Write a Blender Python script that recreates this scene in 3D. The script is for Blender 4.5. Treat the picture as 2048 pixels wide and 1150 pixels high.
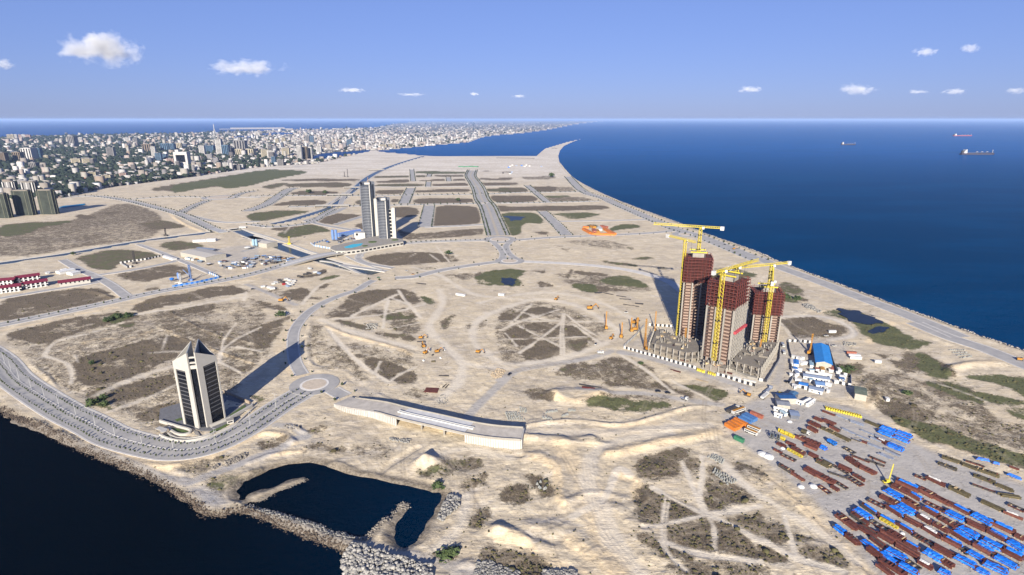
import bpy, math, random
import numpy as np
R=random.Random(7)
for o in list(bpy.data.objects): bpy.data.objects.remove(o)
SC=bpy.context.scene; COL=SC.collection
# ---------------------------------------------------------------- camera, sky, sun, exposure
FOC=1137.; CAMH=215.; PIT=math.atan(337/1137.)
cd=bpy.data.cameras.new('camera'); cam=bpy.data.objects.new('camera',cd); COL.objects.link(cam)
cd.sensor_width=36; cd.lens=36*FOC/2048; cd.clip_start=1; cd.clip_end=400000
cam.location=(0,0,CAMH); cam.rotation_euler=(math.pi/2-PIT,0,0); SC.camera=cam
SUN_EL=21.8; SUN_AZ=7.3      # shadows run away from the camera, 7 degrees to the right
w=bpy.data.worlds.new('World'); SC.world=w; w.use_nodes=True
nt=w.node_tree; nt.nodes.clear()
sk=nt.nodes.new('ShaderNodeTexSky'); sk.sky_type='NISHITA'; sk.sun_disc=False
sk.sun_elevation=math.radians(SUN_EL); sk.sun_rotation=math.radians(180+SUN_AZ); sk.altitude=200
sk.air_density=1.0; sk.dust_density=0.3; sk.ozone_density=4.0
tint=nt.nodes.new('ShaderNodeMix'); tint.data_type='RGBA'; tint.blend_type='MULTIPLY'; tint.inputs[0].default_value=1
tint.inputs[7].default_value=(0.78,0.94,1.68,1)
gm=nt.nodes.new('ShaderNodeGamma'); gm.inputs[1].default_value=0.5
bg=nt.nodes.new('ShaderNodeBackground'); bg.inputs[1].default_value=0.075
wo=nt.nodes.new('ShaderNodeOutputWorld')
nt.links.new(sk.outputs[0],gm.inputs[0]); nt.links.new(gm.outputs[0],tint.inputs[6]); nt.links.new(tint.outputs[2],bg.inputs[0]); nt.links.new(bg.outputs[0],wo.inputs[0])
sl=bpy.data.lights.new('sun','SUN'); sl.energy=5.0; sl.angle=math.radians(.5); sl.color=(1,.92,.79)
so=bpy.data.objects.new('sun',sl); COL.objects.link(so)
# light travels towards (+sin az, +cos az, -tan el)
so.rotation_euler=(math.radians(90-SUN_EL),0,math.radians(-SUN_AZ)); so.location=(0,-300,400)
SC.view_settings.view_transform='Standard'; SC.view_settings.look='None'; SC.view_settings.gamma=1
SC.view_settings.exposure=1.25; SC.view_settings.use_curve_mapping=False
SC.render.engine='CYCLES'
HAZE=2.4e-5
SC.cycles.volume_bounces=0; SC.cycles.max_bounces=5; SC.cycles.volume_max_steps=64
# ---------------------------------------------------------------- helpers
FR={'X':(0,0,1),'a':(0,600,3.833),'b':(0,850,3.833),'c':(500,850,3.833),'d':(1000,850,3.833),'e':(1528,850,3.833),
'f':(500,580,3.833),'g':(1000,580,3.833),'h':(1528,580,3.833),'i':(0,340,3.833),'j':(500,300,3.833),'k':(1000,300,3.833),
'l':(1400,380,3.833),'m':(0,220,5),'n':(350,220,5),'o':(700,220,3.793),'p':(320,670,5),'q':(640,350,6.767),'r':(1300,430,6.053),
's':(1180,600,6.389),'t':(1380,600,6.389),'u':(1540,670,6.766),'v':(1430,770,6.053),'w':(1640,240,5.02),'A':(1628,930,5.229),
'B':(1838,930,5.229),'C':(1788,840,6.766),'D':(1528,820,6.763),'x':(0,520,9.31),'y':(330,460,5.535),'z':(840,480,4.452)}
def G(px,py,z=0.):
    a=(px-1024)/FOC; v=(max(py,240.6)-575)/FOC
    dy=math.cos(PIT)-v*math.sin(PIT); dz=-math.sin(PIT)-v*math.cos(PIT)
    t=(z-CAMH)/dz
    return (a*t,dy*t)
def pxy(fr,X,Y):
    ox,oy,s=FR[fr]; return (ox+X/s,oy+Y/s)
def gp(fr,X,Y,z=0.): return G(*pxy(fr,X,Y),z)
def pts(s,z=0.):
    """'f x,y x,y ...' -> ground points (a plan read off the photograph)"""
    t=s.split(); fr=t[0]; out=[]
    for q in t[1:]:
        X,Y=q.split(','); out.append(gp(fr,float(X),float(Y),z))
    return out
def hz(bx,by,ty):
    """height of something standing on ground point (bx,by) whose top shows in row ty"""
    x,y=G(bx,by); v=(ty-575)/FOC; s,c=math.sin(PIT),math.cos(PIT)
    return (-y*s-v*y*c)/(c-v*s)+CAMH
def smooth(P,n=6,closed=False):
    P=[np.array(p[:2],float) for p in P]
    if len(P)<3 and not closed: return [tuple(p) for p in P]
    out=[]; N=len(P); rng=range(N if closed else N-1)
    for i in rng:
        p1=P[i]; p2=P[(i+1)%N]
        p0=P[i-1] if (i>0 or closed) else 2*p1-p2
        p3=P[(i+2)%N] if (i+2<N or closed) else 2*p2-p1
        for k in range(n):
            t=k/n
            out.append(tuple(.5*((2*p1)+(p2-p0)*t+(2*p0-5*p1+4*p2-p3)*t*t+(3*p1-p0-3*p2+p3)*t**3)))
    if not closed: out.append(tuple(P[-1]))
    return out
def resample(P,step):
    P=np.array(P,float); d=np.r_[0,np.cumsum(np.hypot(*np.diff(P,axis=0).T))]
    n=max(1,int(d[-1]/step)); t=np.linspace(0,d[-1],n+1)
    return np.c_[np.interp(t,d,P[:,0]),np.interp(t,d,P[:,1])]
MATS={}
def mat(name,col,rough=.8,var=.12,scale=.5,metal=0,bump=0,bscale=2.,spec=.3,col2=None,attr=None):
    if name in MATS: return MATS[name]
    m=bpy.data.materials.new(name); m.use_nodes=True; n=m.node_tree; b=n.nodes['Principled BSDF']
    b.inputs['Roughness'].default_value=rough; b.inputs['Metallic'].default_value=metal
    b.inputs['Specular IOR Level'].default_value=spec
    tc=n.nodes.new('ShaderNodeNewGeometry'); no=n.nodes.new('ShaderNodeTexNoise'); no.inputs['Scale'].default_value=scale
    no.inputs['Detail'].default_value=4; no.inputs['Roughness'].default_value=.65
    n.links.new(tc.outputs['Position'],no.inputs['Vector'])
    mx=n.nodes.new('ShaderNodeMix'); mx.data_type='RGBA'
    c2=col2 or tuple(min(1,c*(1+var)) for c in col); c1=col if col2 else tuple(c*(1-var) for c in col)
    mr=n.nodes.new('ShaderNodeMapRange'); mr.inputs[1].default_value=.35; mr.inputs[2].default_value=.65
    n.links.new(no.outputs['Fac'],mr.inputs[0]); n.links.new(mr.outputs[0],mx.inputs[0])
    mx.inputs[6].default_value=(*c1,1); mx.inputs[7].default_value=(*c2,1)
    src=mx.outputs[2]
    if attr:
        at=n.nodes.new('ShaderNodeAttribute'); at.attribute_name=attr
        mm=n.nodes.new('ShaderNodeMix'); mm.data_type='RGBA'; mm.blend_type='MULTIPLY'; mm.inputs[0].default_value=1
        n.links.new(src,mm.inputs[6]); n.links.new(at.outputs['Color'],mm.inputs[7]); src=mm.outputs[2]
    n.links.new(src,b.inputs['Base Color'])
    if bump:
        bn=n.nodes.new('ShaderNodeBump'); bn.inputs['Distance'].default_value=bump; bn.inputs['Strength'].default_value=1
        nb=n.nodes.new('ShaderNodeTexNoise'); nb.inputs['Scale'].default_value=bscale; nb.inputs['Detail'].default_value=4
        n.links.new(tc.outputs['Position'],nb.inputs['Vector']); n.links.new(nb.outputs['Fac'],bn.inputs['Height']); n.links.new(bn.outputs[0],b.inputs['Normal'])
    MATS[name]=m; return m
class MB:
    def __init__(s): s.v=[]; s.f=[]
    def add(s,V,F):
        n=len(s.v); s.v+=[tuple(v) for v in V]; s.f+=[tuple(i+n for i in f) for f in F]; return s
    def box(s,cx,cy,z0,sx,sy,sz,rz=0):
        c,d=math.cos(rz),math.sin(rz); V=[]
        for z in (z0,z0+sz):
            for ax,ay in ((-1,-1),(1,-1),(1,1),(-1,1)):
                x=ax*sx/2; y=ay*sy/2; V.append((cx+x*c-y*d,cy+x*d+y*c,z))
        return s.add(V,[(3,2,1,0),(4,5,6,7),(0,1,5,4),(1,2,6,5),(2,3,7,6),(3,0,4,7)])
    def beam(s,p,q,w,h=None):
        h=h or w; p=np.array(p,float); q=np.array(q,float); d=q-p; L=np.linalg.norm(d)
        if L<1e-6: return s
        d/=L; up=np.array((0,0,1.)) if abs(d[2])<.95 else np.array((0,1.,0))
        a=np.cross(d,up); a/=np.linalg.norm(a); b=np.cross(a,d)
        V=[]
        for e in (p,q):
            for i,j in ((-1,-1),(1,-1),(1,1),(-1,1)): V.append(e+a*w/2*i+b*h/2*j)
        return s.add(V,[(3,2,1,0),(4,5,6,7),(0,1,5,4),(1,2,6,5),(2,3,7,6),(3,0,4,7)])
    def prism(s,P,z0,z1):
        """P ccw ring; z0,z1 numbers or lists"""
        n=len(P); a=z0 if hasattr(z0,'__len__') else [z0]*n; b=z1 if hasattr(z1,'__len__') else [z1]*n
        V=[(P[i][0],P[i][1],a[i]) for i in range(n)]+[(P[i][0],P[i][1],b[i]) for i in range(n)]
        F=[tuple(range(n-1,-1,-1)),tuple(range(n,2*n))]+[(i,(i+1)%n,(i+1)%n+n,i+n) for i in range(n)]
        return s.add(V,F)
    def cyl(s,cx,cy,z0,r,h,n=10,r2=None):
        r2=r if r2 is None else r2
        V=[(cx+r*math.cos(6.2832*i/n),cy+r*math.sin(6.2832*i/n),z0) for i in range(n)]+[(cx+r2*math.cos(6.2832*i/n),cy+r2*math.sin(6.2832*i/n),z0+h) for i in range(n)]
        return s.add(V,[tuple(range(n-1,-1,-1)),tuple(range(n,2*n))]+[(i,(i+1)%n,(i+1)%n+n,i+n) for i in range(n)])
    def gable(s,cx,cy,z0,sx,sy,h,rz=0,over=.4):
        """ridge along x"""
        c,d=math.cos(rz),math.sin(rz); x=sx/2+over; y=sy/2+over; V=[]
        for X,Y,Z in ((-x,-y,0),(x,-y,0),(x,y,0),(-x,y,0),(-x,0,h),(x,0,h)): V.append((cx+X*c-Y*d,cy+X*d+Y*c,z0+Z))
        return s.add(V,[(0,1,5,4),(2,3,4,5),(1,2,5),(3,0,4),(3,2,1,0)])
    def mesh(s,name):
        me=bpy.data.meshes.new(name); me.from_pydata(s.v,[],s.f); me.update(); return me
    def build(s,name,m,parent=None,loc=None,rz=0):
        me=s.mesh(name)
        return obj(name,me,m,parent,loc,rz)
def obj(name,me,m=None,parent=None,loc=None,rz=0):
    if m is not None and not me.materials: me.materials.append(m)
    o=bpy.data.objects.new(name,me); COL.objects.link(o)
    if parent: o.parent=parent
    if loc: o.location=loc
    if rz: o.rotation_euler[2]=rz
    return o
def tag(o,label,cat,group=None):
    o['label']=label; o['category']=cat
    if group: o['group']=group
    return o
def thing(name,label,cat,loc=(0,0,0),rz=0,group=None):
    o=bpy.data.objects.new(name,None); COL.objects.link(o); o.location=(loc[0],loc[1],loc[2] if len(loc)>2 else 0); o.rotation_euler[2]=rz
    return tag(o,label,cat,group)
def struct(o): o['kind']='structure'; return o
def stuff(o,label=None,cat=None):
    o['kind']='stuff'
    if label: o['label']=label
    if cat: o['category']=cat
    return o
def dup(o,loc,rz=None,label=None,group=None,parent=None,scale=None):
    c=o.copy(); COL.objects.link(c)
    if parent: c.parent=parent
    c.location=(loc[0],loc[1],loc[2] if len(loc)>2 else 0)
    if rz is not None: c.rotation_euler[2]=rz
    if scale: c.scale=scale if hasattr(scale,'__len__') else (scale,)*3
    if label: c['label']=label
    if group: c['group']=group
    for ch in KIDS.get(o.name,[]):
        k=ch.copy(); COL.objects.link(k); k.parent=c
        for g in KIDS.get(ch.name,[]):
            e=g.copy(); COL.objects.link(e); e.parent=k
    return c
KIDS={}
def regkids(o):
    KIDS[o.name]=[c for c in o.children]
    for c in o.children: KIDS[c.name]=list(c.children)
def nearest_gap(): pass
ORD=['first','second','third','fourth','fifth','sixth','seventh','eighth','ninth','tenth','eleventh','twelfth','thirteenth','fourteenth','fifteenth','sixteenth','seventeenth','eighteenth','nineteenth','twentieth']
def ordn(i): 
    if i<20: return ORD[i]
    n=i+1; return '%d%s'%(n,'th' if 10<n%100<20 else {1:'st',2:'nd',3:'rd'}.get(n%10,'th'))
# ---------------------------------------------------------------- plan data
WZ=-1.6
LAND='X 1165,277 1143,285 1128,292 1120,301 1116.5,312 1119,325 1132,341 1148,357 1175,373 1201,386 1240,403 1261,411 1287,421 1365,449 1417,470 1520,506 1556,523 1635,553 1713,582 1791,611 1870,639 1945,667 2048,701 2300,790 2900,1150 3300,1900 1500,2300 1100,1500 900,1300 760,1200 698,1150 685,1124 683,1103 656,1090 604,1072 552,1051 500,1031 470,1023 443,1034 404,1031 386,1012 339,983 287,954 222,926 156,900 104,872 52,848 0,822 -150,760 -700,700 -1500,650 -1500,285 -600,280 0,277 175,270 350,267.5 470,262.5 610,258.5 750,254.5 790,247 832,243 964,242 1095,241.6 1235,240.9 1201,242.4 1148,249.5 1095,260 1043,267 990,271 964,275 937,285 869,291 805,297 752,302.5 819,308 848,311.3 1074,311 1090,297 1135,283.5'
BASIN='c 0,605 50,597 250,505 420,437 432,405 400,395 220,455 0,535 -60,560 -95,500 -50,440 0,428 150,340 400,290 540,292 640,332 800,376 950,402 1200,450 1400,500 1450,570 1430,650 1350,740 1330,820 1240,890 1180,930 1110,910 1090,850 1150,720 1212,620 1180,595 1130,620 1060,710 960,800 870,870 700,830 400,720 100,645'
LAKES=[BASIN,'n 1375,470 1450,440 1600,425 1750,415 1950,398 1960,408 1800,440 1600,470 1430,495 1370,495',
 'n 800,235 1000,230 1180,228 1180,240 1000,250 820,248','n 560,270 700,262 840,268 840,276 700,278 560,280']
CANALS=[('i -300,765 0,716 270,678 550,637 1100,543 1650,473 1700,460',24),('i 1650,470 1830,450',20),
 ('i 1800,450 1880,485 1993,528',22),('j -20,662 60,682 200,730 420,806 560,845 700,885 960,945',24),
 ('j 180,565 300,540 420,505 560,462 640,428 700,375 810,290 900,213 1000,158 1100,118 1200,85 1330,47',26),
 ('j 600,418 660,380 730,325',9),('c 1275,172 1150,250 1050,310 950,400',3.2)]
SAND_BAR='n 370,188 700,172 1250,178 1150,190 800,192 450,192'
# cover: density, green, points
VEG=[(.92,.1,'i 0,1010 120,965 300,945 480,925 640,905 820,925 900,985 720,1030 450,1085 230,1130 0,1150'),
(.85,.15,'i 1040,1040 1160,995 1500,925 1760,880 1830,900 1900,935 1750,960 1500,1000 1200,1060 1060,1090'),
(.85,.1,'a 60,260 300,190 700,120 1000,95 1060,130 900,170 700,220 420,310 300,330 150,300'),
(.9,.95,'a 790,150 850,115 960,105 1020,130 980,150 850,185'),(.8,.5,'a 920,190 1040,170 1000,215'),
(.85,.05,'a 560,480 700,410 900,370 1280,270 1480,330 1330,440 1000,590 700,660 600,560'),
(.85,.1,'a 660,720 900,650 1200,590 1350,570 1340,680 1000,760 800,800'),
(.9,.95,'a 660,790 800,740 850,760 850,830 740,830'),(.7,.6,'a 850,790 950,790 900,830'),(.9,.7,'a 670,490 720,480 725,510 690,515'),
(.7,.2,'a 1040,860 1200,800 1360,770 1380,850 1200,930 1050,900'),
(.35,.1,'a 100,280 700,150 1300,90 1993,0 1993,300 1800,700 1300,960 1000,900 400,700 150,420'),
(.55,.05,'a 1200,90 1420,70 1640,100 1900,330 1993,360 1993,480 1720,400 1490,310 1230,210'),
(.9,.1,'a 1370,75 1500,45 1650,30 1640,70 1480,100'),(.5,.1,'a 1700,430 1950,470 1900,560 1700,600'),
(.6,.1,'a 1800,300 1993,220 1993,340'),(.8,.5,'i 590,675 750,630 900,612 1100,625 1230,655 1130,685 920,720 850,765 700,750 620,700'),
(.7,.15,'i 880,800 1050,760 1250,725 1430,745 1470,785 1250,830 1100,860 950,830'),
(.55,.1,'i 0,420 500,400 900,260 1150,300 1250,400 1150,520 700,580 0,660'),
(.85,.6,'i 0,430 150,410 520,390 520,410 330,440 200,490 0,500'),(.7,.4,'i 1060,410 1250,385 1390,420 1400,440 1200,455 1100,430'),
(.9,.1,'i 570,350 650,340 730,365 640,370'),(.7,.1,'i 760,330 900,320 850,340'),(.8,.3,'i 440,430 520,390 500,420'),
(.75,.5,'i 1230,575 1330,545 1480,560 1560,590 1330,612 1280,605'),(.8,.1,'i 1120,910 1220,900 1230,925 1140,935'),
(.8,.85,'n 0,750 370,690 750,620 1000,595 1330,620 1000,690 820,740 530,785 400,760 0,830'),(.7,.4,'i 1150,150 1400,100 1993,10 1993,80 1700,120 1400,160'),
(.75,.3,'j 250,235 400,222 800,222 800,238'),(.75,.5,'j 95,290 160,262 280,255 200,290'),(.8,.4,'j 300,280 340,255 700,250 780,270 700,285'),
(.85,.3,'j 325,340 380,315 680,320 600,345'),(.8,.1,'j 170,420 380,385 570,390 560,415 300,425'),(.8,.6,'j 0,545 0,490 200,465 440,470 300,505 100,545'),
(.85,.1,'j 530,545 620,490 850,500 860,515 700,545 640,570'),(.8,.4,'j 800,400 860,380 860,415'),(.7,.1,'j 160,605 340,570 400,575 280,615'),
(.7,.6,'j 220,640 440,570 620,615 520,635 300,675'),(.75,.5,'j 980,200 1345,195 1345,210 980,215'),(.75,.1,'j 980,240 1210,225 1215,245 985,250'),
(.7,.7,'j 1275,165 1660,165 1660,178 1300,180'),(.7,.4,'j 1420,195 1630,193 1630,203 1420,203'),(.7,.2,'j 1295,235 1480,222 1485,238 1300,240'),
(.7,.1,'j 1560,225 1640,222 1645,235 1560,235'),(.8,.5,'j 980,265 1330,260 1320,275 985,280'),(.8,.1,'j 1410,260 1645,255 1650,272 1410,275'),
(.8,.3,'j 975,310 1180,305 1170,330 975,335'),(.8,.3,'j 1270,310 1660,300 1670,318 1300,325'),(.85,.1,'j 1290,375 1700,372 1695,400 1300,410'),
(.8,.1,'j 1090,380 1140,380 1130,400 1090,400'),(1,.05,'j 1400,440 1735,435 1755,560 1375,580'),(.85,.1,'j 1100,440 1280,450 1270,500 1120,515'),
(.7,.1,'j 800,575 870,560 870,610'),(.65,.25,'j 1130,600 1260,640 1790,600 1750,650 1300,685 1180,680'),
(.8,.3,'j 880,830 1000,800 1250,785 1500,800 1600,850 1450,860 1200,880 1050,890 950,860'),(.6,.6,'j 1280,905 1430,895 1440,905 1300,920'),
(.6,.2,'j 1770,160 1990,165 1990,172'),(.6,.1,'j 1770,215 1990,220 1990,230 1770,230'),(.8,.1,'j 1790,250 1990,255 1990,272 1800,270'),
(.8,.5,'j 1800,300 1990,295 1990,318 1820,320'),(.85,.1,'j 1850,355 1993,355 1993,400 1870,395'),(.8,.1,'j 1880,430 1993,430 1993,465 1880,465'),
(.7,.2,'j 250,1080 400,1060 470,1080 440,1110 280,1130'),(.7,.1,'j 500,1085 560,1035 610,1030'),(.85,.15,'j 780,1140 850,1085 1000,1085 1150,1060 1280,1110 1250,1150'),
(.9,.1,'j 380,970 560,920 570,945 420,985'),(.7,.8,'j 520,1000 600,970 680,960 640,985'),(.5,.2,'j 140,1075 260,1060 400,1100 600,1140 300,1150'),
(.8,.4,'k 0,290 170,290 215,320 0,322'),(.95,.05,'k 0,360 240,350 270,390 0,402'),(.85,.1,'k 250,285 420,280 420,315 300,318'),(.45,.1,'k 420,285 580,285 590,315 420,315'),
(.6,.8,'k 330,350 520,348 520,360 380,365'),(.55,.1,'k 360,365 620,360 700,390 400,395'),(.8,.05,'k 0,435 300,430 780,425 780,455 0,465'),
(.8,.9,'k 0,490 270,485 330,560 200,560 160,590 150,640 70,650 30,580'),(.6,.1,'k 250,630 370,625 350,650'),(.7,.8,'k 400,490 650,480 770,490 740,505 570,530 480,505'),
(.7,.6,'k 660,575 740,570 750,590 690,595'),(.85,.85,'k 840,600 950,570 1050,575 1050,595 950,605 860,620'),(.5,.1,'k 180,205 400,200 420,220 200,225'),
(.6,.1,'k 0,210 95,210 100,225 0,225'),(.7,.1,'k 0,250 130,250 130,268 0,268'),(.35,.1,'k 420,730 520,750 520,780 440,750'),(.35,.1,'k 500,700 800,690 1000,740 900,760 700,740'),
(.75,.5,'k 970,745 1020,750 1010,770'),(.75,.6,'k 1010,835 1130,815 1180,830 1060,840'),(.8,.6,'k 780,850 880,860 1050,880 1040,895 900,880'),(.6,.5,'k 1160,890 1280,905 1240,915'),
(.6,.1,'k 250,920 340,925 320,945'),(.8,.4,'k 500,980 540,920 555,920 530,980'),(.85,.1,'k 300,1000 420,1040 320,1045'),(.75,.2,'k 590,925 830,950 800,965 600,950'),
(.85,.95,'k 760,1010 850,970 1000,965 1060,1000 1130,1050 1000,1045 900,1035'),(.85,.85,'k 540,1030 720,1030 760,1075 700,1090 600,1070'),(.65,.2,'k 720,1040 900,1060 950,1080 760,1090'),
(.4,.2,'k 500,940 800,960 1100,1040 1150,1080 700,1080 520,1030'),(.7,.8,'l 60,620 200,600 420,640 400,670 200,680 70,700'),(.6,.5,'l 600,720 700,710 830,820 740,850 620,790'),
(1,.95,'z 500,320 560,285 800,260 930,270 920,300 880,330 900,400 760,410 620,395 530,385 500,350'),(.8,.1,'z 500,300 560,290 560,380 510,370'),
(.5,.1,'z 220,310 450,300 440,350 260,350'),(.75,.1,'z 1060,360 1200,405 1070,405'),(.45,.1,'z 1200,300 1600,300 1960,400 2040,430 1700,440 1400,420'),
(.92,.2,'f 590,200 680,120 900,0 1130,10 1310,80 1230,110 1090,60 850,140 780,200 600,215'),(.8,.5,'f 1040,190 1190,130 1290,190 1240,225 1050,225'),
(.8,.4,'f 680,230 850,260 950,290 870,300 700,250'),(.75,.35,'f 930,320 1230,345 1240,390 1050,350'),(.85,.9,'f 1310,45 1390,60 1410,100 1340,90'),
(.5,.2,'f 800,180 1040,140 1050,180 850,200'),(.65,.4,'f 1470,230 1550,195 1560,220 1500,290 1470,290'),(.5,.1,'f 1680,250 1790,240 1800,280 1690,295'),
(.5,.1,'f 450,350 520,260 600,420 740,440 880,650 870,690 800,690 740,620 520,590 470,520'),(.88,.15,'f 800,500 940,510 1190,600 1110,640 1080,690 1000,660 920,600'),
(.8,.2,'f 1120,700 1200,610 1280,640 1270,690 1200,705'),(.7,.1,'f 580,420 700,440 700,470 620,450'),(.85,.3,'f 1170,790 1270,750 1380,800 1240,820'),
(.7,.1,'f 0,300 180,240 330,190 250,270 150,450 0,410'),(.6,.1,'f 0,60 130,90 300,150 180,150 0,90'),(.65,.2,'f 270,10 460,0 430,100 330,80 250,30'),
(.5,.1,'f 0,410 150,460 0,580'),(.8,.7,'f 0,830 60,800 130,830 60,880'),(.35,.1,'f 760,400 1200,470 1250,580 1100,560 800,470'),(.5,.3,'f 1100,230 1290,230 1300,330 1100,310'),
(.35,.1,'g 0,180 200,100 330,90 500,130 600,170 750,240 850,300 740,340 750,420 640,470 480,520 200,550 0,540'),
(.75,.1,'g 0,180 150,165 250,200 100,240 0,230'),(.75,.1,'g 180,160 330,120 430,150 330,200 230,180'),(.75,.15,'g 180,260 380,240 300,330'),(.8,.1,'g 60,300 150,280 250,340 60,370'),
(.65,.1,'g 400,200 470,180 470,230'),(.6,.1,'g 500,200 560,190 650,230 520,235'),(.75,.1,'g 500,270 600,300 680,350 490,360'),(.7,.1,'g 340,260 460,260 460,340 330,350'),
(.9,.2,'g 190,460 340,390 460,460 440,510 200,540'),(.7,.4,'g 500,380 700,370 650,440 580,470 500,430'),(.75,.1,'g 60,390 270,370 150,440'),
(.55,.2,'g 430,630 560,550 740,560 830,510 1000,530 1150,640 1280,700 1300,760 1180,770 850,730 780,690 600,670'),(.92,.3,'g 840,700 1280,720 1290,770 1100,740 850,735'),
(.75,.4,'g 430,630 550,560 600,590 540,650'),(.5,.2,'g 1060,560 1170,590 1200,640 1100,610'),(.75,.2,'g 1340,760 1480,790 1440,820'),(.9,.7,'g 1400,720 1560,740 1760,790 1650,840 1560,800 1420,745'),
(.75,.3,'g 170,780 250,750 400,780 420,850 250,830'),(.85,.8,'g 620,860 800,830 960,830 1270,870 1240,910 1000,930 800,910'),(.5,.2,'g 190,600 380,590 370,615 240,620'),(.4,.1,'g 740,950 830,960 800,980'),
(.45,.2,'g 800,800 1240,810 1280,850 900,830'),
(.85,.6,'h 110,30 290,70 260,95 140,85'),(.75,.15,'h 100,230 330,200 480,250 620,280 600,330 480,350 330,370 220,360 180,300'),
(.95,.95,'h 440,170 560,145 680,150 850,220 990,270 1080,340 1240,390 1260,430 1120,455 1000,430 860,400 760,330 700,260 550,210'),
(.85,.4,'h 560,570 720,570 740,620 640,650'),(.65,.1,'h 820,480 980,490 920,520'),(.6,.3,'h 1080,470 1240,500 1400,580 1430,660 1200,640 1040,600'),
(.85,.7,'h 1160,480 1300,520 1420,640 1340,690 1200,620'),(.5,.15,'h 700,680 1000,620 1200,700 1500,720 1670,880 1860,1020 1700,1040 1400,1010 1000,980 850,900 800,790'),
(.95,.15,'h 850,870 1000,850 1300,920 1280,1000 1000,990'),(.88,.6,'h 1240,700 1450,700 1620,790 1680,880 1500,830 1280,740'),(.95,.9,'h 1590,790 1700,790 1990,870 1960,900 1700,860'),
(.9,.85,'h 1600,660 1860,650 2100,720 2100,850 1850,740 1650,690'),(.85,.9,'h 1860,910 2100,880 2100,1000 1900,960'),(.92,.7,'h 930,940 1200,1010 1400,1060 1500,1150 1300,1150 1050,1050'),
(.6,.1,'h 980,540 1180,570 1200,620 1040,600'),(.7,.3,'h 680,720 820,740 840,790 760,750'),
(.95,.7,'e 1050,0 1300,20 1400,60 1600,100 1900,200 2100,260 2100,350 1850,300 1500,180 1250,110 1150,60'),(.45,.15,'e 1300,0 2100,0 2100,220 1700,120 1400,60'),
(.9,.05,'e -60,740 100,740 150,800 350,870 150,900 0,850'),(.85,.05,'e -60,900 0,900 180,1010 150,1050 -60,1030'),(.65,.05,'e 270,930 520,960 620,1090 450,1080 280,1020'),
(.9,.35,'d 1110,240 1270,190 1460,190 1430,230 1330,280 1230,290 1080,300'),(.92,.1,'d 1080,290 1240,290 1360,310 1350,400 1200,410 1070,370'),(.6,.05,'d 1430,270 1530,270 1530,400 1460,370'),
(.8,.05,'d 1580,400 1620,320 1720,340 1990,520 1860,590 1660,670 1560,600'),(.65,.05,'d 1780,280 1993,350 1993,440 1850,370'),(.65,.05,'d 1040,480 1180,460 1300,570 1540,640 1540,700 1300,740 1100,780 1040,700'),
(.72,.05,'d 1290,760 1580,740 1640,800 1640,950 1500,970 1340,920 1290,850'),(.78,.05,'d 1650,790 1740,740 1900,850 1990,960 1990,1010 1700,970'),(.9,.1,'d 1760,740 1993,690 1993,840'),
(.6,.2,'d 1040,830 1230,900 1300,1000 1230,1000 1100,900'),(.62,.05,'d 1300,950 1480,1000 1450,1060 1320,1010'),(.92,.1,'d 10,520 80,460 190,470 230,560 150,600 50,580'),(.72,.1,'d 180,400 260,370 380,430 440,560 350,540 250,470'),
(.78,.2,'d -100,930 0,940 130,960 380,1060 430,1150 430,1250 -100,1250'),(.45,.05,'d 1300,1060 1993,1080 1993,1200 1500,1200'),
(.5,.3,'c 450,150 560,130 600,160 480,180'),(.65,.2,'c 580,160 730,180 700,210 600,190'),(.3,.1,'c 740,180 960,130 1090,190 1050,250 900,260 760,210'),(.7,.4,'c 1480,290 1640,260 1740,270 1750,330 1600,340'),
(.75,.6,'c 1280,370 1500,330 1510,380 1400,400'),(.75,.3,'c 1650,450 1780,370 1790,420 1700,480'),(.85,.3,'c 1400,490 1460,450 1480,540 1430,520'),(1,.1,'c 1420,980 1550,940 1590,980 1500,1040'),
(.65,.2,'c 1710,740 1820,640 1830,680 1760,780'),(.65,.6,'c 0,400 80,340 200,330 100,380'),(.65,.2,'c 60,130 230,90 320,130 200,190 100,190'),(.45,.1,'c 410,40 600,10 540,50 440,60'),
(.85,.65,'b 1580,430 1700,380 1900,370 1990,330 1990,380 1700,480'),(.5,.2,'b 1400,300 1600,250 1750,260 1500,370'),(.7,.6,'c 1770,1080 1850,1040 1993,1090 1993,1150 1850,1120')]
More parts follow.
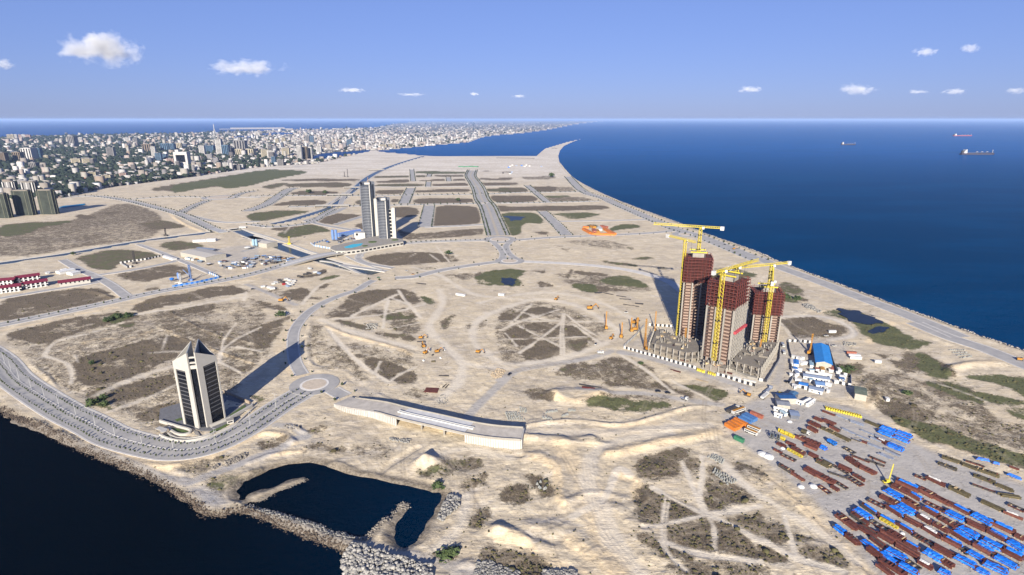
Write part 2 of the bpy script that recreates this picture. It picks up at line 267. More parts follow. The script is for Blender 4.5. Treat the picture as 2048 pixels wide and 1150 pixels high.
# tracks: width m, strength, points (bare trampled ground)
TRK=[(9,1,'g 0,560 150,570 330,545 520,510 700,450 860,380 900,310 800,230 650,150 520,100 330,70 180,90 0,150 -160,230 -210,330 -170,440 0,560'),(10,1,'f 1450,0 1480,90 1420,200 1380,300 1500,430 1620,560 1600,700 1450,850'),(8,1,'g -160,100 0,60 300,20 560,40 800,110 980,200 1050,240'),(9,1,'f 1620,560 1800,590 1993,600'),(12,.9,'d 700,240 680,420 760,620 820,800 860,880 960,1000 1100,1150'),(10,.9,'d 0,60 300,60 700,60 1100,30 1600,0'),(8,.9,'d 700,240 900,120 1300,60'),(7,.8,'c 1660,540 1640,700 1550,850 1400,960'),(9,.8,'c 1993,250 1800,200 1640,180 1300,260'),(8,.9,'j 1250,900 1450,960 1700,1100 1993,1140'),(3,1,'g 0,380 690,355'),(3,1,'g 150,280 470,440'),(4,1,'g 0,310 160,240 330,190 450,150'),(4,1,'g 150,480 310,370 480,240'),(2.4,1,'g 486,180 466,300 468,500'),(2.4,1,'g 495,180 485,300 490,500'),
(3,1,'g 170,170 320,220 480,240 850,242'),(3,1,'g 510,190 640,290 740,350'),(3.5,1,'g 560,260 660,330 780,410'),(3,1,'g 0,240 480,238'),(3,1,'g 40,330 130,430'),(3,1,'g 80,260 240,110'),
(4.5,1,'g 930,500 1070,580 1200,680 1330,790'),(4,1,'g 1330,700 1620,850'),(5,1,'f 780,200 1000,90 1140,30'),(4.5,1,'f 1135,0 1200,90 1310,210'),(5,1,'f 640,225 1000,190 1340,110'),(4,1,'f 1080,60 1200,105'),
(5,1,'f 1060,80 1035,180 1020,290'),(5,1,'f 600,300 700,420 840,560 1060,710'),(5,1,'f 1080,700 1160,640 1270,590'),(4,.8,'f 960,630 1000,550'),(4,1,'f 1060,300 1290,250'),(9,1,'f 540,230 700,290 900,350 1250,440'),
(4,1,'d 1545,240 1550,400 1530,520 1550,600 1590,690'),(4,1,'d 1400,290 1480,480 1560,660'),(5,1,'d 1170,480 1300,550 1580,690 1750,750 1993,890'),(6,1,'d 1590,690 1800,660 1993,620'),
(4,1,'d 1590,690 1300,750 1100,790'),(2.6,1,'d 1245,900 1245,750 1270,560'),(2,1,'d 1268,900 1270,750 1300,560'),(4,.8,'d 1600,700 1640,800 1640,950'),(6,1,'d 1240,900 1500,980 1700,1020 1993,1040'),(7,1,'d 1650,230 1800,390 1993,550'),
(5,1,'d 1250,920 1300,1010 1420,1120'),(3,1,'e 150,680 200,850 240,1000'),(5,1,'e 0,890 250,1020 600,1120'),(7,1,'e 0,560 150,650 500,870 700,1050'),
(4,1,'a 340,430 400,340 500,300 700,250 940,175'),(5,1,'a 1030,112 1400,60 1700,5 1900,-30'),(4,1,'a 1993,210 1800,310 1700,390 1680,480'),(2.5,1,'a 1810,180 1720,300 1700,380'),(3,1,'a 1720,360 1850,365 1993,395'),(2.5,1,'a 1690,480 1850,560'),
(4,1,'a 340,430 500,480 550,560 540,640'),(9,.8,'a 760,720 1000,610 1340,500'),(5,.7,'a 820,860 1100,760 1350,650'),(4,.8,'a 1140,405 1400,395'),(2,.8,'a 1280,270 1240,390'),(2,.8,'a 570,420 600,480'),
(6,1,'h 500,380 680,350 640,275 450,205 130,205'),(3,.6,'h 880,560 1100,650 1400,740 1700,850'),(5,.9,'y 0,850 300,820 500,800 700,760 900,690'),(4,1,'y 900,690 870,780'),(5,1,'y 1520,820 1620,700 1750,590 1950,520'),
(4,.8,'y 480,260 700,190'),(5,.7,'j 330,560 260,640 '),(4,.8,'j 1380,800 1450,850'),(4,.9,'j 1430,740 1530,860'),(3,.7,'j 1220,820 1280,790'),(6,1,'d 560,700 800,560 900,330 1000,380'),(5,.7,'h 100,230 170,300 210,370')]
# bare grey gravel: strength, points
GRAY=[(.85,'X 1440,828 1500,800 1560,786 1700,812 1780,850 1830,885 1920,925 2100,985 2300,1200 1800,1250 1745,1150 1700,1085 1620,1000 1530,925 1460,875'),(1,'b 1380,470 1560,450 1700,480 1780,600 1620,650 1530,650'),
(.45,'X 1560,700 1580,660 1700,690 1700,800 1540,790'),(.4,'X 1240,690 1340,650 1560,690 1570,760 1480,790 1350,740'),(.5,'i 1350,640 1993,560 1993,700 1500,720'),(.35,'b 0,0 0,0 10,10'),(.5,'n 800,235 1000,560 1400,540 1200,580'),
(.5,'c 430,90 560,100 560,130 450,160'),(.4,'f 760,740 900,730 1150,850 800,800'),(.35,'g 0,530 400,540 700,480 700,520 200,590'),(.4,'c 1400,1000 1700,1060 1750,1110 1500,1060'),(.5,'d 650,230 750,230 800,420 700,380')]
GRYL=[(7,.9,'b -200,-60 230,10 600,160 950,285 1200,390 1450,440'),(7,.9,'b 1450,440 1700,350 1993,240'),(7,.9,'c 0,280 200,190 350,110 430,90'),(6,.8,'c 430,90 340,20 200,0'),(7,.6,'c 0,635 300,740 800,900 1050,965 1300,1010 1700,1120'),
(6,.8,'y 900,600 1000,640 1150,700 1450,830'),(6,.8,'g 600,760 850,785 1100,795 1400,840 1700,880'),(7,.8,'f 1660,980 1780,850 1993,650'),(7,.8,'g 0,690 90,640 200,600 560,545 760,500 850,470'),(9,.9,'g 930,480 1100,510 1500,620 1880,750'),
(6,.7,'h 500,380 680,350 640,275 450,205 130,205'),(6,.7,'h 150,420 130,600 90,720'),(8,.8,'l 700,590 620,560')]
TAN=[(9,1,'b -60,-100 130,-20 420,30 700,150 980,230 1200,300 1340,310'),(8,1,'b 1340,310 1500,270 1760,170 1993,60'),(7,.9,'c 0,90 120,60 240,70 330,130'),(6,.9,'c 0,290 150,230 380,200'),(3,1,'c 0,410 200,310 420,275 540,280'),
(6,1,'d 230,240 400,300 440,500 450,600'),(9,1,'d 560,900 700,1000 900,1120'),(9,1,'d 830,220 1100,160 1500,90 1640,50'),(7,.9,'d 900,380 1040,430 1060,560'),(8,.8,'d 0,860 150,880 250,1000 400,1060 700,1180'),
(6,1,'g 400,770 430,830 560,850 780,800 790,770'),(4,1,'i 480,905 700,920 900,980 980,990'),(6,.9,'i 1300,340 1400,410 1560,480'),(5,.9,'i 1100,1020 1500,900 1993,830'),(5,.9,'a 0,235 300,180 700,90 1040,30'),(3,1,'a 1220,200 1450,310 1600,370 1950,490'),
(3,.9,'a 740,300 1000,290 1220,210'),(3,.9,'a 470,390 740,300'),(7,.9,'h 1420,600 1600,560 1800,550 1993,560'),(7,.8,'h 800,400 1000,250 1300,330'),(6,.7,'e 0,380 300,620 600,950 800,1150'),(5,.8,'h 780,890 860,830 850,760'),
(5,.8,'f 590,280 740,340 960,400 1170,460 1230,490'),(12,.7,'d 450,150 700,500 750,800 900,1100'),(10,.7,'d 0,80 600,60 1200,0'),(6,.7,'e 1000,0 1250,90 1500,180 1993,320'),(14,.5,'f 360,230 250,470 400,690'),(10,.6,'j 0,980 200,900 400,870 600,900'),
(10,.9,'f 1130,1010 1400,1060 1660,1100')]
# relief: half width m, height m, points
RID=[(7,2.2,'X 672,783 684,789 700,797'),(7,4.5,'X 1052,872 1090,879 1140,884 1180,880'),(5,2.2,'b -200,-120 130,-20 420,30 700,150 980,230 1200,300 1340,310'),(4,2.,'b 1340,310 1500,270 1760,170 1993,60'),(3,2.5,'c 0,90 120,60 240,70 330,130'),(2.2,1.6,'c 0,290 150,230 380,200'),
(4,-1.3,'f 460,330 460,430 500,570 740,620 800,700'),(3,1.6,'f 460,250 440,430 480,570 700,610 810,680'),(2.5,1.3,'f 590,280 740,340 960,400 1170,460 1230,490'),(7,5.5,'c 1340,290 1380,270 1430,290'),(4,3,'c 1260,330 1340,290'),
(6,2.4,'d 240,250 330,250 420,320 440,450 450,600'),(5,2.5,'d 830,220 1100,165 1500,95 1640,50'),(3,-1.6,'d 890,390 1040,430 1060,560'),(5,3.6,'d 0,820 60,840 160,860'),(5,2.4,'d 230,780 320,790 400,830'),(4,2,'d 200,900 400,950 500,1000'),
(9,2.2,'d 850,640 1000,700 1080,850 1180,1000 1330,1140'),(7,1.8,'d 450,800 560,900 700,1010 900,1150'),(3,1.4,'d 640,40 800,60 1100,40 1600,10'),(2.5,2.2,'g 210,1040 420,1010 620,1000 850,1030 1100,1000 1350,930 1500,890 1600,900'),
(8,3,'g 430,800 560,780 760,780'),(6,2.2,'g 420,790 480,830 600,850 780,800'),(2.2,1.6,'e 0,400 300,650 600,970 800,1180'),(1.6,1.6,'a 1300,95 1500,200 1700,280 1850,310 1993,350'),(1.6,1.2,'a 1220,205 1450,315 1600,370 1950,490'),(1.6,1.2,'a 470,390 740,300 1000,290 1220,210'),
(1.6,-1.2,'a 400,590 480,700'),(3,2,'a 200,480 330,570 450,700'),(3,2.5,'h 740,180 1000,250 1250,350 1600,480'),(5,3,'h 1420,640 1450,600 1600,570 1900,560'),(3,2,'h 750,750 800,700'),(3,2.5,'h 820,880 860,830 860,780'),
(3,2.6,'i 1330,360 1450,430 1560,470'),(3,2.2,'i 480,930 700,930 880,990'),(5,2.,'i 1100,1010 1500,910 1993,830'),(3,2,'b 1330,350 1400,370'),(2,1.8,'b 1850,390 1993,340'),(5,2.4,'c 1880,800 1993,860'),(3,2.4,'c 1030,720 1000,830 1060,880'),
(3,1.5,'c 640,290 800,350 1000,390 1400,480'),(2.2,-1.5,'d 0,220 60,230 170,235'),(2,1,'d 370,140 600,150 830,140'),(2.5,1.5,'c 1640,1070 1680,1060 1700,1080'),(3,1.4,'k 420,730 700,800 1000,850'),(3,1.2,'j 1000,780 1100,770 1000,820'),
(4,1.6,'f 870,830 1000,850 1200,880'),(2.,1.4,'c 430,60 300,0'),(3,1.8,'d 500,600 700,520 950,560'),(2.5,1.2,'f 980,800 1100,850 1200,870')]
# roads: width, median?, name, points (centre lines)
ROADS=[('coast_road',22,'X -260,640 -120,672 -45,694 0,722 30,757 70,786 128,822 180,848 228,873 300,893 360,901 425,890 490,859 560,812 605,785'),
('road',9,'f 400,650 345,545 328,400 350,290 440,180 560,100 700,40 820,0 900,-50 950,-75'),
('main_road',17,'X -120,672 0,650 104,629 209,607 313,584 417,566 500,549 578,527'),
('main_road',17,'X 722,501 787,489 865,483 970,480'),('road',13,'X 1035,480 1100,475 1200,471 1300,466 1348,461'),
('road',9,'X 986,484 998,495 1006,507 1004,519'),('road',9,'X 1020,484 1012,493 1018,507 1034,519'),('road',13,'X 992,524 940,531 880,541 830,553 790,556'),
('road',11,'X 664,779 676,786 690,793'),('sand_road',14,'X 1045,523 1150,528 1250,539 1330,560 1375,590'),('boulevard',42,'X 996,471 985,440 975,414 964,399 957,378 949,365 941,352 945,341'),
('street',16,'j 690,432 1340,418 1760,410'),('street',16,'j 300,436 500,432'),('street',16,'j 0,355 300,350 860,350 1700,340 1993,330'),('street',14,'j 1800,410 1993,405'),
('street',13,'k 0,328 300,325 650,320'),('street',14,'k 0,408 360,402 760,392'),('street',10,'j 850,283 1300,282 1993,275'),('street',12,'k 430,548 900,540 1200,530'),('street',12,'j 1340,592 1600,582 1830,568'),
('street',26,'j 1375,425 1340,592'),('street',26,'j 1235,292 1180,412'),('street',22,'k 320,470 420,560 510,655'),('street',18,'k 205,272 360,402'),('street',16,'j 1380,185 1370,205'),('street',16,'j 1240,150 1250,240'),('street',16,'j 1520,210 1525,240'),('street',16,'j 1370,245 1365,282'),
('street',26,'k 520,205 600,290 660,330 720,350 800,372 900,420 1000,462 1200,548 1350,610 1550,670 1993,850'),
('street',20,'l 450,520 600,588 900,698 1200,815 1500,925 1800,1045 2000,1130'),('street',18,'h 1150,250 1400,355 1700,455 1993,575 2300,700'),
('street',12,'j 420,540 560,575 700,600 850,625'),('street',12,'j 650,575 860,510'),('street',26,'j -20,470 120,420 200,370 300,305 360,290'),('street',20,'i 430,215 700,200 950,230 1200,290 1380,340 1560,420 1660,470'),
('street',18,'i 1380,330 1500,270 1590,235'),('street',16,'i 1780,215 1850,180 1960,160'),('street',14,'i 1000,225 1300,205 1590,210'),('street',12,'i 1780,205 1993,212'),('street',12,'i 1450,350 1700,400 1993,395'),
('street',14,'j 0,570 180,590 450,560 560,500 650,450'),('street',12,'j 730,440 620,490 430,540'),('street',10,'j 780,300 720,360 690,425'),('street',10,'i 480,690 600,760 720,810 850,880 970,970'),('street',8,'i 720,810 1000,770 1300,710 1380,680'),('street',8,'i 0,985 350,925 700,870 760,850'),
('street',8,'y 850,240 1000,200 1150,170'),('street',9,'j 800,600 840,800 830,810'),('street',8,'j 1100,905 900,870 830,830 860,790 1000,745'),('street',8,'j 1050,930 700,880'),('street',7,'i 1060,570 1250,640 1450,720 1640,800')]
RINGS=[('X',(629,769),(674,769),(605,769)),]  # handled in code
PONDS=['k 20,508 170,510 175,530 90,545 60,520','z 720,345 780,340 840,345 850,380 830,405 770,400 730,385','h 560,150 690,158 800,190 900,240 830,262 690,250 610,205','h 800,325 860,285 950,285 930,312 850,335']
CITY='X -700,470 -300,420 -60,400 105,398 160,388 200,377 280,367 350,358 440,346 490,337 550,332 630,328 670,318 740,302 752,301 805,296 869,290 937,284 964,274 990,270 1043,266 1095,259 1148,248.5 1201,241.9 1235,240.9 1095,241.6 964,242 832,243 790,247 750,254.5 610,258.5 470,262.5 350,267.5 175,270 0,277 -600,282'
# ---------------------------------------------------------------- numeric helpers
def hash2(ix,iy,s):
    h=(ix.astype(np.int64)*374761393+iy.astype(np.int64)*668265263+s*2147483647)&0xffffffff
    h=((h^(h>>13))*1274126177)&0xffffffff; h=(h^(h>>16))&0xffffffff
    return h/4294967295.
def vnoise(x,y,s=0):
    ix=np.floor(x); iy=np.floor(y); fx=x-ix; fy=y-iy; fx=fx*fx*(3-2*fx); fy=fy*fy*(3-2*fy)
    a=hash2(ix,iy,s); b=hash2(ix+1,iy,s); c=hash2(ix,iy+1,s); d=hash2(ix+1,iy+1,s)
    return (a*(1-fx)+b*fx)*(1-fy)+(c*(1-fx)+d*fx)*fy
def inside(P,x,y):
    P=np.array(P); r=np.zeros(x.shape,bool); n=len(P)
    for i in range(n):
        x1,y1=P[i]; x2,y2=P[(i+1)%n]
        if y1==y2: continue
        c=((y1>y)!=(y2>y)); 
        r^=c&(x<(x2-x1)*(y-y1)/(y2-y1)+x1)
    return r
def dseg(P,x,y,closed=False):
    P=np.array(P); d=np.full(x.shape,1e18); n=len(P)
    for i in range(n if closed else n-1):
        a=P[i]; b=P[(i+1)%n]; e=b-a; L=e@e
        if L<1e-9: continue
        t=np.clip(((x-a[0])*e[0]+(y-a[1])*e[1])/L,0,1)
        d=np.minimum(d,(x-a[0]-t*e[0])**2+(y-a[1]-t*e[1])**2)
    return np.sqrt(d)
def sst(a,b,x):
    t=np.clip((x-a)/(b-a),0,1); return t*t*(3-2*t)
def bbidx(P,x,y,m):
    P=np.array(P); return np.nonzero((x>P[:,0].min()-m)&(x<P[:,0].max()+m)&(y>P[:,1].min()-m)&(y<P[:,1].max()+m))[0]
def line(s,n=5): return smooth(pts(s),n)
# ---------------------------------------------------------------- ground sheet
az=np.radians(np.linspace(-56,56,1150))
rr=[20,60,100,125]+[G(1024,p)[1] for p in np.arange(1390,246,-2.0)]
q=rr[-1]
while q<150000: q*=1.25; rr.append(q)
rr=np.array(rr); NR,NA=len(rr),len(az)
RRm,AZm=np.meshgrid(rr,az,indexing='ij'); GX=(RRm*np.sin(AZm)).ravel(); GY=(RRm*np.cos(AZm)).ravel(); GR=RRm.ravel()
N=GX.size
def feather(P,x,y): return
land=inside(pts(LAND,WZ),GX,GY); dl=dseg(pts(LAND,WZ),GX,GY,True)
sd=np.where(land,dl,-dl)
for L in LAKES:
    P=pts(L,WZ)
    if L is BASIN: P=smooth(P,3,True)
    ii=bbidx(P,GX,GY,60); b=inside(P,GX[ii],GY[ii]); d=dseg(P,GX[ii],GY[ii],True)
    s=np.where(b,-d,d); sd[ii]=np.minimum(sd[ii],s)
P=pts(SAND_BAR,WZ); bi=inside(P,GX,GY); sd[bi]=30
wob=(vnoise(GX/7,GY/7,3)-.5)*4*np.clip(1-GR/3000,.0,1)
z=np.clip((sd+wob)*.3+WZ,-7,0.)
can=np.full(N,1e9)
for s,wd in CANALS:
    P=pts(s,WZ if wd>5 else 0); ii=bbidx(P,GX,GY,60); d=dseg(P,GX[ii],GY[ii])-wd/2
    can[ii]=np.minimum(can[ii],d)
z=np.minimum(z,np.clip((can-2.4)*.5,-1.25,0))
# islands' rings, roads: where the ground must stay level
CIRC=[]
for (cx,cy,ox,ix) in ((629,769,677,657),(1000,479,1034,1020),(1019,522,1049,1036),(1371,469,1397,1385),(968,406,987,977),(441,395,476,466)):
    c=G(cx,cy); CIRC.append((c,G(ox,cy)[0]-c[0],G(ix,cy)[0]-c[0]))
ROADP=[(n,wd,smooth(pts(s),6)) for n,wd,s in ROADS]
flat=np.zeros(N); rdd=np.full(N,1e9)
for n,wd,P in ROADP:
    ii=bbidx(P,GX,GY,60); d=dseg(P,GX[ii],GY[ii])-wd/2; rdd[ii]=np.minimum(rdd[ii],d)
for c,ro,ri in CIRC:
    ii=bbidx([c],GX,GY,ro+40); d=np.hypot(GX[ii]-c[0],GY[ii]-c[1])-ro; rdd[ii]=np.minimum(rdd[ii],d)
flat=1-sst(1.5,9,rdd)
# low relief
nz=(vnoise(GX/22,GY/22,11)-.5)*1.1+(vnoise(GX/8,GY/8,12)-.5)*.6+(vnoise(GX/3,GY/3,13)-.5)*.45+(vnoise(GX/1.2,GY/1.2,14)-.5)*.16
near=np.clip(1.5-GR/900,0,1)
yd=np.zeros(N)
veg=np.zeros(N); grn=np.zeros(N); gry=np.zeros(N); trk=np.zeros(N); tan=np.zeros(N); cty=np.zeros(N)
sca=np.clip(GR*.03,10,120); EN=.6*vnoise(GX/14,GY/14,51)+.4*vnoise(GX/5,GY/5,52); ENf=.6*vnoise(GX/60,GY/60,53)+.4*vnoise(GX/25,GY/25,54); wq=sst(700,1600,GR); EN=EN*(1-wq)+ENf*wq
EN2=(.5*vnoise(GX/30,GY/30,61)+.3*vnoise(GX/11,GY/11,62)+.2*vnoise(GX/5,GY/5,63))*(1-wq)+(.6*vnoise(GX/90,GY/90,64)+.4*vnoise(GX/40,GY/40,65))*wq
for dn,g,s in VEG:
    P=smooth(pts(s),3,True); ii=bbidx(P,GX,GY,30); b=inside(P,GX[ii],GY[ii]); d=dseg(P,GX[ii],GY[ii],True); d=np.where(b,d,-d)
    e=4+GR[ii]*.0022
    d=d+(EN[ii]-.5)*(5+GR[ii]*.006); dd=min(1,dn*.9+.22) if dn>.55 else dn+.06; f=dd*sst(-e*.9,e*.8,d)*(1-(.5-.35*wq[ii])*sst(.54,.7,EN2[ii])); up=f>veg[ii]
    grn[ii]=np.where(up,g*np.clip(f/dn,0,1)**.5,grn[ii]); veg[ii]=np.maximum(veg[ii],f)
for wd,st,s in TRK:
    P=smooth(pts(s),5); ii=bbidx(P,GX,GY,30); d=dseg(P,GX[ii],GY[ii]); e=.8+GR[ii]*.0010+(1.6 if wd>6.5 else 0); d=d+(EN[ii]-.5)*wd*.55; wd=wd*(.8 if wd<6.5 else .85); st=st*(.85 if wd>6 else .92)
    trk[ii]=np.maximum(trk[ii],st*(1-sst(wd/2-e,wd/2+e,d))*(.75+.5*EN2[ii]))
for st,s in GRAY:
    P=pts(s); ii=bbidx(P,GX,GY,60); b=inside(P,GX[ii],GY[ii]); d=dseg(P,GX[ii],GY[ii],True); d=np.where(b,d,-d)
    f=st*sst(-2,6,d); gry[ii]=np.maximum(gry[ii],f)
    if st==.85: yd[ii]=np.maximum(yd[ii],sst(-2,4,d))
for wd,st,s in GRYL:
    P=smooth(pts(s),5); ii=bbidx(P,GX,GY,40); d=dseg(P,GX[ii],GY[ii])
    f=st*(1-sst(wd*.35,wd*.8,d)); gry[ii]=np.maximum(gry[ii],f); yd[ii]=np.maximum(yd[ii],.7*f)
for wd,st,s in TAN:
    P=smooth(pts(s),4); ii=bbidx(P,GX,GY,40); d=dseg(P,GX[ii],GY[ii])+(vnoise(GX[ii]/5,GY[ii]/5,31)-.5)*4
    f=st*(1-sst(wd*.3,wd*.8,d)); tan[ii]=np.maximum(tan[ii],f)
rut=np.zeros(N); rr_=random.Random(21)
for k in range(150):
    px0,py0=rr_.uniform(-50,1950),rr_.uniform(530,1200); x0,y0=G(px0,py0); a=rr_.uniform(0,6.283); Pq=[(x0,y0)]; cu=rr_.uniform(-.12,.12)
    for q in range(rr_.randint(5,16)): a+=cu+rr_.uniform(-.06,.06); Pq.append((Pq[-1][0]+9*math.cos(a),Pq[-1][1]+9*math.sin(a)))
    ii=bbidx(Pq,GX,GY,5)
    if not len(ii): continue
    d=dseg(Pq,GX[ii],GY[ii]); w_=.45+GR[ii]*.0007; v=np.exp(-((d-1.1)/w_)**2) if rr_.random()<.7 else .9*np.exp(-(d/(w_*1.4))**2); rut[ii]=np.maximum(rut[ii],v*rr_.uniform(.4,1))
for s in ('d 640,240 660,400 700,600 780,800 850,900 1000,1100','d 690,240 720,420 760,600 820,800 900,920 1060,1100','d 480,240 560,380 640,500','d 60,90 400,80 900,60 1500,10','d 0,120 300,150 700,170 1000,110 1500,40','d 380,60 700,50 1200,10','d 1640,0 1660,100 1680,230','d 600,1000 740,900 860,960','g -100,600 60,560 300,590','h 640,700 760,620 900,640 1300,760','h 500,520 620,560 780,590 900,580','h 900,420 1100,470 1300,480','g 0,660 200,600 500,560','f 1250,440 1500,420 1700,400 1993,400','f 1420,0 1500,60 1520,110 1470,165','c 1500,250 1620,480 1650,700 1500,900','c 1560,250 1700,500 1690,700','e 100,500 400,760 700,1060','e 60,540 350,800 640,1100','d 1240,500 1500,620 1993,860','d 1250,520 1270,700 1250,900'):
    Pq=smooth(pts(s),5); ii=bbidx(Pq,GX,GY,6); d=dseg(Pq,GX[ii],GY[ii]); w_=.5+GR[ii]*.0007; rut[ii]=np.maximum(rut[ii],np.exp(-((d-1.2)/w_)**2))
rut*=(1-flat)
P=pts(CITY); b=inside(P,GX,GY); d=dseg(P,GX,GY,True); cty=np.where(b,sst(0,60,d),0); veg[b]*=.0
z-=rut*.10*near
z+=nz*near*(1-.8*trk)*(1-flat)*(1-yd*.85)*sst(0,6,sd)*sst(0,5,can)
for wd,h,s in RID:
    P=smooth(pts(s),4); ii=bbidx(P,GX,GY,40); d=dseg(P,GX[ii],GY[ii])
    m=.55+.9*vnoise(GX[ii]/9,GY[ii]/9,21)
    t=np.clip(d/(wd*1.6),0,1); z[ii]+=h*.55*(1-t*t*(3-2*t))*m*(1-flat[ii]*.97)*(1-.6*trk[ii])
# mounds and tracks scraped in the loose sand of the middle foreground
P=pts('d 60,60 1640,40 1560,180 860,260 900,420 1100,900 1400,1200 -600,1200 -500,600 -1100,560 -1900,160 -1300,20'); ii=bbidx(P,GX,GY,5); b=inside(P,GX[ii],GY[ii])*1.
ed=np.where(b>0,sst(0,14,dseg(P,GX[ii],GY[ii],True)),0)
rg=1-np.abs(vnoise(GX[ii]/5+3*vnoise(GX[ii]/30,GY[ii]/30,41),GY[ii]/8,42)*2-1)
z[ii]+=ed*rg**3*.22*(1-flat[ii])*(1-yd[ii])*sst(1,8,sd[ii])*sst(0,5,can[ii])
veg=veg*(1-.88*trk)*(1-.9*flat)*(1-yd*.9)
z=np.where((sd>6)&(can>4),np.maximum(z,-1.1),z)
wet=np.where(sd<9,1-sst(1,9,sd),0)*(GR<3000)
co=np.c_[GX,GY,z].astype(np.float32)
i,j=np.meshgrid(np.arange(NR-1),np.arange(NA-1),indexing='ij'); a=(i*NA+j).ravel()
quad=np.c_[a,a+1,a+NA+1,a+NA].astype(np.int32)[:,::-1]
me=bpy.data.meshes.new('ground'); me.vertices.add(N); me.vertices.foreach_set('co',co.ravel())
me.loops.add(quad.size); me.loops.foreach_set('vertex_index',quad.ravel())
me.polygons.add(len(quad)); me.polygons.foreach_set('loop_start',np.arange(0,quad.size,4,dtype=np.int32)); me.polygons.foreach_set('use_smooth',np.ones(len(quad),bool)); me.update()
for nm,ch in (('cover',(veg,grn,gry)),('cover_b',(trk,tan,cty)),('cover_c',(wet,yd,flat))):
    at=me.attributes.new(nm,'FLOAT_COLOR','POINT'); arr=np.ones((N,4),np.float32)
    for k in range(3): arr[:,k]=ch[k]
    if nm=='cover_c': arr[:,3]=rut
    at.data.foreach_set('color',arr.ravel())
del RRm,AZm
def gz(x,y):
    """height of the ground sheet at x,y"""
    r=math.hypot(x,y); t=math.atan2(x,y); jj=(t-az[0])/(az[1]-az[0]); ii=int(np.searchsorted(rr,r))-1
    if ii<0 or ii>=NR-1 or jj<0 or jj>=NA-1: return 0.
    return float(z[ii*NA+int(jj)])
# material
gm_=bpy.data.materials.new('ground'); gm_.use_nodes=True; T=gm_.node_tree; B=T.nodes['Principled BSDF']; B.inputs['Roughness'].default_value=.95; B.inputs['Specular IOR Level'].default_value=.1
geo=T.nodes.new('ShaderNodeNewGeometry')
def nz_(scale,det=5,rough=.65,sx=1,sy=1,rot=0,dist=0):
    mp=T.nodes.new('ShaderNodeMapping'); mp.inputs['Scale'].default_value=(sx,sy,1); mp.inputs['Rotation'].default_value=(0,0,rot); T.links.new(geo.outputs['Position'],mp.inputs[0])
    n=T.nodes.new('ShaderNodeTexNoise'); n.inputs['Scale'].default_value=scale; n.inputs['Detail'].default_value=det; n.inputs['Roughness'].default_value=rough; n.inputs['Distortion'].default_value=dist
    T.links.new(mp.outputs[0],n.inputs['Vector']); return n.outputs['Fac']
def mth(op,a,b=0,c=0,cl=False):
    n=T.nodes.new('ShaderNodeMath'); n.operation=op; n.use_clamp=cl
    for k,v in enumerate((a,b,c)):
        if isinstance(v,(int,float)): n.inputs[k].default_value=v
        else: T.links.new(v,n.inputs[k])
    return n.outputs[0]
def mapr(v,a,b,c=0,d=1):
    n=T.nodes.new('ShaderNodeMapRange'); n.interpolation_type='SMOOTHSTEP'
    for k,q in enumerate((a,b,c,d)): n.inputs[k+1].default_value=q
    T.links.new(v,n.inputs[0]); return n.outputs[0]
def mixc(f,a,b):
    n=T.nodes.new('ShaderNodeMix'); n.data_type='RGBA'
    if isinstance(f,(int,float)): n.inputs[0].default_value=f
    else: T.links.new(f,n.inputs[0])
    for k,v in ((6,a),(7,b)):
        if isinstance(v,tuple): n.inputs[k].default_value=(*v,1)
        else: T.links.new(v,n.inputs[k])
    return n.outputs[2]
def att(nm):
    a=T.nodes.new('ShaderNodeAttribute'); a.attribute_name=nm; s=T.nodes.new('ShaderNodeSeparateColor'); T.links.new(a.outputs['Color'],s.inputs[0]); return s.outputs
c1,c2,c3=att('cover'),att('cover_b'),att('cover_c')
nb=nz_(.012,6,.6,dist=.6); nm1=nz_(.07,6,.7,dist=.4); nf=nz_(.5,5,.75); nst=nz_(.09,6,.7,1,6,.5,.3); nff=nz_(1.6,3,.7)
sand=mixc(mapr(nb,.35,.65),(.49,.41,.285),(.55,.475,.35))
sand=mixc(mapr(nz_(.019,5,.65,dist=1.2),.46,.60,0,.85),sand,(.37,.32,.25)); sand=mixc(mapr(nz_(.045,5,.7,1,2.4,.3,1.5),.52,.62,0,.7),sand,(.54,.485,.405)); sand=mixc(mapr(nz_(.03,6,.7,1,5,.05,.8),.5,.6,0,.6),sand,(.34,.285,.21))
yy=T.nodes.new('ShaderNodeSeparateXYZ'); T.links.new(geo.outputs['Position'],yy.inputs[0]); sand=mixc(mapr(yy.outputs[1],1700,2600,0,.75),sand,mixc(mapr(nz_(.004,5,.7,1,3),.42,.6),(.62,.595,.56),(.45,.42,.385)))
sand=mixc(mapr(nm1,.38,.66,0,.75),sand,(.40,.335,.24))
sand=mixc(mapr(nst,.5,.72,0,.55),sand,(.58,.52,.435))
sand=mixc(mapr(nf,.53,.68,0,.6),sand,(.29,.243,.178)); sand=mixc(mapr(nff,.55,.7,0,.5),sand,(.56,.5,.41)); tt=nz_(.25,4,.6,1,9,-.7,.8); sand=mixc(mapr(tt,.56,.68,0,.45),sand,(.29,.25,.195))
sand=mixc(mth('MULTIPLY',c2[1],.85),sand,mixc(mapr(nf,.35,.65),(.52,.405,.25),(.64,.52,.35)))
gcol=mixc(mapr(nm1,.35,.65),(.27,.262,.258),(.35,.335,.32)); gcol=mixc(mapr(nst,.52,.7,0,.5),gcol,(.42,.395,.36))
gcol=mixc(mapr(nff,.5,.75,0,.35),gcol,(.2,.195,.19))
base=mixc(mth('MULTIPLY',c1[2],mapr(nm1,.15,.5,.6,1)),sand,gcol)
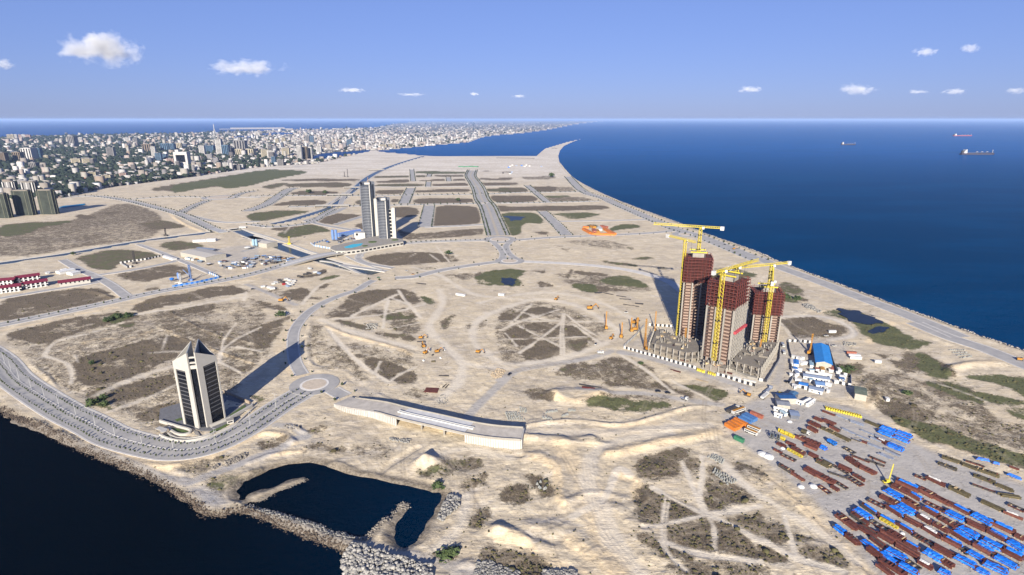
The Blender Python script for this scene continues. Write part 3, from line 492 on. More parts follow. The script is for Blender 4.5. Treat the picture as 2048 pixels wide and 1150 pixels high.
# plant cover: ragged, in clumps
vn=mth('ADD',mth('MULTIPLY',nz_(.11,8,.8,dist=.5),.66),mth('MULTIPLY',nf,.34))
vsum=mth('ADD',c1[0],mth('MULTIPLY',mth('SUBTRACT',vn,.5),3.6))
vf=mapr(vsum,.14,.72,0,1)
dry=mixc(mapr(nf,.35,.65),(.042,.031,.02),(.098,.074,.048)); dry=mixc(mapr(nm1,.45,.7,0,.6),dry,(.12,.093,.062)); dry=mixc(mapr(nz_(.75,4,.7),.5,.62,0,.55),dry,(.21,.17,.12)); dry=mixc(mapr(nff,.5,.66,0,.6),dry,(.25,.21,.16)); dry=mixc(mapr(nff,.5,.36,0,.6),dry,(.028,.022,.015))
gr=mixc(mapr(nf,.38,.62),(.034,.044,.016),(.088,.098,.038)); gr=mixc(mapr(nm1,.5,.7,0,.5),gr,(.12,.115,.05))
gsum=mapr(mth('ADD',c1[1],mth('MULTIPLY',mth('SUBTRACT',nm1,.5),1.3)),.35,.65)
vcol=mixc(gsum,dry,gr)
base=mixc(mth('MULTIPLY',vf,.93),base,vcol)
# scattered scrub on open sand
sc=mth('MULTIPLY',mapr(nz_(.33,6,.8),.62,.70),mapr(nb,.44,.6,.0,.75)); sc=mth('MULTIPLY',sc,mth('SUBTRACT',1,c3[2],0,True)); sc=mth('MULTIPLY',sc,mth('SUBTRACT',1,c3[1],0,True))
base=mixc(sc,base,(.12,.1,.06))
ra=T.nodes.new('ShaderNodeAttribute'); ra.attribute_name='cover_c'
base=mixc(mth('MULTIPLY',ra.outputs['Alpha'],.5),base,mixc(vf,(.27,.225,.165),(.34,.29,.22)))
base=mixc(mth('MULTIPLY',c2[0],.8),base,mixc(mapr(nf,.35,.65),(.50,.445,.36),(.60,.545,.455)))
# city ground: streets and bare yards between trees
cn=mixc(mapr(nz_(.02,6,.8),.42,.56),(.035,.05,.03),(.22,.2,.19))
base=mixc(c2[2],base,cn)
base=mixc(mth('MULTIPLY',c3[0],.85),base,mixc(mapr(nf,.4,.6),(.07,.058,.045),(.2,.17,.135)))
T.links.new(base,B.inputs['Base Color'])
bp=T.nodes.new('ShaderNodeBump'); bp.inputs['Distance'].default_value=.5; bp.inputs['Strength'].default_value=1
hh=mth('ADD',mth('MULTIPLY',nf,.6),mth('MULTIPLY',nst,mth('SUBTRACT',.8,mth('MULTIPLY',c3[1],.75)))); hh=mth('ADD',hh,mth('MULTIPLY',vf,.5)); hh=mth('ADD',hh,mth('MULTIPLY',nm1,1.4))
T.links.new(hh,bp.inputs['Height']); T.links.new(bp.outputs[0],B.inputs['Normal'])
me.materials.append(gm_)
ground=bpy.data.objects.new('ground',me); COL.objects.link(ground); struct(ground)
# ---------------------------------------------------------------- water
wm=bpy.data.materials.new('water'); wm.use_nodes=True; T=wm.node_tree; B=T.nodes['Principled BSDF']
geo=T.nodes.new('ShaderNodeNewGeometry')
B.inputs['Roughness'].default_value=.22; B.inputs['IOR'].default_value=1.02; B.inputs['Specular IOR Level'].default_value=.07
sx=T.nodes.new('ShaderNodeSeparateXYZ'); T.links.new(geo.outputs['Position'],sx.inputs[0])
# ocean blue right, harbour darker left; sky reflection painted in as brightening with distance
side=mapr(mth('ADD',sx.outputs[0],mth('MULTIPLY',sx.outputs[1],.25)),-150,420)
sky_refl=mapr(sx.outputs[1],600,5000)
oc=mixc(sky_refl,(.0,.026,.082),(.0,.066,.24)); oc=mixc(mapr(nz_(.0022,5,.6,1,3),.4,.65,0,.35),oc,(.0,.05,.15))
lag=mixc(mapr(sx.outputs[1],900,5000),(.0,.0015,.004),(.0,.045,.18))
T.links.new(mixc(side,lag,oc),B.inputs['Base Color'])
bp=T.nodes.new('ShaderNodeBump'); bp.inputs['Distance'].default_value=.7; bp.inputs['Strength'].default_value=1
T.links.new(mth('ADD',nz_(.09,6,.65,.55,1.3,.35),mth('MULTIPLY',nz_(.6,3,.6),.25)),bp.inputs['Height']); T.links.new(bp.outputs[0],B.inputs['Normal'])
V=[];Fq=[]; A=np.radians(np.linspace(-75,75,31)); RW=[10,300,800,2000,5000,12000,30000,80000,200000]
for r in RW:
    for a in A: V.append((r*math.sin(a),r*math.cos(a),WZ))
n=len(A)
for i in range(len(RW)-1):
    for j in range(n-1): Fq.append((i*n+j,(i+1)*n+j,(i+1)*n+j+1,i*n+j+1)[::-1])
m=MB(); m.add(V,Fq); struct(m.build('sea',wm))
canw=mat('canal_water',(.018,.032,.036),.25,.25,.05,spec=.15); lin=mat('canal_lining',(.40,.37,.32),.9,.12,.3)
def canal(P,wd):
    P=np.array(P); m=MB()
    d=np.gradient(P,axis=0); L=np.hypot(d[:,0],d[:,1])[:,None]; nr=np.c_[-d[:,1],d[:,0]]/np.maximum(L,1e-6)
    V=[];F=[]
    for k in range(len(P)): V+=[(*(P[k]+nr[k]*wd/2),-.62),(*(P[k]-nr[k]*wd/2),-.62)]
    for k in range(len(P)-1): q=2*k; F.append((q,q+2,q+3,q+1)[::-1])
    m.add(V,F); struct(m.build('canal_water',canw))
    for s in (1,-1):
        m=MB(); V=[];F=[]
        for k in range(len(P)):
            for o,zz_ in ((wd/2-.6,-.9),(wd/2+3.6,.22),(wd/2+5.2,.24),(wd/2+5.2,-.6)): V.append((*(P[k]+nr[k]*o*s),zz_))
        for k in range(len(P)-1):
            for j in range(3): q=4*k+j; F.append((q,q+4,q+5,q+1)[::s])
        m.add(V,F); struct(m.build('canal_lining',lin))
for s,wd in CANALS:
    if wd>5: canal(smooth(pts(s),5),wd-4)
# swamp ponds standing in the fields
pm=mat('pond',(.008,.012,.02),.3,.3,.1,spec=.12)
for s in PONDS:
    P=smooth(pts(s),3,True); m=MB(); c=np.mean(P,0); n=len(P); Q=[]
    for k,p in enumerate(P):
        f=1+.16*math.sin(k*2.1)+.1*R.uniform(-1,1); Q.append((c[0]+(p[0]-c[0])*f,c[1]+(p[1]-c[1])*f))
    m.prism(Q,-.6,max(.3,max(gz(*q) for q in Q)*.5+.1)); struct(m.build('pond',pm))
# ---------------------------------------------------------------- roads
asph=mat('asphalt',(.235,.23,.228),.9,.22,.09,bump=.02,col2=(.31,.298,.282)); paver=mat('paving',(.40,.385,.365),.9,.12,.3); kerbm=mat('kerb',(.5,.48,.45),.85,.1,.5); white=mat('road_paint',(.36,.36,.345),.7,.05)
sandr=mat('compacted_sand',(.44,.42,.39),.9,.1,.1)
def ribbon(P,off0,off1,zt,zb,m):
    P=np.array(P); d=np.gradient(P,axis=0); L=np.hypot(d[:,0],d[:,1])[:,None]; nrm=np.c_[-d[:,1],d[:,0]]/np.maximum(L,1e-6)
    a=P+nrm*off0; b=P+nrm*off1; V=[]
    for k in range(len(P)):
        z0=zt[k] if hasattr(zt,'__len__') else zt
        V+=[(*a[k],zb),(*a[k],z0),(*b[k],z0),(*b[k],zb)]
    F=[]
    for k in range(len(P)-1):
        q=4*k
        F+=[(q+1,q+5,q+6,q+2)[::-1],(q,q+4,q+5,q+1)[::-1],(q+2,q+6,q+7,q+3)[::-1]]
    m.add(V,F); return m
lvl=0
def kerbed_road(P,wd,name,lvl):
    m=MB(); h=.10+lvl*.004
    ribbon(P,wd/2,-wd/2,h,-.6,m); struct(m.build(name,sandr if name=='sand_road' else asph))
    if name!='sand_road':
        k=MB(); s=1.5 if wd<23 else 2.2
        ribbon(P,wd/2+s,wd/2,h+.13,-.6,k); ribbon(P,-wd/2,-wd/2-s,h+.13,-.6,k); struct(k.build('pavement',paver))
MEDP=[]
for n,wd,P in ROADP:
    lvl+=1; kerbed_road(P,wd,n,lvl)
    if n in('coast_road','main_road','boulevard'):
        offs={'coast_road':[(1.2,.8)],'main_road':[(0,1.8)],'boulevard':[(0,5.5),(-14,2.),(14,2.)]}[n]
        for o,ww in offs:
            m=MB(); ribbon(P,o+ww/2,o-ww/2,.10+lvl*.004+.16,-.5,m); struct(m.build('road_median',paver if n!='boulevard' else mat('median_soil',(.33,.29,.23))))
            MEDP.append((n,P,o))
        m=MB(); PP=resample(P,3.)
        for o in {'coast_road':(),'main_road':(-4.4,4.4),'boulevard':(-8,8)}[n]:
            for k in range(0,len(PP)-1,4): ribbon(PP[k:k+2],o+.14,o-.14,.10+lvl*.004+.004,.11,m)
        if m.v: struct(m.build('road_marking',white))
for kk,(c,ro,ri) in enumerate(CIRC):
    m=MB(); n=48; zt=.32+kk*.004; lo=[(c[0]+ro*math.cos(6.2832*i/n),c[1]+ro*math.sin(6.2832*i/n)) for i in range(n)]
    m.prism(lo,-.5,zt); struct(m.build('roundabout',asph))
    m=MB(); m.cyl(c[0],c[1],-.4,ri,.13+zt+.4,40); struct(m.build('roundabout_kerb',kerbm))
    m=MB(); m.cyl(c[0],c[1],-.4,ri-1.1,.2+zt+.4,40,ri-2); struct(m.build('traffic_island',mat('island_sand',(.40,.34,.27),.9,.12,.3)))
# ================================================================ large buildings
def zrow(x,y,py):
    v=(py-575)/FOC; s,c=math.sin(PIT),math.cos(PIT); return (-y*s-v*y*c)/(c-v*s)+CAMH
cream=mat('cream_stone',(.34,.325,.295),.7,.05,.3); dglass=mat('dark_glass',(.006,.007,.010),.15,.3,.4,spec=.4); spand=mat('grey_spandrel',(.075,.075,.08),.6,.1)
conc=mat('concrete',(.155,.138,.116),.9,.14,.35); concl=mat('light_concrete',(.22,.205,.182),.85,.12,.3); whitep=mat('white_paint',(.34,.33,.31),.6,.07,.4); dark=mat('dark_void',(.02,.018,.018),.9,.2)
grass=mat('lawn',(.06,.09,.025),.95,.3,.4); blackp=mat('black_paint',(.015,.015,.02),.7,.1); red=mat('red_oxide',(.12,.024,.018),.85,.25,.4); reddk=mat('dark_oxide_void',(.03,.014,.012),.9,.3,.5)
yel=mat('crane_yellow',(.42,.335,.035),.5,.08); ora=mat('machine_orange',(.32,.15,.02),.5,.1); wht=mat('white_metal',(.4,.4,.39),.5,.06); tanw=mat('raw_block_wall',(.235,.172,.14),.9,.15,.3); silv=mat('grey_steel',(.09,.098,.12),.5,.15); blu=mat('blue_sheet',(.012,.12,.42),.55,.15,.3)
# ---- office tower, lower left
O=(-228.,377.); W=(-13.2,-4.1);S1=(1.9,-11.1);N1=(-6.3,10.3);S2=(6.3,-9.9);E_=(12.8,4.7);N2=(-2.2,11.8)
tw=thing('office_tower','cream stone office tower with dark glass fronts and split pointed roof by the shore road','office tower',O)
def facade(A,B,u0,u1,hA,hB,ht,hb):
    A=np.array(A);B=np.array(B); d=B-A; L=np.linalg.norm(d); d/=L; n=np.array((d[1],-d[0]))
    def Q(u,o): return tuple(A+d*L*u+n*o)
    def H(u): return hA+(hB-hA)*u
    for a,b in ((0,u0),(u1,1)):
        m=MB(); m.prism([Q(a,.6),Q(b,.6),Q(b,-.5),Q(a,-.5)],0,[H(a),H(b),H(b),H(a)]); m.build('pier',cream,tw)
    m=MB(); m.prism([Q(u0,.6),Q(u1,.6),Q(u1,-.5),Q(u0,-.5)],ht,[H(u0),H(u1),H(u1),H(u0)]); m.build('parapet',cream,tw)
    m=MB(); m.prism([Q(u0,.05),Q(u1,.05),Q(u1,-.5),Q(u0,-.5)],0,ht-.003); m.build('glass_front',dglass,tw)
    sp=None
    for k in range(12):
        z0=hb+(ht-hb)*(k+.62)/12
        if sp is None:
            mm=MB(); mm.prism([Q(u0,.28),Q(u1,.28),Q(u1,.06),Q(u0,.06)],0,.62); sp=mm.mesh('spandrel')
        obj('spandrel',sp,spand,tw,(0,0,z0))
facade(W,S1,.13,.74,50,59,44.5,6.5); facade(S2,E_,.28,.93,59,50.5,46.5,7.5)
for A,B,hA,hB in ((N1,W,60,50),(E_,N2,50.5,61),(S1,N1,59,60),(N2,S2,61,59)):
    A=np.array(A);B=np.array(B);d=(B-A)/np.linalg.norm(B-A);n=np.array((d[1],-d[0]))*.45
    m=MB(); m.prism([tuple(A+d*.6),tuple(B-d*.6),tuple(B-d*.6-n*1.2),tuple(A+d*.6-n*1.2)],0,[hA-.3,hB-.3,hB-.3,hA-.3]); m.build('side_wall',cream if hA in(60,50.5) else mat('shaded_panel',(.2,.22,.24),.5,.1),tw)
m=MB(); m.prism([(-12.5,-4),(1.5,-10.5),(-6.3,9.6)],0,43); m.prism([(6.1,-9),(12.2,4.6),(-2,11)],0,43); m.build('core',dark,tw)
m=MB(); m.prism([(2.4,-9.6),(5.6,-8.8),(-2.8,10.6),(-5.8,9.8)],0,46); m.build('slot_glazing',dglass,tw)
for h_ in (46.4,50.5,54.5): m=MB(); m.prism([(2.2,-10.4),(6,-9.4),(5.4,-8),(1.6,-9)],h_,h_+(2.6 if h_<47 else 1.)); m.build('bridge_beam',cream,tw)
m=MB(); m.prism([(-10,-4),(1,-8.5),(-4.8,8),(-9,4)],43,43.4); m.build('roof_deck',conc,tw)
m=MB(); m.prism([(-1,-14),(3,-16),(8,-22),(3,-20)],.0,.5); m.build('entrance_ramp',concl,tw)
# forecourt, boundary walls, lawns, gate
fp=pts('p -10,850 0,850 300,930 420,960 560,960 700,880 940,700 880,660 640,560 480,600 0,740'); m=MB(); m.prism(fp,-.6,.22); struct(m.build('forecourt',mat('dark_paving',(.12,.12,.125),.8,.15)))
def wallrun(P,h,t,name,mt,label,cat,zb=None):
    m=MB(); P=np.array(P); c=P.mean(0); zb=gz(*c)-.6 if zb is None else zb
    ribbon(P-c,t/2,-t/2,h,zb,m); o=m.build(name,mt,None,(c[0],c[1],0)); return tag(o,label,cat)
wallrun(smooth(pts('p 0,1005 60,1035 150,1060 260,1068 380,1050 500,1010 560,975'),5),1.6,1.1,'boundary_wall',cream,'low cream boundary wall curving in front of the office tower','wall')
wallrun(pts('p 500,925 700,845 920,720 930,705'),2.2,1.4,'boundary_wall',cream,'straight cream wall running up behind the guard box beside the office tower','wall')
wallrun(pts('p 560,985 700,925 780,885 950,725'),1.2,.8,'boundary_wall',cream,'thin cream kerb wall between the shore road and the guard box lawn','wall')
wallrun(smooth(pts('p 0,865 100,895 200,925 290,950 310,965 300,985 240,1003 170,995 110,960 90,930'),4),1.5,1.3,'planter_wall',cream,'cream planter wall looped round the lens shaped lawn beside the office tower','wall')
wallrun(pts('p 80,985 110,1010 170,1035 300,1040 420,1020 500,990'),1.0,.7,'planter_wall',cream,'inner cream kerb wall bending below the office tower entrance','wall')
wallrun(pts('p 640,575 760,625 900,690'),2.4,.7,'boundary_wall',mat('brown_wall',(.25,.2,.15)),'brown rear yard wall in the shadow of the office tower','wall')
for s,l in (('p 110,930 180,940 280,965 270,985 190,985 130,965','lens shaped lawn inside the cream planter wall'),('p 490,995 600,950 690,900 690,880 600,925 500,970','lawn strip left of the guard box'),('p 20,1000 80,1005 140,1040 60,1025','small lawn at the gate end of the curved cream wall'),('p 150,850 210,830 230,850 170,870','small lawn against the left face of the office tower'),('p 700,820 800,760 860,720 850,700 700,800','grass bed behind the straight cream wall')):
    m=MB(); P=pts(s); m.prism(P[::-1] if sum((P[i-1][0]*P[i][1]-P[i][0]*P[i-1][1]) for i in range(len(P)))<0 else P,0,.4); struct(m.build('lawn',grass))
c=gp('p',705,880); gb=thing('guard_box','white guard box with a flat roof between two lawns by the shore road','guard box',(*c,.2),.5)
m=MB(); m.box(0,0,0,4.4,3.2,2.6); m.build('wall',whitep,gb); m=MB(); m.box(0,0,2.6,5,3.8,.3); m.build('roof',concl,gb); m=MB(); m.box(0,-1.65,1,3,.1,1); m.build('window',dglass,gb)
c=gp('p',20,975); gb=thing('gate_house','white gate canopy with a round end at the forecourt entrance','gate house',(*c,.2),-.4)
m=MB(); m.box(0,0,2.6,8,3.4,.4); m.cyl(4,-1,2.6,2.2,.41,14); m.build('roof',whitep,gb); [MB().box(x,y,0,.3,.3,2.6).build('post',concl,gb) for x in (-3.5,3.5) for y in (-1.2,1.2)]
# ---- twin residential towers
g1=mat('grey_glass',(.035,.042,.055),.25,.25,.3,spec=.5); balc=mat('balcony_white',(.13,.135,.15),.5,.08)
def oval_tower(loc,rx,ry,h,nf,label,rz):
    t=thing('apartment_tower',label,'apartment tower',loc,rz); n=28
    ring=[(rx*math.cos(6.2832*i/n),ry*math.sin(6.2832*i/n)) for i in range(n)]
    m=MB(); m.prism(ring,0,h); m.build('glazed_body',g1,t)
    R2=[(x*1.07,y*1.07) for x,y in ring]; front=[p for p in R2 if p[1]<ry*.1]
    front.sort(key=lambda p:p[0]); half=[p for p in front if p[0]<rx*.62]
    m=MB(); m.prism(half+[(x*.9,y*.9) for x,y in half[::-1]],0,1.15); sm=m.mesh('balcony_slab')
    for k in range(nf): obj('balcony_slab',sm,balc,t,(0,0,h*(k+.6)/(nf+1.2)))
    for a,hh in ((-2.85,1.5),(-1.2,0),(-.15,5)):
        x,y=rx*1.09*math.cos(a),ry*1.09*math.sin(a); m=MB(); m.beam((x,y,0),(x,y,h+hh),1.5,1.5); m.build('fin',silv if a!=-1.2 else whitep,t)
    m=MB(); back=[(x*1.12,y*1.12) for x,y in ring if y>-ry*.3]; back.sort(key=lambda p:-p[0]); m.prism(back+[(x*.93,y*.93) for x,y in back[::-1]],0,h+4.5); m.build('rear_screen',silv,t)
    m=MB(); m.box(0,ry*.2,h,rx*.8,ry*.5,3.2); m.build('roof_plant',whitep,t); m=MB(); m.box(rx*.3,ry*.6,h,3,3,6); m.build('roof_plant',mat('plant_dark',(.08,.09,.11)),t)
    return t
a=G(739,479); b=G(769,486)
H1=zrow(a[0],a[1],370); H2=zrow(b[0],b[1],402)
t=oval_tower((a[0],a[1]+11,0),11.8,11,H1,34,'tallest of the two rounded grey glass towers above the blue pool',.15)
m=MB(); m.beam((2,0,H1),(2,0,H1+13),.5); m.build('mast',ora,t)
oval_tower((b[0],b[1]+11,0),10.4,10,H2,26,'shorter rounded grey glass tower, in the middle of the group behind the blue pool',.15)
def slab_tower(bx0,bx1,by,ty,dp,label,col,fl):
    p=G(bx0,by); q=G(bx1,by); h=zrow(p[0],p[1],ty); wd=q[0]-p[0]
    t=thing('apartment_slab',label,'apartment block',((p[0]+q[0])/2,p[1]+dp/2,0))
    m=MB(); m.box(0,0,0,wd,dp,h); m.build('wall',col,t)
    if fl:
        m=MB(); m.box(-wd*.2,-dp/2-.1,3,wd*.34,.6,h/9-2.2); s_=m.mesh('window_bay')
        for k in range(9): obj('window_bay',s_,dglass,t,(0,0,k*h/9.2))
        m=MB(); m.box(wd*.3,-dp/2-.4,0,wd*.42,.8,h+3.5); m.build('pier',cream,t)
    m=MB(); m.box(0,0,h,wd*.7,dp*.6,1.5); m.build('roof_plant',concl,t); return t
slab_tower(779,793,484,419,9,'cream slab block with a column of square windows, right of the rounded towers',cream,True)
slab_tower(752.5,758,478,398,9,'thin cream slab wedged between the two rounded towers',cream,False)
pz=7.5; Pp=[G(x,y,pz) for x,y in ((661,497),(663,492),(700,484),(735,475),(760,471),(806,478),(806.5,483),(760,491),(720,498),(690,501.5),(672,501.5))]
pd=thing('podium','cream podium with a row of dark openings and the turquoise pool on its deck','podium',(Pp[8][0],Pp[8][1],0)); o_=Pp[8]
Pl=[(x-o_[0],y-o_[1]) for x,y in Pp]
if sum(Pl[i-1][0]*Pl[i][1]-Pl[i][0]*Pl[i-1][1] for i in range(len(Pl)))<0: Pl=Pl[::-1]
m=MB(); m.prism(Pl,-.5,pz-1); m.build('wall',cream,pd); m=MB(); m.prism(Pl,pz-1,pz); m.build('deck',concl,pd)
pool=[G(x,y,pz) for x,y in ((688,494),(705,488.5),(726,486.5),(722,491),(705,495.5),(692,496))]; m=MB(); m.prism([(x-o_[0],y-o_[1]) for x,y in pool],pz,pz+.15); m.build('pool',mat('pool_water',(.02,.34,.42),.2,.1),pd)
fr=resample([np.array(Pp[k]) for k in (0,10,9,8,7,6)],7.5)
m0=MB(); m0.box(0,0,0,4.6,1.2,2.4); om=m0.mesh('opening')
for k in range(len(fr)-1):
    c=(fr[k]+fr[k+1])/2; d=fr[k+1]-fr[k]; obj('opening',om,dglass,pd,(c[0]-o_[0],c[1]-o_[1],2.6),math.atan2(d[1],d[0]))
for q in ((745,484,3),(790,480,2.5),(730,492,2)): x,y=G(q[0],q[1],pz); m=MB(); m.cyl(x-o_[0],y-o_[1],pz,q[2]*2.5,.5,9); m.build('planted_bed',grass,pd)
x,y=G(722,478,0); pv_=thing('pavilion','white pavilion with a dark arched doorway at the foot of the tallest rounded tower','pavilion',(x,y,0)); m=MB(); m.box(0,0,0,20,14,13); m.build('wall',whitep,pv_); m=MB(); m.box(-5,-7.1,8,4,.3,4); m.build('door',dglass,pv_)
# ---- towers under construction
def cons_tower(bl,br,ty,dp,nc,nr,label,side_grid=False,zb=0):
    A=np.array(G(*bl,zb)); B_=np.array(G(*br,zb)); d=B_-A; wd=np.linalg.norm(d); rz=math.atan2(d[1],d[0]); h=zrow((A[0]+B_[0])/2,(A[1]+B_[1])/2,ty)
    nrm=np.array((-math.sin(rz),math.cos(rz))); c=(A+B_)/2+nrm*dp/2
    t=thing('unfinished_tower',label,'tower under construction',(*c,0),rz); nf=nc+nr; fh=h/nf
    m=MB(); m.box(0,0,0,wd-5.5,dp-5.5,fh*nc); m.build('inner_wall',tanw,t)
    m=MB(); m.box(0,0,fh*nc,wd-7,dp-7,fh*nr-.3); m.build('core',reddk,t)  # near-black core paints in the shade of the voids between formwork decks
    m=MB(); m.box(0,0,0,wd,dp,.42); sl_=m.mesh('floor_slab')
    for k in range(2,nc+1): obj('floor_slab',sl_,mat('slab_edge',(.12,.075,.058),.9,.3,.5),t,(0,0,k*fh-.4))
    m=MB(); m.box(0,0,0,wd+1.6,dp+1.6,.55); m.box(0,-dp/2-.4,.55,wd+1,.25,.4); fl_=m.mesh('formwork_deck')
    for k in range(nc+1,nf+1): obj('formwork_deck',fl_,red if k>nf-2 else mat('formwork_brown',(.07,.022,.018),.9,.3,.4),t,(R.uniform(-.3,.3),R.uniform(-.3,.3),k*fh-.6))
    m=MB(); m.box(0,0,0,1.3,1.3,fh*nc); col=m.mesh('column')
    nx=4
    for i in range(nx):
        x=-wd/2+.5+(wd-1.)*i/(nx-1)
        obj('column',col,concl,t,(x,-dp/2+.1,0)); obj('column',col,concl,t,(x,dp/2-.1,0))
    for j in (1,2):
        y=-dp/2+dp*j/3
        for x in (-wd/2+.1,wd/2-.1): obj('column',col,concl,t,(x,y,0))
    # sloped soffit brackets read as dark curves under every floor
    m=MB(); m.add([(-wd/2+.7,-dp/2+.3,0),(wd/2-.7,-dp/2+.3,0),(wd/2-.7,-dp/2+2.9,-1.1),(-wd/2+.7,-dp/2+2.9,-1.1)],[(0,1,2,3),(3,2,1,0)]); sf=m.mesh('soffit')
    for k in range(3,nc+1): obj('soffit',sf,tanw,t,(0,0,k*fh-.42))
    m=MB()
    for i in range(9):
        x=-wd/2-.6+(wd+1.2)*i/8
        for y in (-dp/2-.6,dp/2+.6): m.beam((x,y,fh*nc),(x,y,h+2.2*(i%2)+.5),.28)
    for i in range(7):
        y=-dp/2+dp*i/6
        for x in (-wd/2-.7,wd/2+.7): m.beam((x,y,fh*nc),(x,y,h+1+1.5*(i%2)),.28)
    for k in range(nr): 
        for y in (-dp/2-.6,): m.beam((-wd/2,y,fh*(nc+k)+1.4),(wd/2,y,fh*(nc+k)+1.4),.2)
    for k in range(10): a_=R.uniform(-wd/2,wd/2); b_=R.uniform(-dp/2,dp/2); m.beam((a_,b_,h),(a_,b_,h+R.uniform(1.5,4)),.35)
    for y in(-dp/2,dp/2): m.beam((-wd/2,y,h+1.6),(wd/2,y,h+1.6),.25)
    for x in(-wd/2,wd/2): m.beam((x,-dp/2,h+1.6),(x,dp/2,h+1.6),.25)
    m.build('scaffolding',red,t)
    if side_grid:
        m=MB(); s=wd/2+.5
        for i in range(8): y=-dp/2+dp*i/7; m.beam((s,y,4),(s,y,fh*nc+2),.9)
        for k in range(2,nc+1): m.box(s,0,k*fh-1.4,.5,dp,1.5)
        m.build('side_grid',concl,t)
        m=MB(); m.beam((s+1,-dp/2+1,h*.44),(s+1,dp/2-1,h*.44),2.6,2.2); m.build('safety_fan',mat('red_net',(.35,.05,.06)),t)
    m=MB(); m.box(0,1,h,wd*.42,dp*.4,4.5); m.build('lift_core',concl,t)
    for x in (-wd*.24,wd*.24):
        for y in (1-dp*.24,1+dp*.24): MB().beam((x,y,h),(x,y,h+7.5),.5).build('frame_leg',mat('frame_grey',(.06,.06,.06)),t)
    m=MB(); m.box(0,1-dp*.26,h+5,wd*.62,1,1.1); m.box(0,1+dp*.26,h+5,wd*.62,1,1.1); m.build('platform',yel,t)
    return t,c,h,rz
T1,c1_,h1_,r1_=cons_tower((1357,678),(1409,682),519,25,20,8,'tallest unfinished tower, leftmost of the three, with the highest yellow crane on top')
T2,c2_,h2_,r2_=cons_tower((1402,722),(1456,737),567,30,17,7,'middle unfinished tower, nearest of the three, with a thick yellow crane mast up its front',True)
T3,c3_,h3_,r3_=cons_tower((1499,690),(1554,694),589,24,12,8,'rightmost and lowest unfinished tower with red formwork floors')
# podium frames
def frame_podium(pp,levels,label,skip=0):
    P=[np.array(G(*p)) for p in pp]; c=np.mean(P,0); P=[p-c for p in P]
    if sum(P[i-1][0]*P[i][1]-P[i][0]*P[i-1][1] for i in range(len(P)))<0: P=P[::-1]
    t=thing('concrete_frame_building',label,'concrete frame',(*c,0)); 
    for k in range(levels):
        f=1-.10*k; m=MB(); m.prism([tuple(p*f) for p in P],4.6*(k+1)-.6,4.6*(k+1)); m.build('floor_slab',conc,t)
    E2=resample(P+[P[0]],6.2); cm=MB(); cm.box(0,0,-.5,.9,.9,4.6*levels+.5+1.2); cme=cm.mesh('column')
    for p in E2[:-1]: obj('column',cme,concl,t,(p[0]*.985,p[1]*.985,0))
    m=MB(); Q=[p*.8 for p in P]; m.prism([tuple(q) for q in Q],0,4.6*levels-1.); m.build('inner_wall',mat('shadowed_room',(.16,.14,.12),.9,.2),t)
    for k in range(26+skip):
        a=R.random(); i=R.randrange(len(P)); q=P[i]*R.uniform(.15,.8)*a+P[i-1]*R.uniform(.1,.8)*(1-a); s_=R.choice((0,0,1,2)); m=MB(); m.box(0,0,0,*((.8,.8,R.uniform(2,4.5)),(R.uniform(4,9),.5,R.uniform(1,2.8)),(R.uniform(2,6),R.uniform(1,4),R.uniform(.4,1.4)))[s_])
        m.build(('starter_column','low_wall','material_stack')[s_],(concl,conc,R.choice((conc,tanw,reddk,mat('timber',(.42,.31,.17)))))[s_],t,(q[0],q[1],4.6*levels*(1-.0)+.003),R.uniform(0,3))
    return t
frame_podium([(1296,704),(1374,727),(1401,724),(1401,698),(1352,690),(1322,672),(1306,676)],2,'two storey concrete frame left of the tower bases, with columns standing on its deck',20)
frame_podium([(1457,742),(1518,760),(1546,716),(1556,700),(1500,700),(1478,716)],2,'two storey concrete frame in front of the rightmost unfinished tower',14)
frame_podium([(1405,737),(1452,748),(1455,741),(1406,728)],1,'low concrete frame at the front foot of the middle unfinished tower')
wallrun(pts('t 130,790 300,850 550,900 750,990 860,1015'),2.0,4.5,'service_ramp',concl,'pale curved concrete ramp below the middle unfinished tower','ramp')
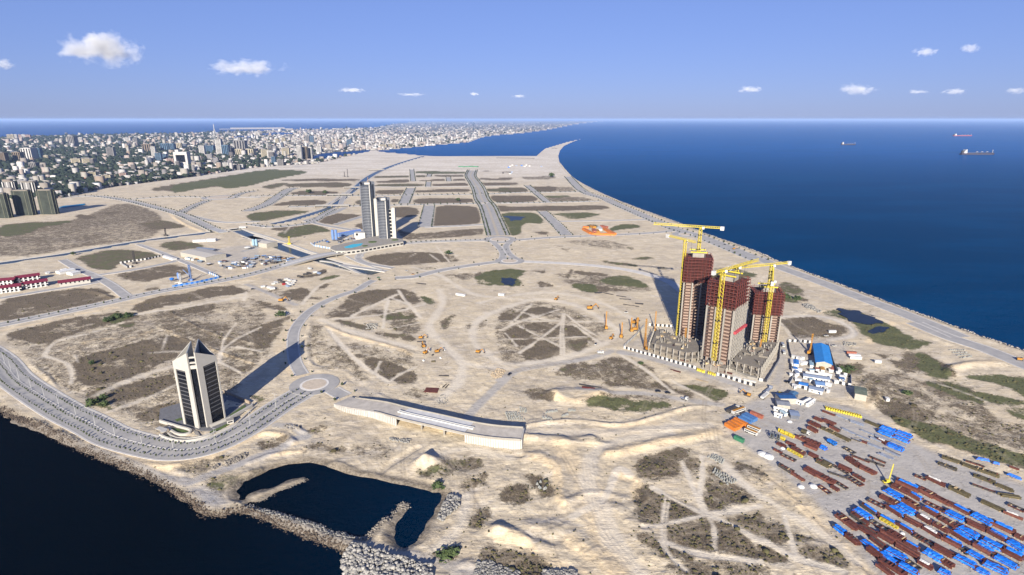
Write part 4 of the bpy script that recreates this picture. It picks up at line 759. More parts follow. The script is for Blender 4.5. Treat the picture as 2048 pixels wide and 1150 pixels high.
# ---- cranes
def lattice(m,p,q,w,bay,t_=.32,tri=False):
    t_=t_*.85
    p=np.array(p,float);q=np.array(q,float);d=q-p;L=np.linalg.norm(d);d/=L
    up=np.array((0,0,1.)) if abs(d[2])<.9 else np.array((1.,0,0)); a=np.cross(d,up);a/=np.linalg.norm(a);b=np.cross(a,d)
    C=[(-.5,-.5),(.5,-.5),(.5,.5),(-.5,.5)] if not tri else [(-.5,-.5),(.5,-.5),(0,.5)]
    K=[a*w*i+b*w*j for i,j in C]
    for k in K: m.beam(p+k,q+k,t_*1.25)
    n=max(1,int(L/bay))
    for i in range(n):
        s0=p+d*L*i/n; s1=p+d*L*(i+1)/n
        for j in range(len(K)): m.beam(s0+K[j],s1+K[(j+1)%len(K)],t_*.7); 
def crane(base,zb,head,tip,cw,label,wm=2.3,jw=1.8,mt=yel):
    x,y=base; zh=zrow(x,y,head); t=thing('tower_crane',label,'tower crane',(x,y,zb),0); h=zh-zb
    m=MB(); lattice(m,(0,0,0),(0,0,h-1.5),wm,wm*1.15,.42); m.build('mast',mt,t)
    if isinstance(tip,tuple):
        tp=np.array(G(*tip,zh)) if len(tip)==2 else np.array(tip[:2]); tz=0 if len(tip)==2 else tip[2]
        c_=np.array(G(*cw,zh)) if cw else np.array((x,y)); d=tp-np.array((x,y)); L=np.linalg.norm(d); d/=L
        m=MB(); lattice(m,(0,0,h),(d[0]*L,d[1]*L,h+tz),jw,jw*1.2,.34,True); m.build('jib',mt,t)
        cl=max(10,min(24,np.linalg.norm(c_-np.array((x,y))))) if cw else 11
        m=MB(); lattice(m,(0,0,h),(-d[0]*cl,-d[1]*cl,h),jw*.9,jw*1.2,.34,True); m.build('counter_jib',mt,t)
        m=MB(); m.box(-d[0]*cl,-d[1]*cl,h-2.4,3.6,2.4,3.6,math.atan2(d[1],d[0])); m.build('counterweight',wht,t)
        m=MB(); m.beam((d[0]*L*.6,d[1]*L*.6,h-1),(d[0]*L*.6,d[1]*L*.6,h-9),.12); m.build('hoist_rope',blackp,t)
    m=MB(); m.box(1.9,-1.2,h-2.5,2.2,1.8,2.4); m.build('cab',wht,t); m=MB(); m.box(0,0,h-1.6,3.2,3.2,1); m.build('slew_ring',mt,t)
    m=MB(); m.box(0,0,-.3,wm*2,wm*2,.8); m.build('base',conc,t)
    for k in range(1,4): m=MB(); m.box(0,0,0,wm*1.35,wm*1.35,.6); m.build('tie_collar',blackp,t,(0,0,h*k/4.2))
    return t
crane((c1_[0],c1_[1]),h1_,453,(1307,447),(1430,460),'highest yellow tower crane, standing on the tallest unfinished tower')
crane(G(1354,672),0,479,(1392,484),(1351,469),'slim yellow tower crane climbing the left edge of the tallest unfinished tower',2.3)
b3=G(1426,730); crane(b3,0,539,(1517,519),(1412,538),'thick yellow tower crane climbing the front of the middle unfinished tower',2.9,2.0)
crane((c2_[0]+9,c2_[1]+9),h2_-1,531,(1503,524),None,'short yellow crane mast on the roof of the middle unfinished tower',2.3)
crane((c3_[0]+1,c3_[1]),h3_,528,(1462,536),(1572,523),'yellow crane on the roof of the rightmost unfinished tower, jib reaching over the middle one',2.3)
x,y=G(1526,700); crane((x,y),0,560,(x+16,y+36,5.),None,'yellow tower crane up the front of the rightmost unfinished tower with a raised jib',2.6)
# ---- flyover
Lw=[np.array(G(x,y,7)) for x,y in ((686,810),(720,822),(757,830),(793,838))]; dk=[np.array(G(*p,7)) for p in ((684,789.5),(705,799),(760,811),(806,826),(872,841),(938,856),(990,864),(1044,868))]
fl=thing('flyover','unfinished curved concrete flyover with white ribbed ramp walls and a tan gap beneath','flyover',(-60,372,0))
dk=[p-np.array((-60,372)) for p in dk]; cl=smooth(dk,6); wdk=15.
tot=len(cl); i1=18; i2=30
m=MB(); ribbon(cl[:i1+1],wdk/2,-wdk/2,[7.0-4.6*(1-k/i1)**1.15 for k in range(i1+1)],-1,m); m.build('left_ramp',mat('ramp_sand',(.36,.33,.29),.9,.15,.2),fl)
m=MB(); ribbon(cl[i2:],wdk/2,-wdk/2,7.,-1,m); m.build('right_ramp',mat('ramp_sand',(.36,.33,.29)),fl)
m=MB(); ribbon(cl[i1:i2+1],wdk/2+.3,-wdk/2-.3,7.3,5.9,m); P=np.array(cl[i1:i2+1]); m.add([(*p,5.9) for p in P],[]) ; m.build('bridge_deck',mat('bridge_concrete',(.42,.42,.42),.85,.1,.3),fl)
m=MB(); ribbon(cl[i1:i2+1],wdk/2,-wdk/2,5.95,5.85,m); m.build('deck_soffit',conc,fl)
for off in (-.9,.9): m=MB(); ribbon(cl[i1-1:i2+2],off+.35,off-.35,8.1,7.0,m); m.build('median_barrier',wht,fl)
for off,k0 in ((-wdk/2-.5,i1-6),(wdk/2+.5,3)): m=MB(); ribbon(cl[k0:],off+.25,off-.25,[8.05-4.2*(1-min(1,(k+k0-3)/(i1-3)))**1.15 for k in range(len(cl)-k0)],1.5 if off>0 else 6.4,m); m.build('parapet',concl,fl)
# ribbed retaining wall panels: each rib panel its own piece
def ribs(seg,sgn,z1):
    P=resample(seg,1.6); pm_=MB(); pm_.box(0,0,-1,1.25,.5,1); pme=pm_.mesh('wall_panel')
    for k in range(len(P)-1):
        d=P[k+1]-P[k]; a_=math.atan2(d[1],d[0]); nrm=np.array((-math.sin(a_),math.cos(a_))); c=(P[k]+P[k+1])/2+nrm*sgn*(wdk/2+.35); zt=z1(k/(len(P)-1))
        m=MB(); m.box(0,0,0,1.3,.55,zt+.6); m.build('wall_panel',whitep,fl,(c[0],c[1],-.6),a_)
ribs(cl[:i1+1],-1,lambda u:7.2-4.6*(1-u)**1.15); ribs(cl[i2:],-1,lambda u:7.2); 
m=MB(); e=np.array(cl[-1]);d=np.array(cl[-1])-np.array(cl[-2]); m.box(e[0]+.5,e[1],-1,.8,wdk,8.1,math.atan2(d[1],d[0])); m.build('end_wall',whitep,fl)
for k,ii_ in enumerate((i1+4,i1+8)):
    p=np.array(cl[ii_]); d=np.array(cl[ii_+1])-p; a_=math.atan2(d[1],d[0]); 
    for o in (-4.5,0,4.5): m=MB(); m.cyl(p[0]-math.sin(a_)*o,p[1]+math.cos(a_)*o,-1,.65,6.9,10); m.build('pier',concl,fl)
    m=MB(); m.box(p[0],p[1],5.0,1.6,13,.95,a_); m.build('pier_cap',concl,fl)
# ---- bridges over the canals
def bridge(p0,p1,wd,z,label,piers=2,col=concl):
    A=np.array(G(*p0));B_=np.array(G(*p1)); c=(A+B_)/2; d=B_-A; L=np.linalg.norm(d); rz=math.atan2(d[1],d[0])
    t=thing('canal_bridge',label,'bridge',(*c,0),rz); m=MB(); m.box(0,0,z-1.1,L,wd,1.1); m.build('deck',mat('bridge_road',(.30,.3,.305),.9,.1,.2),t)
    for s in(-1,1): m=MB(); m.box(0,s*(wd/2+.25),z-1.3,L,.5,2.1); m.build('parapet',col,t)
    for k in range(piers): x=L*(k+1)/(piers+1)-L/2; m=MB(); m.box(x,0,-4,1,wd*.9,z+2.9); m.build('pier',concl,t)
    for s in (-1,1): m=MB(); m.box(s*(L/2-.8),0,-4,1.6,wd,z+2.9); m.build('abutment',concl,t)
    return t
bridge((630,414),(699,413),16,4,'nearest of the long flat bridges over the upper canal, left of the rounded towers',3)
bridge((654,391.5),(705,391),16,4,'second long flat bridge up the upper canal, with road trees on either side',3)
bridge((688,376.5),(724,376.5),12,4,'third flat bridge up the canal, just left of the top of the tallest rounded tower',2)
bridge((737,341.5),(769,341),12,4,'farthest flat bridge over the upper canal, near the pale sand flats',2)
P0=[G(x,y) for x,y in ((560,533),(600,525.5),(643,516),(690,507),(735,499))]; c=np.mean(P0,0); cb=thing('canal_bridge','long curved road bridge carrying the main road over the canal below the pool podium','bridge',(*c,0))
Pl=smooth([(p[0]-c[0],p[1]-c[1]) for p in P0],6); n_=len(Pl); zz=[.35+4.2*math.sin(math.pi*k/(n_-1)) for k in range(n_)]
def arcr(o0,o1,dz,th,nm,mt_):
    m=MB(); P=np.array(Pl); d=np.gradient(P,axis=0); d/=np.hypot(d[:,0],d[:,1])[:,None]; nr=np.c_[-d[:,1],d[:,0]]
    for k in range(n_-1):
        q=[]; 
        for kk in (k,k+1):
            for o in (o0,o1): q.append((*(P[kk]+nr[kk]*o),zz[kk]+dz))
        V=[(x,y,z_-th) for x,y,z_ in q]+q; m.add(V,[(4,6,7,5)[::-1],(0,1,3,2),(0,2,6,4)[::-1],(1,5,7,3)[::-1]])
    m.build(nm,mt_,cb)
arcr(11.5,-11.5,0,1.3,'deck',mat('bridge_road',(.3,.3,.3))); arcr(12,11.5,.9,2.4,'parapet',concl); arcr(-11.5,-12,.9,2.4,'parapet',concl); arcr(1.2,-1.2,.25,.3,'median',paver)
for px_ in (650,672): x,y=G(px_,513 if px_==650 else 511); m=MB(); m.box(x-c[0],y-c[1],-4,1.2,20,6.5,.35); m.build('pier',concl,cb)
bridge((424,459),(447,466),18,2.2,'short road bridge where the left canal meets the diagonal canal',0)
bridge((478,456.5),(492,455.5),10,2.2,'small white railed bridge at the head of the diagonal canal',0,wht)
# concrete sloping canal banks
def bank(s,label):
    P=[np.array(p) for p in smooth(pts(s),4)]; c=np.mean(P,0); m=MB(); ribbon([p-c for p in P],2.2,-2.2,.75,-.5,m); o=m.build('canal_wall',whitep,None,(*c,0)); tag(o,label,'canal wall')
bank('j 540,850 640,865 750,905 850,950','white concrete canal wall below the curved road bridge, left side')
bank('j 735,815 830,860 920,890 1020,922','white concrete canal wall right of the canal below the curved road bridge')
bank('j 0,625 120,660 330,730 500,790 610,810','pale canal wall along the far side of the diagonal canal')
# ================================================================ steel yard
rust=mat('rusty_steel',(.085,.026,.02),.85,.35,.7); rust2=mat('rusty_steel_light',(.13,.045,.032),.85,.3,.7); olive=mat('olive_steel',(.07,.058,.03),.85,.3,.6); tarpb=mat('blue_tarpaulin',(.008,.13,.55),.5,.25,.9,bump=.25,bscale=1.6)
tarpw=mat('white_tarpaulin',(.48,.48,.47),.6,.12,.6); timb=mat('timber',(.30,.22,.13)); galv=mat('galvanised_steel',(.20,.22,.27),.5,.2,.6); dsteel=mat('dark_steel',(.05,.045,.042),.7,.3,.6)
def ibeam():
    m=MB(); m.box(0,0,0,1,1,.16); m.box(0,0,.16,1,.22,.68); m.box(0,0,.84,1,1,.16); return m.mesh('beam')
IB={}
def ib(k):
    if k not in IB: me_=ibeam(); me_.materials.append(k); IB[k]=me_
    return IB[k]
BX=MB().box(0,0,0,1,1,1)
BXM={}
def bx(k,name='bearer'):
    if (k.name,name) not in BXM: me_=BX.mesh(name); me_.materials.append(k); BXM[(k.name,name)]=me_
    return BXM[(k.name,name)]
TP=[]
for v in range(5):
    r_=random.Random(v); nx,ny=9,5; V=[];F=[]
    for i in range(nx+1):
        for j in range(ny+1):
            x=i/nx-.5; y=j/ny-.5; e=min(1,min(i,nx-i)/1.+.0,min(j,ny-j)/1.); zz_=1.+r_.uniform(-.13,.13) if e>0 else r_.uniform(.05,.3)
            V.append((x*(1+r_.uniform(-.04,.04)),y*(1+r_.uniform(-.1,.1))*1.08,zz_))
    for i in range(nx):
        for j in range(ny): a=i*(ny+1)+j; F.append((a,a+ny+1,a+ny+2,a+1))
    TP.append((V,F))
TPM={}
def tarp(k,v):
    if (k.name,v) not in TPM: me_=bpy.data.meshes.new('tarp'); me_.from_pydata(TP[v][0],[],TP[v][1]); me_.materials.append(k); TPM[(k.name,v)]=me_
    return TPM[(k.name,v)]
DESC={'r':'rust red steel stack','b':'blue tarpaulin covered steel stack','rb':'rusty steel stack half covered by a blue tarpaulin','w':'steel stack under a white sheet','k':'dark open ladder frame stack','g':'olive brown steel stack','s':'grey galvanised steel stack','y':'yellow lattice frame','rw':'rust red steel stack with white sheeting'}
def stack(fr,x0,y0,x1,y1,ty,wd,label):
    A=np.array(gp(fr,x0,y0)); B_=np.array(gp(fr,x1,y1)); c=(A+B_)/2; d=B_-A; L=max(2.5,np.linalg.norm(d)*1.06); wd*=1.2 if fr in 'AB' else 1.08; rz=math.atan2(d[1],d[0])
    t=thing('steel_stack',label,'steel stack' if ty!='y' else 'lattice frame',(*c,gz(*c)),rz,'stacks in the steel yard'); h=R.uniform(1.1,1.9)*(1.15 if wd>3.2 else 1)
    def add(me_,n,x,y,z,sx,sy,sz,r=0): o=obj(n,me_,None,t,(x,y,z),r); o.scale=(sx,sy,sz); return o
    for x in (-.36,.0,.36): add(bx(timb),'bearer',x*L,0,0,.35,wd*1.08,.28)
    if ty in('k',):
        for s in (-1,1): add(ib(dsteel if R.random()<.6 else rust),'rail_beam',0,s*wd*.42,.28,L,.32,.75)
        n=max(3,int(L/2.0))
        for i in range(n): add(bx(rust if R.random()<.4 else dsteel,'rung'),'rung',(i/(n-1)-.5)*L*.96,0,.3,.4,wd,.7)
        return t
    if ty=='y':
        for s in (-1,1): add(bx(yel,'rail'),'rail',0,s*.6,.5,L,.35,.35); add(bx(yel,'rail'),'rail',0,s*.6,1.5,L,.3,.3)
        for i in range(6): add(bx(yel,'rung'),'rung',(i/5-.5)*L*.97,0,.55,.25,1.3,1.2)
        return t
    k={'r':rust,'b':rust,'rb':rust,'w':rust,'rw':rust,'g':olive,'s':galv}[ty]
    n=max(3,min(9,int(wd/.75))); 
    for i in range(n):
        y=((i+.5)/n-.5)*wd; l=L*R.uniform(.8,1); hh=h*R.uniform(.72,1.05)*(.55 if ty=='s' else 1)
        kk=k if R.random()<.75 or ty in 'gs' else rust2
        add(ib(kk if R.random()>.06 else dsteel),'beam',R.uniform(-1,1)*(L-l)/2,y,.28,l,wd/n*.92,hh)
    if ty in 'rg' and R.random()<.7:
        for i in range(R.randint(2,6)): add(bx(R.choice((k,k,rust2,dsteel,timb)),'cross_piece'),'cross_piece',R.uniform(-.42,.42)*L,R.uniform(-.1,.1)*wd,.28+h*.95,R.uniform(.3,.6),wd*R.uniform(.6,1),.3)
    if ty=='b': add(tarp(tarpb,R.randrange(5)),'tarp',0,0,.25,L*1.0,wd*1.08,h*1.12)
    if ty=='rb': add(tarp(tarpb,R.randrange(5)),'tarp',R.uniform(-.05,.05)*L,wd*.2,.25,L*.86,wd*.58,h*1.2)
    if ty in('w','rw'): add(tarp(tarpw,R.randrange(5)),'tarp',-L*.08,wd*.14,.25,L*.7,wd*.62,h*1.18)
    if ty=='y': pass
    return t
ROWS=[('the lowest row beside the sand bank','A 210,640,330,730,b,2.6;A 330,740,470,850,r,2.8'),
('the row of long blue bottom strips','A 500,795,670,925,b,2.8;A 680,920,870,1050,b,3;A 880,1050,1080,1160,b,3'),
('the rust row under the blue strips','A 560,885,690,985,r,2.8;A 690,1000,960,1170,r,3.4;A 660,1050,820,1170,r,2.6'),
('the broad rust row near the sand','A 245,530,460,690,r,4.2;A 380,515,560,640,r,3.4;A 470,650,650,760,r,4.2;A 590,765,740,875,r,3;A 750,885,960,1000,b,4;A 970,1010,1098,1100,k,3.2;A 660,720,850,830,r,4;A 850,830,1090,970,r,4.2;B 50,910,240,1015,b,3.4;B 240,1010,360,1085,r,3.4;B -20,1010,140,1100,rw,2.8;B 200,1110,320,1170,b,3'),
('the row led by a square tarpaulin','A 425,470,590,575,b,4;A 590,590,760,690,k,3.4;A 770,700,940,800,r,3.2;A 940,810,1098,900,rb,2.4;B -40,740,150,850,k,3.4;B 150,860,350,970,r,3.6;B 370,965,590,1080,b,3.2;B 590,1090,730,1160,b,3'),
('the row beside the narrow yellow lattice','A 490,420,650,530,rb,2.6;A 670,535,850,640,rb,3.2;A 690,575,870,675,y,2;A 870,625,1040,725,rb,3;A 1050,740,1140,790,k,3.2'),
('the row led by a ladder frame','A 570,370,740,455,k,3.2;A 750,435,940,555,rb,3.6;A 950,565,1120,655,r,3.2;B 30,650,230,770,rw,3.4;B 240,770,440,875,rb,3.4;B 450,885,520,945,k,3;B 510,910,670,1005,b,3.4;B 670,1030,920,1145,b,4.2'),
('the mid yard row with white ends','A 680,330,870,430,r,2.8;A 875,420,1050,525,b,4.4;B -10,540,130,625,rw,3;B 150,625,310,715,r,2.8;B 330,695,550,830,rb,4;B 570,840,780,955,rb,3.6;B 785,960,1020,1090,b,3.8'),
('the row third below the mobile crane','A 745,260,930,365,b,4.4;A 930,370,1098,475,r,3.4;B 40,455,205,550,rb,3.4;B 215,560,400,660,r,3.6;B 415,655,615,770,b,4.6;B 655,785,870,895,b,3.8;B 875,895,1100,1010,rb,4'),
('the row second below the mobile crane','A 810,225,990,310,r,3;A 985,300,1120,380,rb,3.6;B 75,400,260,490,k,3.2;B 270,490,470,590,b,4.4;B 485,595,700,695,r,3.4;B 705,690,920,805,rb,3.6;B 930,800,1110,910,b,4.4'),
('the row just below the mobile crane','A 850,170,1098,285,rb,4;B 0,265,160,350,r,4;B 165,345,330,430,r,3.2;B 345,425,545,530,rb,3.8;B 560,525,755,635,b,4.2;B 770,620,1000,725,rb,3.6;B 1000,740,1100,790,r,3'),
('the bare ground right of the crane','B -40,115,70,160,k,2.4;C 430,785,690,910,rw,2.4;C 740,920,1020,1050,g,3;C 1060,880,1360,990,k,1.6;C 1410,1020,1700,1065,g,2.2;B 650,385,880,490,g,3;B 885,500,1080,580,w,1.6;B 935,415,1098,490,k,3'),
('the dark rows at the far right','C 590,590,850,690,g,3;C 650,510,900,595,g,2.6;C 910,600,1150,690,g,3;C 1160,690,1420,780,g,3;C 1060,750,1360,865,g,3.4;C 1370,880,1620,980,g,2.8;C 970,560,1125,610,k,1.8;C 1130,610,1215,645,k,1.4;C 1550,640,1690,690,r,1.4;C 1330,600,1420,620,b,1.3;C 1530,740,1720,815,b,1.5;C 1110,540,1290,570,b,1.1'),
('the group below the yellow drum line','D 680,115,800,165,r,3.6;D 800,145,960,210,r,4;D 610,175,760,245,r,3.8;D 600,245,720,315,r,3.4;D 890,230,1020,300,r,3;D 770,245,960,330,g,3;D 960,335,1160,430,g,3;D 790,20,960,85,r,1.8;D 970,75,1140,140,s,1.6'),
('the grey steel group at upper right','D 1050,250,1240,340,s,2.2;D 1250,345,1430,415,s,1.8;D 1310,275,1480,345,s,1.8;D 1500,345,1700,425,s,3;D 1710,425,1920,505,s,2.4;D 1150,150,1350,220,s,3;D 1370,160,1560,240,g,2.6;D 1440,380,1600,445,s,2.2;D 1390,455,1600,540,s,2.8;D 1620,535,1830,635,s,2.8;D 1550,590,1740,675,s,3;D 1190,395,1320,440,s,1.4;D 1320,435,1390,460,r,1.6'),
('the blue group at the yard corner','D 1575,240,1780,320,b,4;D 1540,295,1740,375,b,3.6;D 1790,305,1990,385,b,4.2;D 1755,370,1960,450,b,3.2;D 1655,465,1880,560,b,4.4;D 1530,405,1650,470,w,2'),
('the cluster around the blue lorry','D 500,365,560,395,r,2;D 560,420,770,500,r,4.6;D 550,480,720,550,r,3.2;D 300,445,430,500,r,2.6;D 180,460,290,510,r,3;D 430,370,560,430,r,3;D 760,505,840,550,b,3;D 370,520,550,620,r,3.2'),
('the rows left of the mobile crane','D 320,545,510,650,y,2.2;D 130,545,250,600,r,1.2;D 240,610,420,695,k,3;D 600,600,730,665,r,3;D 700,690,900,790,g,3.6;D 790,670,930,740,s,1.6;D 995,755,1190,845,r,2.8;D 935,760,1130,870,k,2.2;D 1110,655,1300,780,r,4.2;D 1300,775,1510,880,r,4.2;D 1190,625,1420,715,k,1.6;D 1430,640,1640,725,k,1.6;D 1400,690,1620,770,k,1.6;D 1090,520,1220,595,k,3.2;D 1200,880,1370,975,r,2.6;D 1130,910,1320,1030,k,4;D 550,800,740,905,r,4.6;D 730,890,950,1010,r,4.6;D 950,970,1120,1075,k,2.6;D 910,1045,1010,1105,r,2.4;D 200,755,370,860,r,2.2;D 370,860,550,975,r,2.2;D 240,760,400,840,k,1.6;D 880,855,1130,940,k,1.;D 750,1040,890,1140,k,3')]
for rd,s in ROWS:
    it=[q.split() for q in s.split(';')]; it=[(f,*a.split(',')) for f,a in it]
    it.sort(key=lambda q:pxy(q[0],float(q[1]),0)[0])
    for k,q in enumerate(it):
        ds={'rb':'blue and rust stack','b':'blue tarpaulin stack','r':'rust red steel stack','k':'dark ladder frame stack','g':'olive brown steel stack','s':'grey steel stack','w':'white sheeted stack','rw':'white and rust stack','y':'yellow lattice frame'}[q[5]]
        stack(q[0],*map(float,q[1:5]),q[5],float(q[6]),ds+', '+ordn(k)+' from left in '+rd)
# ---- containers, lorries, cars, cabins
def ang(fr,x0,y0,x1,y1,z=0):
    A=np.array(gp(fr,x0,y0,z)); B_=np.array(gp(fr,x1,y1,z)); c=(A+B_)/2; d=B_-A; return c,np.linalg.norm(d),math.atan2(d[1],d[0])
def container(fr,x0,y0,x1,y1,col,label,wd=2.6,h=2.7,gr=None,cat='shipping container'):
    c,L,rz=ang(fr,x0,y0,x1,y1); t=thing('shipping_container' if cat!='cabin' else 'cabin',label,cat,(*c,gz(*c)),rz,gr); m=MB(); m.box(0,0,.1,L,wd,h-.25)
    n=max(4,int(L/1.2))
    for i in range(n):
        x=(i+.5)/n*L-L/2
        for s in(-1,1): m.box(x,s*wd/2,.3,.5,.12,h-.7)
    m.build('body',col,t); m=MB(); m.box(0,0,h-.15,L+.1,wd+.1,.15); m.build('roof',col,t); m=MB(); m.box(L/2+.03,0,.3,.08,wd*.9,h-.7); m.build('door',col,t); return t
cO=mat('container_orange',(.42,.13,.02),.6,.15); cB=mat('container_blue',(.05,.13,.30),.6,.15); cR=mat('container_rust',(.24,.08,.05),.7,.2); cG=mat('container_green',(.03,.13,.07),.6,.2); beige=mat('beige_roof',(.33,.26,.17)); cGy=mat('grey_roof',(.16,.17,.20),.6,.12); 
for i,(x0,y0,x1,y1) in enumerate(((125,490,250,560),(165,470,290,545),(205,450,330,515),(235,430,385,505))): container('v',x0,y0,x1,y1,cO,ordn(i)+' orange container from the left, in the row beside the white coaches')
for i,(x0,y0,x1,y1) in enumerate(((290,415,430,480),(330,385,470,455),(365,370,500,440))): container('v',x0,y0,x1,y1,cB,ordn(i)+' blue container from the left, between the orange and brick red ones')
container('v',430,350,575,410,cR,'brick red container at the right end of the coloured container row')
container('v',235,650,345,700,cG,'dark green container alone on the sand bank edge')
tyre=mat('tyre',(.015,.015,.015))
WH=MB().add([( .5*math.cos(6.2832*i/10),s*.2,.5+.5*math.sin(6.2832*i/10)) for s in(-1,1) for i in range(10)],[tuple(range(9,-1,-1)),tuple(range(10,20))]+[(i,(i+1)%10,(i+1)%10+10,i+10) for i in range(10)]).mesh('wheel')
def lorry(fr,x0,y0,x1,y1,col,label,bed=None,kind='lorry',h=2.8):
    c,L,rz=ang(fr,x0,y0,x1,y1); L=max(L,6); t=thing('lorry' if kind!='coach' else 'coach',label,kind,(*c,gz(*c)+.12),rz); wd=2.5
    if kind=='coach':
        m=MB(); m.box(0,0,.6,L,wd,h-.6); m.build('body',col,t); m=MB(); m.box(0,0,h,L*.97,wd*.8,.15); m.build('roof',bed or col,t); m=MB(); m.box(0,0,1.6,L*.9,wd+.08,.7); m.build('window',dglass,t)
    else:
        m=MB(); m.box(L/2-1,0,.6,2,wd*.95,2.2); m.build('cab',col,t); m=MB(); m.box(L/2-.3,0,1.6,.68,wd*.97,.7); m.build('windscreen',dglass,t)
        m=MB(); m.box(-1.2,0,1.0,L-2.6,wd,.3 if bed is None else h-1.2); m.build('load_bed',bed or galv,t)
    for x in (L/2-1.2,-L/2+1.2,-L/2+2.4):
        for s in (-1,1): obj('wheel',WH,tyre,t,(x,s*1.1,0))
    return t
lorry('v',360,560,510,620,wht,'lower of two white coaches with orange roofs beside the orange containers',ora,'coach'); lorry('v',395,520,545,580,wht,'upper of two white coaches with orange roofs beside the orange containers',ora,'coach')
lorry('v',150,345,280,285,wht,'dark roofed lorry above the container row',dsteel); lorry('v',210,355,350,305,wht,'white coach with an orange roof above the container row',ora,'coach')
lorry('v',565,175,640,110,wht,'white lorry parked left of the blue roofed shed',wht); lorry('v',600,110,680,45,galv,'long grey trailer left of the yellow reels')
lorry('D',500,300,620,345,wht,'white walled open lorry among the rust stacks',olive); lorry('D',860,430,970,490,blu,'blue lorry alone in the open ground of the steel yard',blu)
lorry('u',165,110,185,170,wht,'white lorry nearest the striped camp fence, upper of two'); lorry('u',180,215,195,270,wht,'white lorry on the track left of the camp, lower of two')
lorry('g',1395,835,1430,845,wht,'white lorry on the grey dirt road right of the grass strip'); lorry('g',745,490,795,488,wht,'white tanker on the track left of the striped fence',wht)
def car(fr,x,y,rz,col,label,gr=None):
    c=gp(fr,x,y); t=thing('car',label,'car',(*c,gz(*c)+.15),rz,gr); m=MB(); m.box(0,0,.35,4.4,1.8,.6); m.build('body',col,t); m=MB(); m.prism([(-1.5,-.8),(1.1,-.8),(1.1,.8),(-1.5,.8)],.95,1.5); m.build('cabin',dglass,t)
    for x_ in (-1.4,1.4):
        for s in (-1,1): o=obj('wheel',WH,tyre,t,(x_,s*.8,0)); o.scale=(.62,.62,.62)
    return t
dkc=mat('dark_car',(.02,.022,.03),.3); redc=mat('red_car',(.25,.02,.02),.4)
for fr,x,y,rz,col,l in (('g',1210,785,0,dkc,'dark car on the grey dirt road, left of a second dark car'),('g',1285,797,0,dkc,'dark car on the grey dirt road, right of a second dark car'),('f',1990,650,1,dkc,'dark blue car at the top of the grey diagonal track'),
 ('s',75,570,1.2,wht,'white pickup at the right edge of the hatched circle'),('s',460,165,0,wht,'white van beside the red and yellow lorry, north of the drilling rigs'),('u',230,645,.3,dkc,'dark car outside the lower left corner of the camp'),
 ('j',1200,930,0,wht,'white car at the junction right of the canal end'),('j',1250,955,0,ora,'orange car at the junction right of the canal end'),('j',585,798,0,wht,'white minibus beside the canal wall below the pool podium'),('j',1830,670,.5,wht,'white car entering the big roundabout'),
 ('h',535,432,0,wht,'white car at the corner of the blue roofed warehouse'),('h',475,352,0,wht,'white minibus beside the bend of the grey track'),('j',985,980,.4,cG,'green lorry cab at the head of the curved asphalt road'),('l',190,420,.3,dkc,'dark car on the coast road behind the tallest crane'),
 ('y',970,660,.5,dkc,'dark car on the dirt road beside the white vehicles'),('j',640,883,0,dkc,'dark car under the curved bridge slip road')):
    car(fr,x,y,rz,col,l)
def mk_vehicle_cluster(): pass
# ---- camp: cabins, sheds, warehouse
def house(fr,x0,y0,x1,y1,wd,h,wall,roof,label,cat='cabin',rh=.8,name='cabin',win=True,gr=None,z=0):
    c,L,rz=ang(fr,x0,y0,x1,y1); t=thing(name,label,cat,(*c,gz(*c) if z==0 else z),rz,gr); m=MB(); m.box(0,0,-.5,L,wd,h+.5); m.build('wall',wall,t)
    m=MB(); m.gable(0,0,h,L,wd,rh); m.build('roof',roof,t)
    if win:
        n=max(1,int(L/4)); me_=bx(dglass,'window')
        for i in range(n):
            o=obj('window',me_,None,t,((i+.5)/n*L-L/2,-wd/2-.04,1)); o.scale=(1.1,.12,1.)
        o=obj('door',bx(mat('door_blue',(.03,.06,.14)),'door'),None,t,(L*.32,-wd/2-.05,0)); o.scale=(.9,.12,2)
    return t
wx=gp('u',715,250,5); A_=np.array(gp('u',690,120,7)); B_=np.array(gp('u',735,372,7)); c=(A_+B_)/2; d=B_-A_; L=np.linalg.norm(d); rz=math.atan2(d[1],d[0])
ww=np.linalg.norm(np.array(gp('u',840,398,5))-np.array(gp('u',622,375,5)))
t=thing('warehouse','large warehouse with a bright blue gable roof inside the striped camp fence','warehouse',(*c,0),rz); m=MB(); m.box(0,0,-.5,L-1,ww-1,6.5); m.build('wall',mat('shed_wall',(.3,.28,.24)),t)
sh=mat('blue_roof_sheet',(.02,.17,.46),.45,.1,.3); m=MB(); n=14
for i in range(n):
    x=-L/2-.3+(L+.6)*i/n; w_=(L+.6)/n-.05
    for s in (-1,1): MB().add([(x,0,8.1),(x+w_,0,8.1),(x+w_,s*(ww/2+.5),6.),(x,s*(ww/2+.5),6.),(x,0,7.9),(x+w_,0,7.9),(x+w_,s*(ww/2+.5),5.8),(x,s*(ww/2+.5),5.8)],[(0,1,2,3)[::s],(4,7,6,5)[::s],(0,4,5,1)[::s],(3,2,6,7)[::s],(0,3,7,4)[::s],(1,5,6,2)[::s]]).build('roof_sheet',sh,t)
m=MB(); m.add([(L/2-.4,-ww/2,6),(L/2-.4,ww/2,6),(L/2-.4,0,7.9),(-L/2+.4,-ww/2,6),(-L/2+.4,ww/2,6),(-L/2+.4,0,7.9)],[(0,1,2),(5,4,3)]); m.build('gable_wall',mat('shed_wall',(.3,.28,.24)),t)
blr=mat('camp_blue_roof',(.03,.14,.40),.5,.1); gyb=mat('camp_greyblue_roof',(.17,.21,.29),.5,.1); dkb=mat('navy_roof',(.015,.06,.17),.5,.15); grn_=mat('green_grey_roof',(.10,.12,.09),.7,.2,.4); pw=mat('camp_white',(.46,.46,.45),.6,.08)
